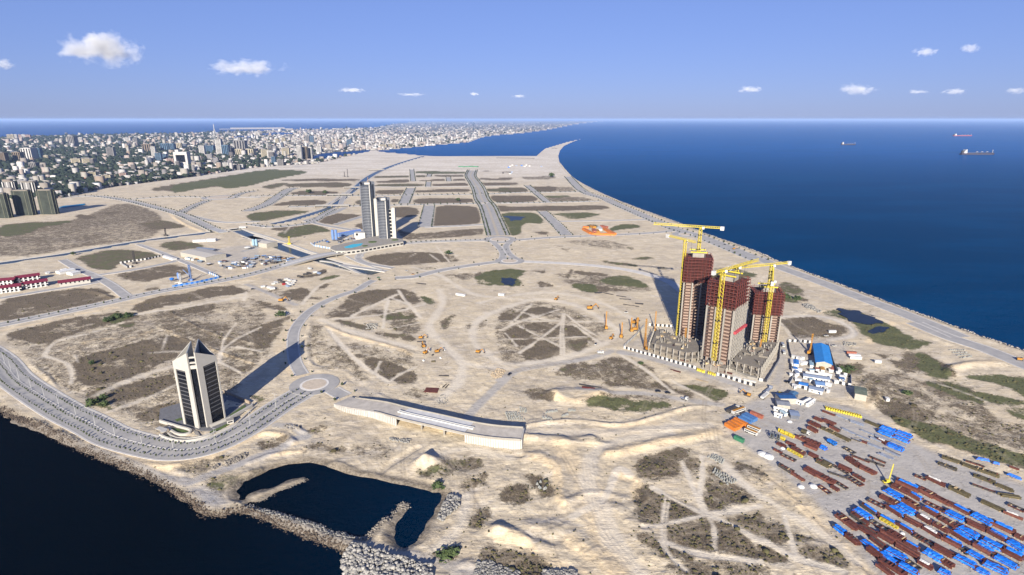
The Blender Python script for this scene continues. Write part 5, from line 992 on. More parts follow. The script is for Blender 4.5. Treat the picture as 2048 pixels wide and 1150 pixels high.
house('u',445,575,800,630,6.5,3,pw,gyb,'longest grey blue roofed hut across the middle of the camp'); house('u',655,545,830,585,3,2.8,pw,pw,'long white hut right of the longest grey blue roof'); house('u',480,540,690,575,2.6,2.6,pw,pw,'narrow white hut just above the longest grey blue roof')
house('u',605,690,725,705,9,3,pw,mat('mid_blue_roof',(.12,.21,.38)),'square mid blue roofed hut below the longest roof'); house('u',390,695,505,720,6.5,3,pw,blr,'bright blue roofed hut at the front fence of the camp'); house('u',530,745,715,790,7,3,pw,gyb,'grey blue roofed hut at the front right of the camp')
house('u',345,380,350,435,4,2.8,pw,blr,'small bright blue roofed hut near the left fence of the camp'); house('u',935,590,1010,600,6,2.8,pw,pw,'white roofed hut in the right annex of the camp'); house('u',925,612,990,618,4,2.4,pw,dkb,'navy roofed hut in the right annex of the camp')
house('u',1135,820,1290,850,15,5,mat('shed_wall',(.3,.28,.24)),grn_,'large grey green roofed shed right of the camp','shed',.6,'shed',False)
house('u',100,900,310,900,9,5,mat('shed_wall',(.3,.28,.24)),dkb,'navy roofed workshop left of the steel yard','shed',.8,'shed',False); house('u',80,965,250,985,9,4,mat('shed_wall',(.3,.28,.24)),cGy,'weathered grey roofed shed in front of the navy roofed workshop','shed',.8,'shed',False)
house('u',270,870,335,830,5,4,silv,mat('steel_blue_roof',(.05,.12,.22)),'narrow steel blue lean-to right of the navy roofed workshop','shed',.5,'shed',False)
house('u',265,1095,380,1110,8,3,silv,gyb,'open sided canopy with a pale blue grey roof below the workshop','shed',.3,'canopy',False); house('u',345,915,440,945,3,2.6,pw,pw,'white cabin beside the tangle of cut brush'); house('u',445,935,530,890,2.4,2.4,pw,pw,'thin white cabin tilted up right of the brush'); house('u',500,970,590,905,2.4,2.4,pw,pw,'thin white cabin forming the right side of the small yard')
house('u',50,1010,230,1050,3,2.4,pw,pw,'upper white cabin in front of the grey shed'); house('u',60,1090,160,1120,3,2.4,pw,pw,'lower white cabin in front of the grey shed'); house('u',150,1060,215,1100,3,2.4,pw,mat('glass_roof',(.25,.32,.36)),'pale glass roofed cabin in front of the grey shed')
CABS=((375,400,385,370,0),(300,365,302,420,0),(415,390,500,400,0),(330,470,345,500,1),(295,500,340,505,0),(360,485,425,490,0),(350,520,370,560,2),(260,560,300,565,0),(330,575,365,580,0),(420,405,440,415,0),(555,390,560,450,3),(580,380,600,380,0),(530,500,590,505,3),(630,480,640,500,4),(700,470,710,510,5),(790,500,830,505,0),(820,460,830,510,4),(340,630,420,650,0),(750,680,830,700,0),(545,620,560,640,3),(300,705,370,720,0),(330,730,345,735,0),(740,750,755,760,0),(770,780,800,790,0),(930,480,945,510,0),(900,530,915,535,0),(870,650,895,655,0),(430,330,445,340,0),(300,310,340,325,0),(370,330,420,350,0))
CR={(q[0],q[1]):i for i,q in enumerate(sorted(CABS))}
for x0,y0,x1,y1,r_ in CABS:
    rf=(pw,blr,gyb,mat('pale_blue_roof',(.2,.3,.38)),cR,ora)[r_]; nm_=('white','blue','grey blue','pale blue','brick red','orange')[r_]
    o=house('u',x0,y0,x1,y1,2.8,2.6,pw,rf,'small %s roofed site cabin, %s from the left in the striped camp'%(nm_,ordn(CR[(x0,y0)])),'cabin',.35,gr='small site cabins in the striped camp',win=False)
def fence(s,label,h=2.6,step=2.2,cols=None,fr_=None):
    P=[np.array(p) for p in pts(s)]; c=np.mean(P,0); t=thing('hoarding',label,'hoarding',(*c,0)); Q=resample(P,step); cols=cols or (pw,blackp)
    for k in range(len(Q)-1):
        d=Q[k+1]-Q[k]; m_=(Q[k]+Q[k+1])/2; o=obj('panel',bx(cols[k%2],'panel'),None,t,(m_[0]-c[0],m_[1]-c[1],gz(*m_)-.3),math.atan2(d[1],d[0])); o.scale=(np.linalg.norm(d)*.99,.15,h+.3)
fence('s 430,620 1350,880','black and white striped hoarding along the front left of the tower site'); fence('t 340,960 830,1100','black and white striped hoarding along the front right of the tower site'); fence('s 430,610 560,480 690,340','pale hoarding up the left side of the tower site',cols=(pw,cGy))
fence('s 750,325 1050,345','black and white striped hoarding behind the low concrete frame'); fence('t 880,1035 980,1050','short striped hoarding at the right corner of the tower site'); fence('t 980,1050 1140,780 1150,600 1130,540','dark backed hoarding along the right side of the tower site',cols=(cGy,cGy))
fence('u 250,95 560,110','striped hoarding along the top of the camp'); fence('u 245,100 260,210 290,310','dark backed hoarding at the upper left of the camp',cols=(cGy,cGy)); fence('u 290,310 350,335 420,350','short striped hoarding at the inner corner of the camp'); fence('u 290,360 290,480','pale hoarding beside the small blue hut'); fence('u 780,130 850,360 900,520','dark backed hoarding right of the blue warehouse',cols=(cGy,dkb))
fence('u 900,530 1090,570','striped hoarding along the top of the right annex'); fence('u 1090,570 1095,690','blue hoarding at the right end of the annex',cols=(blu,cGy)); fence('u 890,650 1095,700','striped hoarding along the bottom of the right annex'); fence('u 300,690 500,745 ','striped hoarding in front of the bright blue hut'); fence('u 530,745 710,805','striped hoarding in front of the grey blue hut'); fence('u 265,680 320,590','grey hoarding at the lower left corner of the camp',cols=(pw,cGy))
# ---- yellow reels
RL=MB()
RL.cyl(0,0,0,1.25,.2,12); RL.cyl(0,0,2.9,1.25,.2,12); RL.cyl(0,0,.2,.75,2.7,10); rlm=RL.mesh('drum')
def reel(c,rz,label,gr,s=1):
    t=thing('formwork_drum',label,'yellow drum',(*c,gz(*c)),rz,gr); o=obj('drum',rlm,yel,t); o.rotation_euler=(math.pi/2,0,0); o.location=(0,1.5,1.25)
    o=obj('cradle',bx(mat('cradle_yellow',(.4,.28,.02)),'cradle'),None,t,(0,0,0)); o.scale=(1.9,3.,.3); t.scale=(s*.72,s*1.15,s)
    for z_ in (.6,): o=obj('strap',bx(yel,'strap'),None,t,(0,0,2.4)); o.scale=(.3,3.,.25)
for i in range(15):
    u=i/14; reel(gp('u',760+460*u,1000+115*u),-.25,'yellow drum in the long line above the steel yard, %s from left'%ordn(i),'long line of yellow drums',.82)
for i in range(5): reel(gp('u',130+26*i,805+12*i),-.25,'yellow drum in the short line above the navy roof, %s from the left'%ordn(i),'short line of yellow drums',.85)
for i,(x,y) in enumerate(((95,900),(115,905),(135,912),(160,922),(180,925),(235,940),(262,945),(290,955),(315,965))): reel(gp('t',x,y),-.3,'yellow drum outside the striped hoarding, %s from the left'%ordn(i),'yellow drums by the hoarding',.8)
for i,(x,y) in enumerate(((225,300),(255,320),(310,340),(340,350),(370,370),(245,400))): reel(gp('D',x,y),.6,'yellow drum at the upper left of the steel yard, %s from the left'%ordn(i),'yellow drums in the steel yard',1.0)
for i,(x,y) in enumerate(((105,385),(190,400))):
    c=gp('D',x,y); t=thing('cable_reel','dark steel cable reel beside the yellow drums, %s'%('left one' if i==0 else 'right one'),'reel',(*c,0),.9)
    for q in (-.8,.8):
        m=MB(); n=16; V=[]
        for e,rr_ in ((0,2.3),(0,1.7)): V+=[(rr_*math.cos(6.2832*k/n),q-.12,2.3+rr_*math.sin(6.2832*k/n)) for k in range(n)]+[(rr_*math.cos(6.2832*k/n),q+.12,2.3+rr_*math.sin(6.2832*k/n)) for k in range(n)]
        F=[]
        for k in range(n): j=(k+1)%n; F+=[(k,j,j+n,k+n),(k+2*n,k+3*n,j+3*n,j+2*n),(k,k+2*n,j+2*n,j),(k+n,j+n,j+3*n,k+3*n)]
        m.add(V,F); m.build('flange',mat('reel_steel',(.09,.11,.12)),t)
    m=MB(); m.beam((0,-.9,2.3),(0,.9,2.3),1.6); m.build('hub',dsteel,t)
# ---- white domes / sheets
for i,(fr,x,y,s,l) in enumerate((('v',575,840,3.2,'rounded white sheet heap, left of a pair at the yard edge'),('v',650,875,3.4,'rounded white sheet heap, right of a pair at the yard edge'),('D',500,1040,2,'white sheet over pipes, left of a pair in the steel yard'),('D',665,1035,2.4,'white sheet over pipes, right of a pair in the steel yard'),('D',250,520,1.6,'small white sheet beside the yellow lattice frame'),('v',905,445,1.8,'round white tank below the pale canopy'),('A',925,715,1.3,'white drum on the rust red stacks'))):
    c=gp(fr,x,y); m=MB(); n=10
    V=[(s*math.cos(6.2832*k/n)*f*R.uniform(.85,1.15),s*math.sin(6.2832*k/n)*f*R.uniform(.85,1.15),zz_*s*.55) for f,zz_ in ((1,0),(.9,.5),(.55,.95)) for k in range(n)]+[(0,0,s*.62)]
    F=[(k+r*n,(k+1)%n+r*n,(k+1)%n+(r+1)*n,k+(r+1)*n) for r in range(2) for k in range(n)]+[(k+2*n,(k+1)%n+2*n,3*n) for k in range(n)]
    m.add(V,F); tag(m.build('sheeted_heap',tarpw,None,(*c,gz(*c))),l,'covered heap')
# ---- mobile crane in the yard
c=gp('D',1660,985); t=thing('mobile_crane','yellow mobile crane with a raised boom in the open lane of the steel yard','mobile crane',(*c,.1),0)
m=MB(); m.box(0,0,.6,7,2.6,1.1); m.build('chassis',yel,t); m=MB(); m.box(.5,.3,1.7,3.4,2.4,1.6); m.build('superstructure',yel,t); m=MB(); m.box(-1.8,-.6,1.7,1.3,1.3,1.5); m.build('cab',dglass,t)
m=MB(); m.beam((1.5,0,2.8),(5.5,4,15),.85); m.build('boom',yel,t); m=MB(); m.beam((5.3,3.8,14.5),(6,4.5,17),.7); m.build('boom_tip',yel,t); t.scale=(.7,.7,.66)
for x in(-3,3):
    for s in(-1,1): m=MB(); m.beam((x,0,.7),(x,s*3.4,.4),.4); m.build('outrigger',yel,t); obj('wheel',WH,tyre,t,(x*.8,s*1.2,0))
# ---- drilling rigs and diggers
def rig(fr,xb,yb,yt,label,col=ora,lean=0,ml=None):
    c=gp(fr,xb,yb); px_,py_=pxy(fr,xb,yt); h=max(6,min(34,zrow(c[0],c[1],py_))); t=thing('drilling_rig',label,'drilling rig',(*c,gz(*c)),R.uniform(0,3))
    for s in(-1,1): m=MB(); m.box(0,s*1.6,0,5.5,.9,1.1); m.build('track',dsteel,t)
    m=MB(); m.box(-.8,0,1.1,4.6,3,2.2); m.build('body',col,t); m=MB(); m.box(1.2,1.1,1.3,1.4,1.1,2); m.build('cab',dglass,t)
    m=MB(); lattice(m,(2.8,0,0),(2.8+lean,0,h),1.0,2,.2); m.beam((2.8,0,0),(2.8+lean,0,h),.3); m.build('mast',col,t); m=MB(); m.beam((0,0,3),(2.6,0,h*.55),.35); m.build('back_stay',col,t); m=MB(); m.box(3.4,0,.5,.8,.8,h*.5); m.build('drill_head',dsteel,t); return t
for a in (('s',205,370,160,'orange drilling rig standing alone left of the tower site'),('s',400,480,300,'dark drilling rig with a pale post at the left corner of the site'),('s',530,400,235,'first orange rig in the tangled group at the site corner'),('s',570,390,225,'second orange rig in the tangled group at the site corner'),
 ('s',725,640,250,'tall orange rig mast inside the front hoarding'),('s',830,400,150,'orange rig mast behind the striped rear hoarding'),('s',1240,580,360,'orange rig mast between the left and middle unfinished towers'),('t',920,760,510,'orange rig mast in front of the rightmost unfinished tower'),('u',530,260,0,'yellow crawler crane mast inside the camp beside the blue warehouse')): rig(*a)
def digger(fr,x,y,rz,label,col=ora,s=1.):
    c=gp(fr,x,y); t=thing('excavator',label,'excavator',(*c,gz(*c)),rz); t.scale=(s,s,s)
    for q in(-1,1): m=MB(); m.box(0,q*1.3,0,4.6,.7,1); m.build('track',dsteel,t)
    m=MB(); m.box(-.4,0,1,3.6,2.6,1.5); m.build('body',col,t); m=MB(); m.box(.9,.8,1.2,1.3,1,1.8); m.build('cab',dglass,t); m=MB(); m.beam((1.2,-.3,2),(4.2,-.3,4.6),.5); m.beam((4.2,-.3,4.6),(6.2,-.3,1.6),.4); m.build('arm',col,t); m=MB(); m.box(6.2,-.3,.7,1,1.3,1.1); m.build('bucket',dsteel,t)
for a in (('f',1310,370,.2,'yellow digger at the top of the machine park beside the crossing tracks'),('f',1330,435,2,'yellow digger just above the white sheet in the machine park'),('f',1345,485,1,'yellow digger below the white sheet, left of a pair'),('f',1435,480,.5,'yellow digger below the white sheet, right of a pair'),('f',1750,480,-.3,'yellow lorry sized digger alone right of the machine park'),
 ('g',430,75,1,'dark armed digger above the hatched circle'),('g',690,150,0,'orange dozer train right of the hatched circle',ora,1.6),('v',395,130,2.5,'orange excavator on the grey road left of the container row'),('h',1960,540,-.5,'yellow digger on the coast road at the right edge of the photo'),('l',260,455,.3,'brown digger on the coast road behind the tallest tower'),('s',270,500,1,'small yellow digger outside the left corner of the hoarding'),('y',1290,790,0,'orange digger on the dirt road left of the curved road',ora,1.4),('g',1030,255,.7,'orange machine with a raised arm in the tangled rig group',ora,1.3)): digger(*a)
for i,(x,y) in enumerate(((1370,460),(1400,500),(1330,540),(1460,525),(1405,550),(1490,465))):
    c=gp('f',x,y); o=obj('debris_sheet',tarp((tarpw,dsteel,tarpw,tarpw,olive,tarpw)[i],i%5),None,None,(*c,gz(*c)),R.uniform(0,3)); s=(7,3,3,2.5,4,3)[i]; o.scale=(s,s*.6,1); tag(o,('large white sheet in the middle of the machine park','dark net heap between the yellow diggers','small white sheet lowest left in the machine park','pale blue tub right of the yellow diggers','olive scrap heap below the yellow diggers','small white box at the upper right of the machine park')[i],'debris')
# steel plates on the sand
for i,(fr,x0,y0,x1,y1,w_,l) in enumerate((('f',1340,765,1445,770,8,'square rust brown steel mat above the flyover'),('f',1445,662,1525,664,1.2,'single dark pipe lying above the steel mat'),('f',1475,750,1510,722,1,'left of two short dark pipes beside the steel mat'),('f',1495,755,1525,725,1,'right of two short dark pipes beside the steel mat'),('g',725,22,785,20,4,'dark mat at the left end of the mats north of the site'),('g',790,22,870,38,1.6,'thin dark mat, second of the mats north of the site'),('g',890,42,970,54,1.6,'thin dark mat, third of the mats north of the site'),('g',915,68,1005,72,2.2,'dark mat, fourth of the mats north of the site'),('g',1035,103,1100,108,4,'broad dark mat above the tall rig mast'),('g',940,108,1070,128,1.4,'narrow dark mat below the fourth mat'),('g',1305,615,1385,635,2,'rust red girder beside the front road of the tower site'),('g',600,725,785,757,1.6,'long dark pipe on top of the sand platform'),('g',625,755,730,768,2,'red and white girders lying below the long dark pipe'),('f',1280,400,1340,395,2,'dark flat trailer under the topmost digger'),('g',1500,680,1600,710,2,'pale pink plank stack beside the site road'),('s',1140,770,1260,790,1.2,'rust red girder stack inside the front hoarding'),('t',380,915,540,950,2.6,'rust red girder row behind the right hoarding'),('t',550,975,650,1010,2.6,'white and rust covered stack behind the right hoarding'),('t',680,1010,850,1050,2.6,'long white sheeted stack at the right end of the hoarding'),('h',630,490,705,495,2.4,'red container above two white ones in the open field'),('h',645,512,735,516,2.4,'upper white container in the open field'),('h',655,528,745,532,2.4,'lower white container in the open field'),('h',845,560,895,562,2.4,'white container right of the three stacked ones'),('h',930,848,955,850,3.4,'small white cube hut alone in the brown field'),('h',495,325,550,325,2.2,'row of white vans beside the grey track bend'),('j',410,668,425,668,4,'dark parked plant near the far bank of the canal'),('j',1270,1022,1350,1030,3,'dark girder on the pale ground right of the canal end'),('f',1580,38,1650,50,3,'long white tanker upper right of the fan shaped field'),('f',1905,40,1950,44,3,'short white tanker further right of the fan shaped field'),('z',1500,40,1520,40,2,'dark parked vehicle on the road right of the big roundabout'))):
    c,L,rz=ang(fr,x0,y0,x1,y1); c_=(rust,dsteel,dsteel,dsteel,dsteel,dsteel,dsteel,dsteel,dsteel,dsteel,rust,dsteel,red,dsteel,beige,rust,rust,tarpw,tarpw,cR,pw,pw,pw,pw,pw,dsteel,dsteel,pw,pw,dkc)[i]
    h=2.4 if 'container' in l or 'hut' in l or 'tanker' in l or 'van' in l else .6
    t=thing('laid_material' if h<1 else 'site_box',l,'girders' if h<1 else 'container',(*c,gz(*c)),rz); n=max(1,int(w_/1.1)) if h<1 else 1
    for k in range(n): o=obj('girder' if h<1 else 'body',ib(c_) if h<1 else bx(c_,'body'),None,t,(0,((k+.5)/n-.5)*w_,0)); o.scale=(L*R.uniform(.93,1),w_/n*.9,h)
    if h>1: o=obj('roof',bx(c_,'roof'),None,t,(0,0,h)); o.scale=(L+.3,w_+.3,.15)
# ================================================================ scattered masses
def scatter(name,V,F,X,Y,Z,SX,SY,SZ,RZ,mt,fcol=None,jit=0,seed=0):
    """one mesh of many copies of a small shape"""
    V=np.array(V,float); n=len(V); N=len(X); rg=np.random.RandomState(seed)
    c=np.cos(RZ)[:,None]; s=np.sin(RZ)[:,None]; vx=V[:,0][None]*SX[:,None]; vy=V[:,1][None]*SY[:,None]; vz=V[:,2][None]*SZ[:,None]
    if jit: 
        j=1+rg.uniform(-jit,jit,(N,n)); vx=vx*j; vy=vy*j; vz=vz*(1+rg.uniform(-jit,jit,(N,n)))
    P=np.stack([X[:,None]+vx*c-vy*s,Y[:,None]+vx*s+vy*c,Z[:,None]+vz],-1).reshape(-1,3).astype(np.float32)
    k=len(F[0]); Fa=(np.array(F)[None]+np.arange(N)[:,None,None]*n).reshape(-1,k).astype(np.int32)
    me=bpy.data.meshes.new(name); me.vertices.add(len(P)); me.vertices.foreach_set('co',P.ravel()); me.loops.add(Fa.size); me.loops.foreach_set('vertex_index',Fa.ravel())
    me.polygons.add(len(Fa)); me.polygons.foreach_set('loop_start',np.arange(0,Fa.size,k,dtype=np.int32)); me.update(calc_edges=True)
    if fcol is not None:
        at=me.attributes.new('tone','FLOAT_COLOR','FACE'); a=np.ones((len(Fa),4),np.float32); a[:,:3]=fcol; at.data.foreach_set('color',a.ravel())
    me.materials.append(mt); o=bpy.data.objects.new(name,me); COL.objects.link(o); return stuff(o)
BOXV=[(-.5,-.5,0),(.5,-.5,0),(.5,.5,0),(-.5,.5,0),(-.5,-.5,1),(.5,-.5,1),(.5,.5,1),(-.5,.5,1)]; BOXF=[(4,5,6,7),(0,1,5,4),(1,2,6,5),(2,3,7,6),(3,0,4,7)]
t_=(1+5**.5)/2; ICV=np.array([(-1,t_,0),(1,t_,0),(-1,-t_,0),(1,-t_,0),(0,-1,t_),(0,1,t_),(0,-1,-t_),(0,1,-t_),(t_,0,-1),(t_,0,1),(-t_,0,-1),(-t_,0,1)])/math.hypot(1,t_)
ICF=[(0,11,5),(0,5,1),(0,1,7),(0,7,10),(0,10,11),(1,5,9),(5,11,4),(11,10,2),(10,7,6),(7,1,8),(3,9,4),(3,4,2),(3,2,6),(3,6,8),(3,8,9),(4,9,5),(2,4,11),(6,2,10),(8,6,7),(9,8,1)]
CP=pts(CITY); cpx=[pxy(CITY.split()[0],*map(float,q.split(','))) for q in CITY.split()[1:]]
rg=np.random.RandomState(5)
def cityrand(n,y0,y1,x0=-120,x1=1240,pw=1.):
    X=rg.uniform(x0,x1,n*4); Y=y0+(y1-y0)*rg.uniform(0,1,n*4)**pw; ok=inside(cpx,X,Y); X=X[ok][:n]; Y=Y[ok][:n]
    g=np.array([G(a,b) for a,b in zip(X,Y)]); 
    for L in LAKES[1:]:
        P=pts(L); k=~inside(P,g[:,0],g[:,1])&(dseg(P,g[:,0],g[:,1],True)>12); g=g[k]; X=X[k]; Y=Y[k]
    return X,Y,g
towm=mat('town_blocks',(1,1,1),.85,.08,.05,attr='tone')
def tones(n,right,five=5):
    wl=np.array([(.30,.29,.28),(.24,.225,.2),(.19,.17,.15),(.14,.135,.14),(.25,.21,.19),(.08,.075,.075),(.42,.41,.4),(.2,.16,.13),(.06,.07,.09)]); rf=np.array([(.50,.49,.48),(.30,.28,.27),(.20,.09,.06),(.16,.15,.15),(.38,.35,.32),(.26,.15,.11),(.55,.54,.54),(.08,.14,.2),(.12,.09,.08),(.3,.3,.32)])
    w_=1.0*wl[rg.choice(len(wl),n,p=[.2,.16,.12,.1,.12,.08,.12,.06,.04])]; r_=.95*rf[rg.choice(len(rf),n,p=[.17,.15,.12,.13,.11,.09,.1,.03,.05,.05])]
    out=np.empty((n,five,3)); out[:,0]=r_; out[:,1:]=w_[:,None]; return out.reshape(-1,3)
# the far part of the town, past any counting
for nm,n,y0,y1,x0,x1,pwr in (('distant_town',9000,241.5,300,-120,1240,.75),('town_houses',8500,258,400,-120,760,.8)):
    X,Y,g=cityrand(n,y0,y1,x0,x1,pwr); r=np.hypot(g[:,0],g[:,1]); N_=len(r); sc=1+r/9000; 
    SX=rg.uniform(7,19,N_)*sc; SY=rg.uniform(6,14,N_)*sc; SZ=rg.choice([3.5,5,6,7.5,11,16,26],N_,p=[.32,.27,.18,.11,.07,.035,.015])*np.minimum(1.6,sc)
    o=scatter(nm,BOXV,BOXF,g[:,0],g[:,1],np.full(N_,-.3),SX,SY,SZ,rg.uniform(-.5,.5,N_),towm,tones(N_,0)); o['label']='pale low houses packed together across the distant town'; o['category']='town houses'
leafm=mat('town_foliage',(.010,.018,.012),.95,.5,.08,col2=(.024,.034,.019))
X,Y,g=cityrand(17000,246,402,-120,1100,.85); k=rg.uniform(0,1,len(X))<np.clip(1.5-X/430-(Y<262)*.3,.1,1); g=g[k]; r=np.hypot(g[:,0],g[:,1]); N_=len(r); S=rg.uniform(3.5,9,N_)*(1+r/7000)
o=scatter('town_trees',ICV*np.array((1,1,.75))+np.array((0,0,.7)),ICF,g[:,0],g[:,1],np.zeros(N_),S,S*rg.uniform(.8,1.3,N_),S*rg.uniform(.8,1.3,N_),rg.uniform(0,6,N_),leafm,None,.28,3); o['label']='dark green tree crowns filling the gaps between town houses'; o['category']='trees'
# counted houses of the near edge of the town: wall, roof, window rows
CW=[mat('town_wall_'+n,c,.85,.12,.2) for n,c in (('white',(.34,.33,.32)),('cream',(.27,.24,.18)),('grey',(.14,.135,.135)),('pink',(.25,.18,.16)),('brown',(.12,.095,.07)))]
RF=[mat('town_roof_'+n,c,.8,.15,.3) for n,c in (('white',(.55,.54,.53)),('red',(.22,.08,.05)),('grey',(.2,.19,.19)),('brown',(.16,.10,.07)),('pale',(.4,.38,.35)),('blue',(.07,.15,.26)))]
WN=['white','cream','grey','pinkish','brown']; RN=['white','red','grey','brown','pale','blue']
X,Y,g=cityrand(1400,300,402,-10,760,1.0); o_=np.argsort(-Y); cnt=0; used=[]
for i in o_:
    if cnt>=250: break
    x,y=g[i]
    if any((x-a)**2+(y-b)**2<26**2 for a,b in used): continue
    if dseg(CP,np.array([x]),np.array([y]),True)[0]<12: continue
    used.append((x,y)); a=R.choices(range(5),(4,4,4,3,4))[0]; b=R.choices(range(6),(3,4,4,4,3,1))[0]; w_=R.uniform(9,19); d=R.uniform(8,14); h=R.choice((4,5,6,7,9,12)); rz=R.uniform(-.5,.5)
    t=thing('town_house','%s walled house with a %s roof near the edge of the town'%(WN[a],RN[b]),'house',(x,y,0),rz,'%s town houses with %s roofs'%(WN[a],RN[b]))
    o=obj('wall',bx(CW[a],'wall'),None,t,(0,0,-.3)); o.scale=(w_,d,h+.3)
    if b in(1,3,0) and R.random()<.7: m=MB(); m.gable(0,0,h,w_,d,2.4); m.build('roof',RF[b],t)
    else: o=obj('roof',bx(RF[b],'roof'),None,t,(0,0,h)); o.scale=(w_+.6,d+.6,.5)
    for z_ in range(int(h//3.2)):
        o=obj('window_row',bx(dglass,'window_row'),None,t,(0,-d/2-.04,1.1+3.1*z_)); o.scale=(w_*.8,.14,1.1)
    cnt+=1
# trees one can tell apart at the near edge
def crown(seed,n=46,sq=.8):
    r_=random.Random(seed); V=[];F=[]
    for i in range(n):
        u=r_.uniform(-.35,1); a=r_.uniform(0,6.283); q=math.sqrt(max(0,1-u*u)); rr_=r_.uniform(.55,1.)
        c=np.array((q*math.cos(a)*rr_,q*math.sin(a)*rr_,u*sq*rr_)); s=r_.uniform(.2,.42)
        for k in range(2):
            p=[c+s*np.array((r_.uniform(-1,1),r_.uniform(-1,1),r_.uniform(-.7,.7))) for _ in range(4)]
            V+=p; b=len(V)-4; F+=[(b,b+1,b+2),(b,b+2,b+3),(b,b+1,b+3)]
    b=len(V); V+=[tuple(v*np.array((.72,.72,.72*sq))*r_.uniform(.85,1.1)) for v in ICV]; F+=[tuple(q+b for q in f) for f in ICF]
    me=bpy.data.meshes.new('crown'); me.from_pydata([tuple(v) for v in V],[],F); return me
CR_=[crown(i) for i in range(4)]; [c_.materials.append(mat('leaves',(.022,.038,.014),.9,.5,.25,col2=(.06,.085,.03))) for c_ in CR_]
TRM=MB().cyl(0,0,0,.5,1,7,.3).mesh('trunk'); TRM.materials.append(mat('bark',(.09,.065,.045)))
def tree(x,y,r,h,label,gr,name='tree',cat='tree'):
    t=thing(name,label,cat,(x,y,gz(x,y)-.1),R.uniform(0,6),gr); o=obj('crown',R.choice(CR_),None,t,(0,0,h-r*.6)); o.scale=(r,r*R.uniform(.85,1.15),r*R.uniform(.75,1)); o=obj('trunk',TRM,None,t); o.scale=(r*.16+.1,r*.16+.1,max(.6,h-r*.5)); return t
X,Y,g=cityrand(900,315,402,-10,740,1.); o_=np.argsort(-Y); cnt=0
for i in o_:
    if cnt>=150: break
    x,y=g[i]
    if any((x-a)**2+(y-b)**2<12**2 for a,b in used[:250]): continue
    tree(x,y,R.uniform(5,9),R.uniform(8,14),'dark broad crowned tree between houses at the near edge of the town','trees at the near edge of the town'); cnt+=1
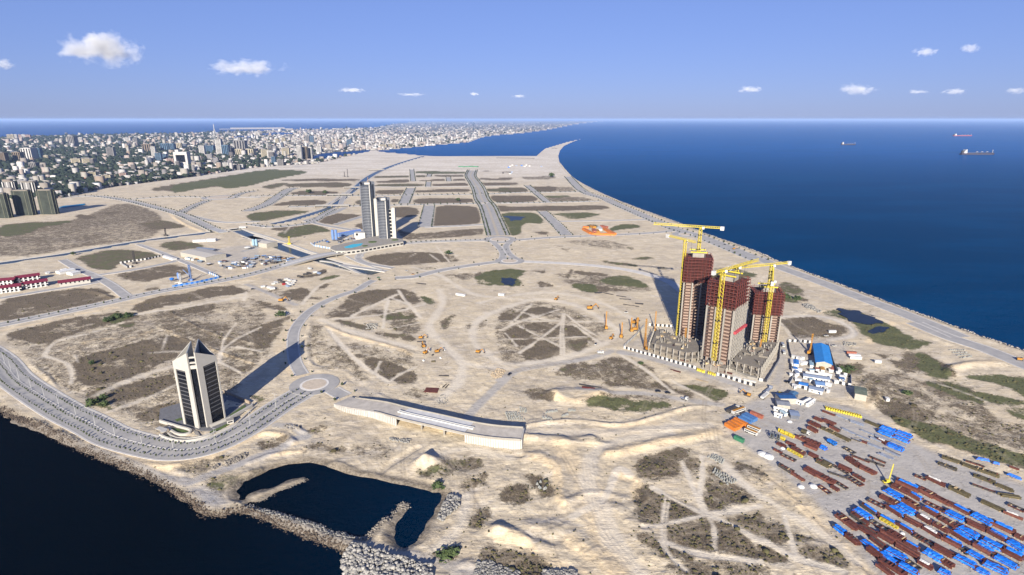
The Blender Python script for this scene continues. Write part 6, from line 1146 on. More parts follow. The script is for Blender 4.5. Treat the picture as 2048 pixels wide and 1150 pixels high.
# the tall buildings of the town one can pick out:  px left,right, base row, top row, colours, floors
TALL=[(17,24,281,269,1,'cream slab, leftmost of the coloured row at the far left'),(25,31,281,268.5,1,'pale yellow slab, second in the coloured row at the far left'),(32,37,281,269,0,'white slab, third in the coloured row at the far left'),(38,45,280,269,3,'salmon slab, fourth in the coloured row at the far left'),(46,53,280,269,0,'pale slab, fifth in the coloured row at the far left'),(54,63,280,269.5,3,'pink slab, rightmost in the coloured row at the far left'),
(52,74,323,296,0,'broad white ribbed tower, left of a pair'),(77,87,322,296,5,'blue striped tower, right of the broad white ribbed one'),(4,18,329,305,4,'brown grey tower at the left edge of the town'),(32,49,327,304,4,'brown tower left of the broad white ribbed tower'),(64,78,341,325,2,'grey block below the broad white ribbed tower'),(91,100,322,311,1,'cream block right of the blue striped tower'),(104,116,321,310,2,'pale grey block right of the cream one'),
(142,156,296,272,2,'tall grey slab far up on the left of town'),(160,167,289,275,0,'thin pale tower right of the tall grey slab'),(193,198,283,272,0,'thin white tower in the far middle of town'),(148,166,331,317,1,'left of two cream twin blocks'),(171,192,332,317,1,'right of two cream twin blocks'),(218,232,318,295,2,'grey stepped tower in the middle of the left town'),(251,263,286,275,0,'white cube tower far up in the left town'),(269,276,287,276,2,'small grey tower right of the white cube'),
(254,259,302,291,1,'small cream tower above the stepped grey one'),(290,307,305,288,4,'brown grey office slab in the mid left town'),(325,341,303,287,5,'blue grey glass slab in the mid left town'),(342,352,303,287,5,'narrow blue slab beside the blue grey one'),(353,365,300,286,1,'pale office slab right of the blue pair'),(314,325,325,306,5,'teal glass block left of the white frame building'),(306,314,318,293,0,'thin white tower beside the teal block'),(325,335,323,308,5,'second teal glass block left of the white frame'),
(295,307,326,316,0,'low white hall left of the teal blocks'),(337,351,330,317,3,'pale block with a red roof beside the white frame building'),(182,198,361,344,1,'pale block near the town edge, left part'),(209,226,365,350,1,'cream villa block near the town edge'),(243,256,361,346,3,'pink grey block near the town edge'),(330,340,357,347,1,'yellow cube house near the town edge, left of a pair'),(341,348,357,347,1,'yellow cube house near the town edge, right of a pair'),(90,99,378,366,1,'cream block behind the netted towers'),(105,113,379,366,1,'yellowish block right of the cream one behind the netted towers'),
(401,412,312,291,0,'white tower with a dark side, left of the tallest white tower'),(415,432,306,291,5,'blue grey twin block left of the tallest white tower'),(436,447,312,278,0,'tallest white tower in the middle of town'),(447,461,313,290,5,'dark glass slab against the tallest white tower'),(462,471,309,296,2,'pale block right of the dark glass slab'),(448,460,337,325,0,'white cube house near the town edge in mid town'),(467,482,340,330,2,'grey house near the town edge in mid town'),
(473,494,306,281,2,'grey office slab behind the cream blocks'),(474,490,312,298,1,'left cream block right of the dark glass slab'),(491,510,311,298,1,'right cream block right of the dark glass slab'),(525,540,315,299,1,'cream block left of the bright white hall'),(537,552,317,301,0,'bright white hall in the mid right town'),(545,553,330,313,5,'dark narrow block below the bright white hall'),(556,568,331,319,2,'grey block right of the dark narrow one'),(552,559,289,277,1,'thin cream tower, left of a far pair'),(565,573,288,275,1,'thin cream tower, right of a far pair'),
(566,580,312,296,1,'yellow cream block left of the triple tower'),(596,606,322,291,0,'white ribbed slab, left of the triple tower'),(608,617,321,293,4,'brown ribbed slab, middle of the triple tower'),(619,626,320,294,0,'white ribbed slab, right of the triple tower'),(634,644,306,293,0,'white block beside the town inlet'),(612,620,286,272,2,'grey tower far behind the triple tower, left of a pair'),(621,628,286,272,5,'blue tower far behind the triple tower, right of a pair'),(695,705,293,279,5,'dark blue glass block in the right town'),(722,728,293,283,2,'grey block right of the dark blue glass block'),
(534,538,300,286,0,'thin white tower in front of the far cream pair'),(586,591,291,280,0,'small white tower left of the far grey pair'),(597,603,290,280,0,'second small white tower near the far grey pair'),(733,748,298,291,0,'long white block near the inlet end'),(760,775,296,289,1,'row of cream flats by the far beach, left part'),(776,790,295,288,1,'row of cream flats by the far beach, right part'),(866,880,285,277,0,'white tower block above the curved far beach'),(835,850,284,276,0,'white slab in the far town left of the curved beach')]
CWx=CW+[mat('town_glass',(.05,.09,.14),.4,.2,.1)]
for x0,x1,by,ty,c_,lb in TALL:
    p=np.array(G(x0,by)); q=np.array(G(x1,by)); wd=np.linalg.norm(q-p); dp=wd*R.uniform(.5,.8); h=max(8,zrow(*((p+q)/2),ty)); u=(p+q)/2; u/=np.linalg.norm(u); c=(p+q)/2+u*dp/2
    t=thing('town_block',lb,'tower block',(*c,0),math.atan2(q[1]-p[1],q[0]-p[0])+R.uniform(-.12,.12),None); m=MB(); m.box(0,0,-.5,wd,dp,h+.5); m.build('wall',CWx[c_],t); m=MB(); m.box(-wd*.1,0,h,wd*.4,dp*.5,3.2); m.build('roof_plant',CW[2],t)
    nfl=int(min(14,max(3,h/3.6)))
    if 'rib' in lb or 'strip' in lb or 'slab' in lb and c_!=3:
        for k in range(4): o=obj('window_bay',bx(dglass,'window_bay'),None,t,(((k+.5)/4-.5)*wd,-dp/2-.08,2)); o.scale=(wd*.11,.3,h-5)
    else:
        for k in range(nfl): o=obj('window_row',bx(dglass,'window_row'),None,t,(0,-dp/2-.08,h*(k+.35)/nfl)); o.scale=(wd*.82,.3,h/nfl*.42)
# white building with an open square frame
p=G(350,337); q=G(377,337); wd=q[0]-p[0]; h=zrow(*p,304); t=thing('framed_building','white building with a huge open square frame and dark recess, left of mid town','office building',((p[0]+q[0])/2,p[1]+18,0)); 
for n_,a in (('side_pillar',(-wd*.42,0,0,wd*.16,30,h)),('side_pillar',(wd*.42,0,0,wd*.16,30,h)),('top_beam',(0,0,h*.82,wd*.68,30,h*.18)),('base_block',(0,-2,0,wd*.68,30,h*.38)),('recess',(0,6,h*.38,wd*.68,14,h*.44)),('roof_box',(-wd*.3,0,h,wd*.25,12,h*.13))):
    m=MB(); m.box(*a); m.build(n_,CW[0] if n_!='recess' else dglass,t)
x,y=G(431,278); t=thing('radio_mast','white three legged radio mast behind the tallest white tower','mast',(x,y,0))
for k in range(3): a=k*2.094; MB().beam((28*math.cos(a),28*math.sin(a),0),(0,0,115),4).build('leg',CW[0],t)
MB().beam((0,0,105),(0,0,160),5).build('pole',CW[0],t)
# netted towers at the left edge
nm_=mat('green_scaffold_net',(.028,.033,.026),.9,.3,.06); ns_=mat('net_seam',(.075,.078,.058),.9,.2)
for x0,x1,by,ty,lb,k_ in ((-14,27,436,388,'leftmost dark netted tower, cut by the left edge of the photo',0),(34,75,430.5,382,'middle dark green netted tower of the row of three',0),(83,119,428.5,381,'rightmost dark green netted tower of the row of three',0),(11,39,396,364,'pale ribbed tower behind the middle netted tower',1),(48,79,395,365,'pale ribbed tower behind the rightmost netted tower',1)):
    p=np.array(G(x0,by)); q=np.array(G(x1,by)); wd=np.linalg.norm(q-p)*.97; wd*=.9; dp=wd*.42; h=zrow(*((p+q)/2),ty); c=(p+q)/2+np.array((-.5,.6))*dp/2
    t=thing('netted_tower' if not k_ else 'town_block',lb,'tower block',(*c,0),math.atan2(q[1]-p[1],q[0]-p[0])); ring=[(wd/2*math.copysign(abs(math.cos(a))**.5,math.cos(a)),dp/2*math.copysign(abs(math.sin(a))**.5,math.sin(a))) for a in [6.2832*i/20 for i in range(20)]]
    m=MB(); m.prism(ring,0,h); m.build('net_cover' if not k_ else 'wall',nm_ if not k_ else CW[2],t); m=MB(); m.prism([(a*.85,b*.8) for a,b in ring],h,h+2.5); m.build('roof',conc,t)
    for i in range(20):
        if i%2==0 or (k_ and ring[i][1]<0):
            a,b=ring[i]; m=MB(); m.beam((a*1.01,b*1.01,0),(a*1.01,b*1.01,h),1.6 if not k_ else 3,.8); m.build('seam',ns_ if not k_ else (CW[0] if i%2 else dglass),t)
# ---- red roofed barracks
mroof=mat('maroon_roof',(.13,.015,.03),.6,.15)
for i,(x0,y0,x1,y1,h,lb) in enumerate(((-330,510,262,462,6.8,'left maroon roofed block in the upper barracks row'),(320,434,748,374,6.8,'right maroon roofed block in the upper barracks row'),(-330,668,395,577,6.8,'left maroon roofed block in the lower barracks row'),(458,550,895,484,6.8,'right maroon roofed block in the lower barracks row'),(1115,505,1690,428,5.5,'separate maroon roofed hall at the road junction'))):
    A=np.array(gp('x',x0,y0));B_=np.array(gp('x',x1,y1)); d=B_-A; L=np.linalg.norm(d); rz=math.atan2(d[1],d[0]); n=np.array((-math.sin(rz),math.cos(rz))); dp=13; c=(A+B_)/2+n*dp/2
    t=thing('barracks',lb,'barracks',(*c,0),rz); m=MB(); m.box(0,0,-.5,L,dp,h+.5); m.build('wall',dglass if i<4 else cream,t); m=MB(); m.gable(0,0,h,L,dp,2.6,0,1.3); m.build('roof',mroof,t)
    nb_=int(L/4.2)
    for k in range(nb_):
        x=((k+.5)/nb_-.5)*L
        if i<4:
            o=obj('bay_pier',bx(pw,'bay_pier'),None,t,(x,-dp/2-.5,0)); o.scale=(1.9,1.,h-.3)
            if k%2==0: o=obj('balcony',bx(pw,'balcony'),None,t,(x+2.1,-dp/2-.35,h*.48)); o.scale=(2.2,.7,1.)
        else: o=obj('window',bx(dglass,'window'),None,t,(x,-dp/2-.05,h-2.2)); o.scale=(1.6,.2,1.7)
    if i<4:
        for z_ in (0.,h*.5): o=obj('floor_band',bx(pw,'floor_band'),None,t,(0,-dp/2-.2,z_)); o.scale=(L,.5,.8)
for i,(x0,y0,x1,y1,w_) in enumerate(((1080,260,1370,205,14),(1300,285,1450,250,13),(1150,225,1240,210,8))): house('x',x0,y0,x1,y1,w_,3.5,pw,pw,('larger white roofed hall behind the separate maroon roofed hall','smaller white roofed hall behind the separate maroon roofed hall','small white hall at the back of the white roofed group')[i],'hall',1.2,'hall',False)
o=house('x',850,262,930,250,5,2.6,pw,pw,'small white cabin in the barracks yard','cabin',.4); 
m=MB(); P=pts('m 590,975 640,960 700,955 850,938 850,950 760,965 640,980'); m.prism(P if sum(P[i-1][0]*P[i][1]-P[i][0]*P[i-1][1] for i in range(len(P)))>0 else P[::-1],0,1.); tag(m.build('covered_basin',mat('teal_cover',(.0,.12,.25))),'long teal blue cover on the ground right of the netted towers','cover')
# ---- works compound between the canals
house('y',290,270,570,330,34,7,mat('shed_wall',(.3,.28,.24)),mat('dusty_roof',(.34,.32,.29)),'large dusty grey roofed workshop in the works compound','workshop',1.5,'workshop',False); house('y',1010,160,1190,190,22,8,mat('shed_wall',(.3,.28,.24)),mat('dusty_roof',(.34,.32,.29)),'open fronted grey shed beside the diagonal canal','workshop',1.5,'workshop',False)
house('y',310,135,455,125,8,3.5,pw,pw,'long white tent near the upper canal, left of a pair','tent',1,'tent',False); house('y',470,122,570,120,9,4,pw,pw,'white hall near the upper canal, right of a pair','tent',1,'tent',False); house('y',0,300,110,335,7,3,pw,mat('pale_roof',(.4,.4,.4)),'long pale shed at the left end of the works compound','shed',.8,'shed',False)
house('y',370,215,560,235,8,3.4,silv,mat('dusty_blue_roof',(.15,.18,.25)),'low grey blue shed behind the large workshop','shed',.6,'shed',False)
SH=[]
for k in range(64):
    u=R.random(); x=590+u*830; yc=425-u*90+R.uniform(-1,1)*(22+34*math.sin(math.pi*min(1,u*1.1)))-28*math.sin(math.pi*u); SH.append((x,yc))
SH+= [(230,320),(300,335),(350,330),(370,355),(500,330),(480,385),(600,365),(640,355),(260,325)]
SH.sort(); shc=[(pw,'white'),(mat('mid_blue_roof',(.12,.21,.38)),'mid blue'),(gyb,'grey blue'),(mat('pale_blue_roof',(.2,.3,.38)),'pale blue'),(rust,'rust brown'),(dsteel,'dark'),(ora,'orange'),(mat('pale_roof',(.4,.4,.4)),'pale grey')]
for k,(x,y) in enumerate(SH):
    c_,nn=shc[R.choices(range(8),(4,5,5,4,3,5,1,4))[0]]; w_=R.uniform(22,48); house('y',x,y,x+w_,y+R.uniform(-5,5),R.uniform(3,6),2.6,R.choice((pw,silv,dsteel)),c_,'%s roofed shack, %s from the left in the works compound by the main road'%(nn,ordn(k)),'shack',.5,'shack',False,'shacks in the works compound')
def silo(fr,x,y,h,r,label,col=blu,n=2):
    c=gp(fr,x,y); t=thing('silo_plant',label,'silo',(*c,0))
    for k in range(n):
        m=MB(); m.cyl(k*r*2.3,0,3.5,r,h-5,12); m.cyl(k*r*2.3,0,1.2,.5,2.3,12,r); m.cyl(k*r*2.3,0,h-1.5,r,1.2,12,.4); m.build('silo',col,t)
        for a in range(4): MB().beam((k*r*2.3+r*.8*math.cos(a*1.57),r*.8*math.sin(a*1.57),0),(k*r*2.3+r*.8*math.cos(a*1.57),r*.8*math.sin(a*1.57),4),.3).build('leg',silv,t)
    return t
pbl=mat('plant_blue',(.10,.17,.34),.5,.15)
silo('y',985,190,15,2.2,'pair of pale blue silos beside the open fronted shed',mat('pale_blue_roof',(.2,.3,.38))); silo('q',180,895,22,2.6,'pair of blue silos left of the pool podium',pbl,2); silo('y',920,215,6,6,'white domed tank in the works compound',wht,1); silo('y',155,560,12,1.6,'small blue plant at the left of the fenced plot',pbl,1); silo('y',80,570,6,3,'squat blue tank at the left end of the fenced plot',blu,1)
for fr,xb,yb,yt,lb in (('y',290,560,385,'tall pale blue batching tower inside the blue fenced plot'),('y',180,600,480,'thin white mast inside the blue fenced plot'),('i',1035,720,620,'dark thin mast rig beside the striped wall of the small plot'),('y',1380,160,70,'yellow thin rig beside the diagonal canal'),('i',1272,505,445,'thin dark rig on the left canal bank'),('j',750,208,145,'dark thin rig beside the upper canal'),('j',725,205,165,'second shorter dark rig beside the upper canal')):
    c=gp(fr,xb,yb); px_,py_=pxy(fr,xb,yt); h=zrow(*c,py_); k_=pbl if 'blue b' in lb else wht if 'white' in lb else yel if 'yellow' in lb else dsteel; t=thing('mast_rig',lb,'rig',(*c,0)); m=MB(); lattice(m,(0,0,0),(0,0,h),1.8,3,.4); m.build('mast',k_,t); m=MB(); m.box(0,0,0,6,4,2.5); m.build('base',k_,t); m=MB(); m.beam((0,0,h*.25),(-9,0,h*.7 if 'blue b' in lb else h*.1),.6); m.build('strut',k_,t)
fence('y 80,635 350,590 600,532','blue and white panel fence along the main road plot',3,3.2,(mat('mid_blue_roof',(.12,.21,.38)),blu)); fence('y 480,480 600,530','blue topped fence at the right end of the main road plot',3,3.2,(mat('mid_blue_roof',(.12,.21,.38)),pw))
fence('i 920,718 1130,688 1255,660','black and white striped wall across the small plot',3,2.6); fence('i 925,722 975,752 1025,745','short striped wall at the left corner of the small plot',3,2.6); fence('i 1280,665 1345,690','white wall at the right of the small plot',3,3,(pw,pw)); fence('y 1610,150 1650,180 1830,212','blue and white fence left of the pool podium',3,3.5,(pw,mat('mid_blue_roof',(.12,.21,.38)))); fence('y 1650,155 1790,110','blue fence run behind the pool podium plot',3,3.5,(mat('mid_blue_roof',(.12,.21,.38)),pw))
house('q',240,835,540,780,9,6,pbl,mat('long_blue_roof',(.10,.17,.42)),'long blue workers shed left of the tallest rounded tower','shed',1,'shed',False)
for i,(x,y) in enumerate(((290,900),(350,880),(400,870),(440,880),(90,920),(50,900),(250,920),(470,900))): house('q',x,y,x+30,y,6,3,silv,(dsteel,pw,gyb,rust,blu,pw,dsteel,pw)[i],'%s roofed hut, %s from the left in the plot beside the pool'%(('dark','white','grey','brown','blue','white','dark','white')[i],ordn((290,350,400,440,90,50,250,470).index(x))),'hut',.5,'hut',False,'huts in the pool plot')
for i,(x,y,w_,k_) in enumerate(((1060,635,50,0),(1135,640,70,0),(1180,605,40,0),(1215,585,30,0),(1250,565,30,1),(1285,580,35,1),(1320,555,40,0),(1365,560,35,0),(1410,575,35,0),(1345,590,35,0),(1300,610,30,2),(1370,610,40,0),(1400,598,30,0),(1345,625,30,3),(1160,660,60,0),(1470,520,40,1),(1530,500,45,1),(1575,480,35,1),(1640,475,45,0),(1690,480,30,3),(1730,475,40,1),(1590,430,25,0))):
    container('y',x,y,x+w_,y+(8 if i%2 else -6),(wht,dsteel,redc,gyb)[k_],'%s boat or vehicle body, %s in the parked cluster near the curved road'%(('white','dark','red','grey blue')[k_],ordn(i)),3,2.4,'parked bodies near the curved road','parked vehicle')
for i,(x,y,x2,y2) in enumerate(((635,600,680,600),(640,612,700,645),(700,590,725,600),(740,620,755,640),(775,590,820,600),(800,610,850,640),(720,650,880,655),(830,630,880,652),(760,600,770,620),(715,615,730,635),(690,640,720,650))): container('k',x,y,x2,y2,(cO,cO,ora,ora,cR,cO,cO,cO,wht,cR,cO)[i],'%s container, %s in the small compound beyond the sand field'%(('orange','orange','amber','amber','brick red','orange','orange','orange','white','brick red','orange')[i],ordn(i)),7,4,'containers of the orange compound')
for i in range(16):
    fr,x,y=('k',R.uniform(0,90),R.uniform(168,190)) if i<7 else ('k',R.uniform(10,320),R.uniform(118,135)); container(fr,x,y,x+14,y,R.choice((wht,blu,dsteel,gyb,wht)),'small site unit, %s in the scattered units of the far sand plots'%ordn(i),6,4,'site units on the far sand plots','cabin')
for i in range(9): x=600+i*17; container('j',1000+x,130+R.uniform(-3,3),1014+x,130,mat('far_green',(.05,.2,.1)),'small green unit, %s in the row on the far sand flats'%ordn(i),6,3.5,'green units on the far flats','cabin')
container('o',1110,364,1400,368,dsteel,'long dark pipe line lying along the far bay shore',8,2,None,'pipe line'); container('o',1530,291,1570,292,dsteel,'short dark barge shape near the root of the spit',8,3,None,'barge')
# ================================================================ road trees, lamps, rocks, ships, clouds
tcm=CR_[0]
def small_tree_mesh():
    m=MB(); m.cyl(0,0,0,.09,1.3,5); V=[];
    for f,c in ((1,(0,0,1.7)),(.7,(.35,.2,1.3)),(.65,(-.3,.25,2.1))): m.add([(v[0]*f*R.uniform(.8,1.2)+c[0],v[1]*f*R.uniform(.8,1.2)+c[1],v[2]*f*R.uniform(.8,1.2)+c[2]) for v in ICV],ICF)
    me=m.mesh('street_tree'); me.materials.append(mat('young_leaves',(.03,.04,.018),.95,.4,.5)); return me
STM=[small_tree_mesh() for _ in range(3)]
cnt=0; rest=[]
def row(P,off,step,lab,gr,scale,jit=.2,idx=None,cap=0):
    global cnt
    P=np.array(P); d=np.gradient(P,axis=0); d/=np.maximum(np.hypot(d[:,0],d[:,1])[:,None],1e-6); Q=P+np.c_[-d[:,1],d[:,0]]*off; Q=resample(Q,step)
    for q in Q:
        r=math.hypot(*q)
        if q[1]<0 or abs(q[0])/max(1,q[1])>1.25: continue
        if r<cap and cnt<290:
            o=obj('street_tree',R.choice(STM),None,None,(q[0]+R.uniform(-.3,.3),q[1]+R.uniform(-.3,.3),.3),R.uniform(0,6)); s=scale*R.uniform(1-jit,1+jit); o.scale=(s,s,s); tag(o,lab,'street tree',gr); cnt+=1
        else: rest.append((q[0],q[1],scale*R.uniform(.7,1.3)))
PC=ROADP[0][2]; PMn=ROADP[2][2]
for off,nm_ in ((-8.6,'outer'),(-2.,'middle'),(6.6,'inner')): row(PC,off,4.4,'small young street tree in the %s planting row of the curving shore road'%nm_,'young trees in the %s row of the shore road'%nm_,.62,.3,cap=700)
row(PMn,0,9,'young tree on the median of the main road left of the canal','median trees of the main road',.9,.3,cap=900)
row(ROADP[3][2],0,9,'','',1.,.2); 
for n,wd,P in ROADP:
    if n=='street' and max(p[0] for p in P)>430: continue
    if n=='boulevard':
        for o in (-15,15,-22,22): row(P,o,16,'','',1.5)
    if n=='street' and wd>=16:
        for o in (-wd/2-1,wd/2+1): row(P,o,17,'','',1.3)
    elif n=='street' and wd>=13: row(P,-wd/2-1,15,'','',1.2); row(P,wd/2+1,15,'','',1.2)
    if n=='road':
        for o in (-wd/2-4,wd/2+4): row(P,o,30,'','',.9)
A_=np.array(rest); o=scatter('roadside_trees',ICV*np.array((1,1,1.))+np.array((0,0,1.2)),ICF,A_[:,0],A_[:,1],np.full(len(A_),.2),A_[:,2]*1.1,A_[:,2]*1.1,A_[:,2]*1.2,np.zeros(len(A_)),mat('young_leaves',(.03,.04,.018)),None,.25,9); o['label']='rows of small dark roadside trees along the distant streets'; o['category']='roadside trees'
# shrubs one can tell apart in the fields
for fr,x,y,r_,h_,lb in (('f',235,200,5.5,6.5,'large dark bush at the field edge above the shaded road'),('a',830,160,5,5,'left green thicket bush in the field behind the office tower'),('a',900,140,6,6,'big green thicket bush in the field behind the office tower'),('a',980,130,5,5,'right green thicket bush in the field behind the office tower'),('a',700,800,4.5,4.5,'green bush left in the cluster near the shore road bend'),('a',790,760,4,4,'green bush right in the cluster near the shore road bend'),('a',805,810,3.5,3.5,'low green bush lowest in the cluster near the shore road bend'),('a',705,495,3,3.5,'lone olive bush in the dark field left of the office tower'),
 ('j',1522,805,6,8,'lone dark tree on the sand right of the pool podium'),('j',452,330,9,11,'dark tree in the far field left of the upper canal'),('j',575,330,8,8,'second dark tree in the far field left of the upper canal'),('j',1597,395,6,9,'dark tree in the far brown plot left of the boulevard'),('k',393,208,13,16,'lone dark tree on the far right sand plots'),('l',655,825,6,5,'dark green bush right of the rightmost unfinished tower'),('l',745,840,6,5,'second dark green bush right of the rightmost unfinished tower'),('i',562,655,4,6,'dark bush on the canal bank left of the green plot'),('c',1440,470,3.5,3.5,'olive bush at the upper right corner of the basin'),
 ('g',1080,565,2.5,2,'small bush beside the site road'),('h',600,620,5,3.5,'dark scrub clump right of the blue warehouse'),('h',660,600,5,3,'second dark scrub clump right of the blue warehouse'),('h',1100,800,3.5,3,'olive bush alone in the brown field far right'),('c',1490,1000,5,2.4,'dark low thicket beside the rock slope, left half'),('c',1555,985,5,2.6,'dark low thicket beside the rock slope, right half'),('z',255,130,5,7,'round dark tree left of the double road to the small roundabout')):
    x_,y_=gp(fr,x,y)
    if fr=='z': continue
    tree(x_,y_,r_,h_,lb,None,'bush' if h_<7 else 'tree','bush' if h_<7 else 'tree')
# lamps on the shore road median
def lamp(x,y,rz,label):
    t=thing('street_lamp',label,'street lamp',(x,y,.3),rz,'street lamps of the shore road'); m=MB(); m.cyl(0,0,0,.13,11,6,.07); m.build('pole',wht,t)
    for s in (-1,1): MB().beam((0,0,11),(s*1.9,0,11.4),.1).build('arm',wht,t); MB().box(s*2.1,0,11.3,.8,.3,.15).build('lamp_head',wht,t)
Q=resample(np.array(PC),27)
k=0
for i in range(1,len(Q)-1):
    if Q[i][0]/max(1,Q[i][1])<-1.15: continue
    d=Q[i+1]-Q[i]; n_=np.array((-d[1],d[0]))/np.linalg.norm(d); p=Q[i]+n_*1.2; lamp(p[0],p[1],math.atan2(d[1],d[0])+1.57,'white double armed lamp post, %s from the left along the shore road'%ordn(k)); k+=1
# rocks
rockm=mat('rock',(.10,.09,.08),.9,.4,.6,col2=(.24,.215,.18)); rockw=mat('wet_rock',(.035,.026,.02),.85,.4,.6,col2=(.11,.085,.062)); rockl=mat('pale_rock',(.09,.088,.085),.9,.3,.6,col2=(.27,.26,.24))
ROCK=[]
for k in range(5):
    m=MB(); m.add([tuple(v*R.uniform(.75,1.2)*np.array((1,.8,.7))) for v in ICV],ICF); me=m.mesh('rock'); me.materials.append(rockl); ROCK.append(me)
def strip_rocks(name,s,off0,off1,n,s0,s1,mt,z0,z1,label,closed=False,zz=WZ):
    P=np.array(smooth(pts(s,zz),4)); P=resample(P,3); d=np.gradient(P,axis=0); d/=np.maximum(np.hypot(d[:,0],d[:,1])[:,None],1e-6); nr=np.c_[-d[:,1],d[:,0]]; i=rg.randint(0,len(P),n); u=rg.uniform(0,1,n)
    q=P[i]+nr[i]*(off0+(off1-off0)*u)[:,None]+rg.uniform(-1.5,1.5,(n,2)); S=rg.uniform(s0,s1,n); zz_=np.array([max(gz(*p),WZ-.5) for p in q])
    o=scatter(name,ICV,ICF,q[:,0],q[:,1],zz_+S*.15,S,S*rg.uniform(.7,1,n),S*rg.uniform(.55,.9,n),rg.uniform(0,6,n),mt,None,.25,int(n)); o['label']=label; o['category']='rocks'; return o
SS='X -45,800 0,822 52,848 104,872 156,900 222,926 287,954 339,983 386,1012 404,1031 443,1034 470,1023 500,1031 552,1051 604,1072 656,1090 685,1105'
strip_rocks('shore_rocks',SS,-1.5,3.6,3600,.35,.85,rockw,0,0,'brown wet rocks armouring the harbour shore below the road')
strip_rocks('shore_rocks',SS,3.2,5.2,700,.25,.55,rockm,0,0,'pale dry rocks along the top of the harbour shore')
strip_rocks('sea_wall_rocks','X 1119,325 1132,341 1148,357 1175,373 1201,386 1240,403 1261,411 1287,421 1365,449 1417,470 1520,506 1556,523 1635,553 1713,582 1791,611 1870,639 1945,667 2048,701 2100,720',-4.5,.5,5000,.35,.9,mat('sea_wall_rock',(.14,.125,.11),.9,.3,.6,col2=(.38,.35,.31)),0,0,'pale armour rocks lining the long ocean sea wall')
strip_rocks('basin_rocks','c 0,625 200,680 400,745 700,850 870,885',-1.5,1.5,600,.3,.7,rockl,0,0,'thin line of pale rocks on the inner edge of the basin dam')
strip_rocks('basin_rocks','c 0,600 200,520 420,415',-4,-1,260,.3,.6,rockm,0,0,'small rocks on the left basin spit'); strip_rocks('basin_rocks','c 900,860 1060,715 1130,625 1190,600 1200,640',-2,2,260,.3,.8,rockm,0,0,'small rocks on the right basin spit')
def poly_pts(s,n,z=0):
    P=pts(s,z); a=np.array(P); out=[]
    while len(out)<n:
        X=rg.uniform(a[:,0].min(),a[:,0].max(),n*2); Y=rg.uniform(a[:,1].min(),a[:,1].max(),n*2); ok=inside(P,X,Y); out+=list(zip(X[ok],Y[ok]))
    return np.array(out[:n])
def rockfield(s,n,s0,s1,mt,label,ind=0,gr=None,lab2=None,zoff=0.):
    q=poly_pts(s,n); S=rg.uniform(s0,s1,n); Z=np.array([max(gz(*p),WZ-.3) for p in q])+zoff*rg.uniform(0,1,n)
    for k in range(ind):
        o=obj('rock',R.choice(ROCK),None,None,(*q[k],Z[k]+S[k]*.5),R.uniform(0,6)); o.scale=(S[k]*1.15,S[k]*1.15,S[k]); tag(o,lab2,'rock',gr)
    if n>ind:
        o=scatter('rock_heap',ICV,ICF,q[ind:,0],q[ind:,1],Z[ind:]+S[ind:]*.3,S[ind:],S[ind:]*.85,S[ind:]*.75,rg.uniform(0,6,n-ind),mt,None,.25,n); o['label']=label; o['category']='rocks'
rockfield('c 690,1030 780,920 950,960 1250,1050 1390,1080 1395,1200 760,1250',1300,.6,1.4,mat('corner_rock',(.10,.098,.095),.9,.3,.5,col2=(.34,.325,.30)),'pale boulders tipped over the corner of the harbour shore',190,'boulders on the lower harbour corner','pale boulder tipped among many on the lower harbour corner',1.6)
rockfield('c 1520,540 1600,560 1610,610 1480,740 1440,720 1460,660',260,.7,1.3,rockl,'heap of grey boulders right of the basin',60,'boulders heaped right of the basin','grey boulder in the heap right of the basin',1.2)
rockfield('d -180,1060 -80,1040 0,1070 150,1120 160,1200 -200,1160',420,.5,1.1,rockl,'grey boulders along the bottom edge below the sand mounds'); rockfield('d 330,1110 560,1110 620,1180 300,1180',260,.5,1.1,rockl,'grey boulders at the bottom edge, right group')
rockfield('b 1720,280 1880,215 1910,235 1850,270 1740,320',150,.5,1.1,rockm,'dark boulders in a line beside the grey path'); rockfield('b 1620,330 1670,300 1680,320 1630,345',50,.5,1.,rockm,'small boulder heap left of the dark boulder line')
rockfield('f 870,250 980,260 970,300 880,295',70,.6,1.4,rockl,'pale boulder heap in the fan shaped field'); rockfield('h 290,105 350,110 440,165 420,175 320,140',120,.7,1.6,rockl,'pale boulders where the grey track meets the coast road bank'); rockfield('f 1460,790 1530,830 1500,880 1420,880',60,.3,.7,rockl,'loose pale rubble above the flyover')
rockfield('c 1060,95 1230,110 1220,140 1170,135 1070,110',90,.5,1.1,rockl,'broken slabs below the left flyover wall'); rockfield('c 250,0 400,0 380,40 280,30',60,.3,.8,rockm,'dark rubble at the fork of the grey path')
rockfield('h 600,400 720,405 700,430 610,425',80,.5,1.1,rockl,'pale rubble strip on the dirt field')
rockfield('f 1840,650 1900,600 1960,610 1930,670 1860,680',120,.4,1.0,mat('tan_rubble',(.3,.24,.17)),'tan rubble heaps left of the dirt crossroads')
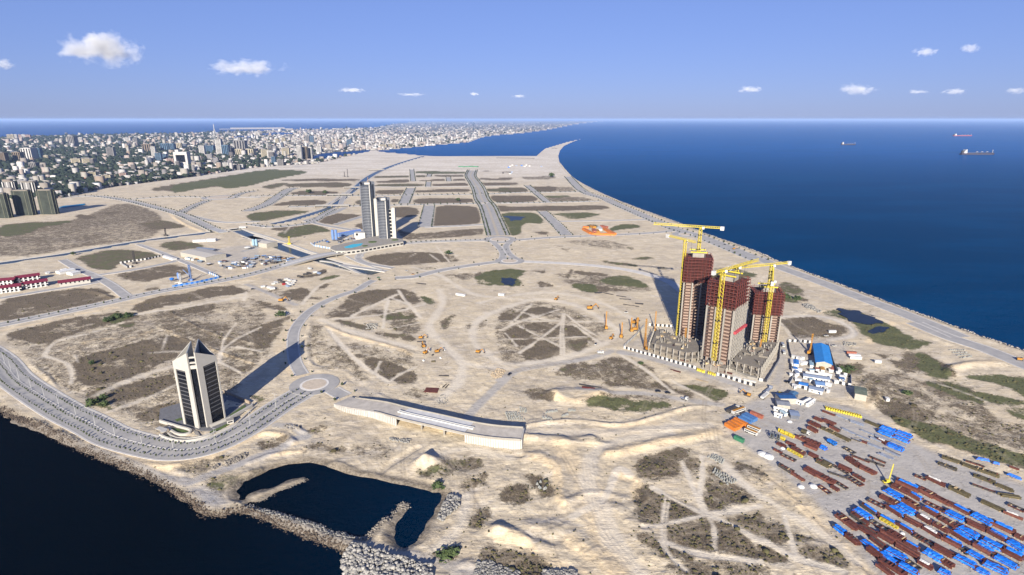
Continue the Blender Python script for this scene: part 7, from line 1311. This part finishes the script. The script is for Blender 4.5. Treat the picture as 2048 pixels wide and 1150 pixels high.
# low scrub and grass tussocks standing in the fields
nS=26000; sx_=rg.uniform(-80,2120,nS); sy_=530+rg.uniform(0,1,nS)**.8*680; q=np.array([G(a,b) for a,b in zip(sx_,sy_)]); rq=np.hypot(q[:,0],q[:,1]); tq=np.arctan2(q[:,0],q[:,1])
ri=np.clip(np.searchsorted(rr,rq)-1,0,NR-1); ai=np.clip(((tq-az[0])/(az[1]-az[0])).astype(int),0,NA-1); vi=ri*NA+ai
pv_=veg[vi]*.75+.035; ok=(rg.uniform(0,1,nS)<pv_)&(flat[vi]<.2)&(sd[vi]>7)&(can[vi]>5)&(yd[vi]<.3)&(trk[vi]<.4)
q=q[ok]; vi=vi[ok]; n_=len(q); S=rg.uniform(.22,.62,n_)*(1+.5*(veg[vi]>.5)); S[rg.uniform(0,1,n_)>.965]*=2.1
o=scatter('scrub',ICV*np.array((1,1,.7)),ICF,q[:,0],q[:,1],z[vi]+S*.25,S*rg.uniform(.8,1.6,n_),S,S*rg.uniform(.7,1.2,n_),rg.uniform(0,6,n_),mat('dry_scrub',(.035,.028,.014),.95,.5,.15,col2=(.085,.08,.035)),None,.35,77); o['label']='low dry scrub and grass tussocks dotted over the fields'; o['category']='scrub'
# concrete armour blocks laid in rows
AB=MB(); AB.box(0,0,0,1.25,.5,.5); AB.box(0,0,.3,.5,.5,.9); AB.box(0,0,0,.5,1.25,.5); abm=AB.mesh('armour_block'); abm.materials.append(mat('armour_concrete',(.22,.225,.215)))
def blocks(s,nx,ny,lb,gr,sc=1.):
    P=[np.array(p) for p in pts(s)]
    for i in range(nx):
        for j in range(ny):
            u=(i+.5)/nx; v=(j+.5)/ny; p=(P[0]*(1-u)+P[1]*u)*(1-v)+(P[3]*(1-u)+P[2]*u)*v; o=obj('armour_block',abm,None,None,(p[0]+R.uniform(-.45,.45),p[1]+R.uniform(-.45,.45),gz(*p)),R.choice((0,.5,1.1))); o.scale=(sc,)*3; tag(o,lb,'concrete block',gr)
blocks('d 1640,225 1720,265 1710,305 1580,250',8,4,'concrete armour block in the upper block store by the field tracks','upper block store',.9)
blocks('d 1640,330 1840,440 1740,465 1630,370',9,4,'concrete armour block in the lower block store by the field tracks','lower block store',1.05)
blocks('h 1410,450 1530,460 1610,520 1520,535',8,4,'concrete armour block in the rows below the coast road','block rows below the coast road',1.1)
blocks('g 35,935 120,930 200,1000 60,1000',8,5,'concrete block in the store above the flyover end, left part','left block store by the flyover',1.)
blocks('g 140,890 205,905 210,940 150,930',4,3,'concrete block in the small store above the flyover end','small block store by the flyover',1.)
blocks('g 295,925 390,920 570,960 540,985',12,2,'concrete block in the long double row right of the flyover end','long block row by the flyover',1.15)
blocks('g 325,975 395,985 395,1005 330,990',5,2,'concrete block in the short row below the long double row','short block row by the flyover',1.1)
blocks('g 515,912 580,912 580,930 520,930',5,2,'concrete block in the small row above the long double row','upper block row by the flyover',1.1)
for i,(x,y) in enumerate(((285,455),(310,440),(300,482),(310,490),(340,495),(350,490))): c=gp('d',x,y); o=obj('armour_block',abm,None,None,(*c,gz(*c)),i*.7); o.scale=(1.3,1.3,1.3); tag(o,'loose pale concrete block in the scrub below the flyover','concrete block','loose blocks below the flyover')
# ships
def ship(x0,x1,by,hull,label,sc=1.):
    p=np.array(G(x0,by,WZ)); q=np.array(G(x1,by,WZ)); d=q-p; L=np.linalg.norm(d); W_=L*.14; c=(p+q)/2; t=thing('tanker_ship',label,'ship',(*c,WZ),math.atan2(d[1],d[0]))
    m=MB(); R0=[(-.5,-.35),(-.47,-.5),(.34,-.5),(.45,-.3),(.5,0),(.45,.3),(.34,.5),(-.47,.5),(-.5,.35)]; P=[(a*L,b*W_) for a,b in R0]; m.prism(P,-2,[9*sc if a<.4 else 12*sc for a,b in R0]); m.build('hull',hull,t)
    m=MB(); m.prism([(a*.97,b*.9) for a,b in P],9.1*sc,9.6*sc); m.build('deck',mat('ship_deck',(.13,.045,.04)),t)
    m=MB(); m.box(-L*.4,0,9*sc,L*.09,W_*.85,9*sc); m.box(-L*.385,0,18*sc,L*.06,W_*.7,8*sc); m.box(-L*.38,0,26*sc,L*.03,W_*.9,4*sc); m.build('superstructure',wht,t); m=MB(); m.box(-L*.46,0,9*sc,L*.04,W_*.4,15*sc); m.build('funnel',dsteel,t)
    for x in (-.05,.1,.25): m=MB(); m.beam((x*L,0,9*sc),(x*L,0,19*sc),2.5*sc); m.build('deck_crane',silv,t); m=MB(); m.beam((x*L,0,18*sc),((x+.06)*L,0,16*sc),1.8*sc); m.build('crane_arm',wht,t)
    m=MB(); m.box(0,0,9.6*sc,L*.6,W_*.15,2*sc); m.build('pipework',silv,t); m=MB(); m.beam((L*.44,0,11*sc),(L*.44,0,28*sc),1.6*sc); m.build('foremast',wht,t)
dkh=mat('ship_hull_dark',(.03,.028,.045)); ship(1921,1988,309.5,dkh,'largest dark hulled tanker with a white bridge, lower right on the sea',1.1); ship(1906,1944,272,mat('ship_hull_red',(.22,.05,.06)),'red hulled tanker farthest out near the right edge'); ship(1682,1711,290,dkh,'small dark hulled tanker left of the other two',.85)
# clouds: soft volumes far beyond the shore, well above the haze
def cloud_mat(name,dens,sc,seed,thr):
    m=bpy.data.materials.new(name); m.use_nodes=True; T_=m.node_tree; T_.nodes.remove(T_.nodes['Principled BSDF']); pv=T_.nodes.new('ShaderNodeVolumePrincipled'); pv.inputs['Color'].default_value=(.97,.98,1,1); pv.inputs['Anisotropy'].default_value=-.2
    tc=T_.nodes.new('ShaderNodeTexCoord'); no=T_.nodes.new('ShaderNodeTexNoise'); no.inputs['Scale'].default_value=sc; no.inputs['Detail'].default_value=5; no.inputs['Roughness'].default_value=.6; no.noise_dimensions='4D'; no.inputs['W'].default_value=seed
    mp=T_.nodes.new('ShaderNodeMapping'); mp.inputs['Scale'].default_value=(2.2,1,1.0); T_.links.new(tc.outputs['Object'],mp.inputs[0]); T_.links.new(mp.outputs[0],no.inputs['Vector'])
    ln=T_.nodes.new('ShaderNodeVectorMath'); ln.operation='LENGTH'; T_.links.new(tc.outputs['Object'],ln.inputs[0])
    a=T_.nodes.new('ShaderNodeMath'); a.operation='MULTIPLY_ADD'; T_.links.new(ln.outputs['Value'],a.inputs[0]); a.inputs[1].default_value=-.42; T_.links.new(no.outputs['Fac'],a.inputs[2])
    r=T_.nodes.new('ShaderNodeMapRange'); r.inputs[1].default_value=thr; r.inputs[2].default_value=thr+.16; r.inputs[3].default_value=0; r.inputs[4].default_value=dens; T_.links.new(a.outputs[0],r.inputs[0]); T_.links.new(r.outputs[0],pv.inputs['Density']); T_.links.new(pv.outputs[0],T_.nodes['Material Output'].inputs['Volume']); return m
for i,(px_,py_,w_,h_,dn,th,lb) in enumerate(((205,98,215,78,.0045,.215,'largest white cloud, high at the upper left'),(495,136,180,42,.0045,.215,'ragged white cloud right of the largest one'),(702,180,66,12,.006,.22,'small thin cloud below and right of the ragged one'),(5,128,56,24,.004,.2,'dark cloud fragment at the left edge of the sky'),(822,189,76,8,.003,.22,'faint double cloud streak left of centre'),(948,188,26,9,.004,.22,'tiny cloud puff near the centre'),(1038,192,44,8,.003,.22,'faint flat cloud right of the centre puff'),
  (1500,179,64,16,.004,.22,'faint flat cloud over the sea above the cranes'),(1715,179,100,30,.003,.22,'wide faint cloud above the small tanker'),(1850,104,58,24,.004,.22,'left of two small high clouds at the upper right'),(1940,96,44,22,.004,.22,'right of two small high clouds at the upper right'),(1910,183,60,16,.003,.22,'faint cloud above the red tanker'),(1835,184,40,14,.003,.22,'faint cloud right of the wide faint one'),(2032,182,44,18,.003,.22,'faint cloud at the right edge'))):
    D=9000; el=(238-py_); a=(px_-1024)/FOC; 
    v=(py_-575)/FOC; dy=math.cos(PIT)-v*math.sin(PIT); dz=-math.sin(PIT)-v*math.cos(PIT); t0=D/dy; c=(a*t0,D,CAMH+dz*t0); s=t0/FOC
    m=MB(); n=20; V=[];F=[]
    for u in range(9):
        ph=math.pi*u/8
        for k in range(16): V.append((math.sin(ph)*math.cos(6.2832*k/16),math.sin(ph)*math.sin(6.2832*k/16),math.cos(ph)))
    for u in range(8):
        for k in range(16): F.append((u*16+k,(u+1)*16+k,(u+1)*16+(k+1)%16,u*16+(k+1)%16))
    m.add(V,F); o=m.build('cloud',cloud_mat('cloud_%d'%i,dn,1.5,i*3.7,th),None,c); o.scale=(w_*s*.5,max(160,h_*s*.6),h_*s*.5); tag(o,lb,'cloud')
# ---------------------------------------------------------------- haze
hm=bpy.data.materials.new('haze'); hm.use_nodes=True; T=hm.node_tree; T.nodes.remove(T.nodes['Principled BSDF'])
pv=T.nodes.new('ShaderNodeVolumePrincipled'); pv.inputs['Color'].default_value=(.42,.6,1,1); pv.inputs['Density'].default_value=HAZE; pv.inputs['Anisotropy'].default_value=0.
T.links.new(pv.outputs[0],T.nodes['Material Output'].inputs['Volume'])
m=MB(); m.box(0,124000,-8,520000,252000,CAMH+8+22); h=m.build('haze',hm); stuff(h,'thin pale blue haze over the whole coast and sea','haze')
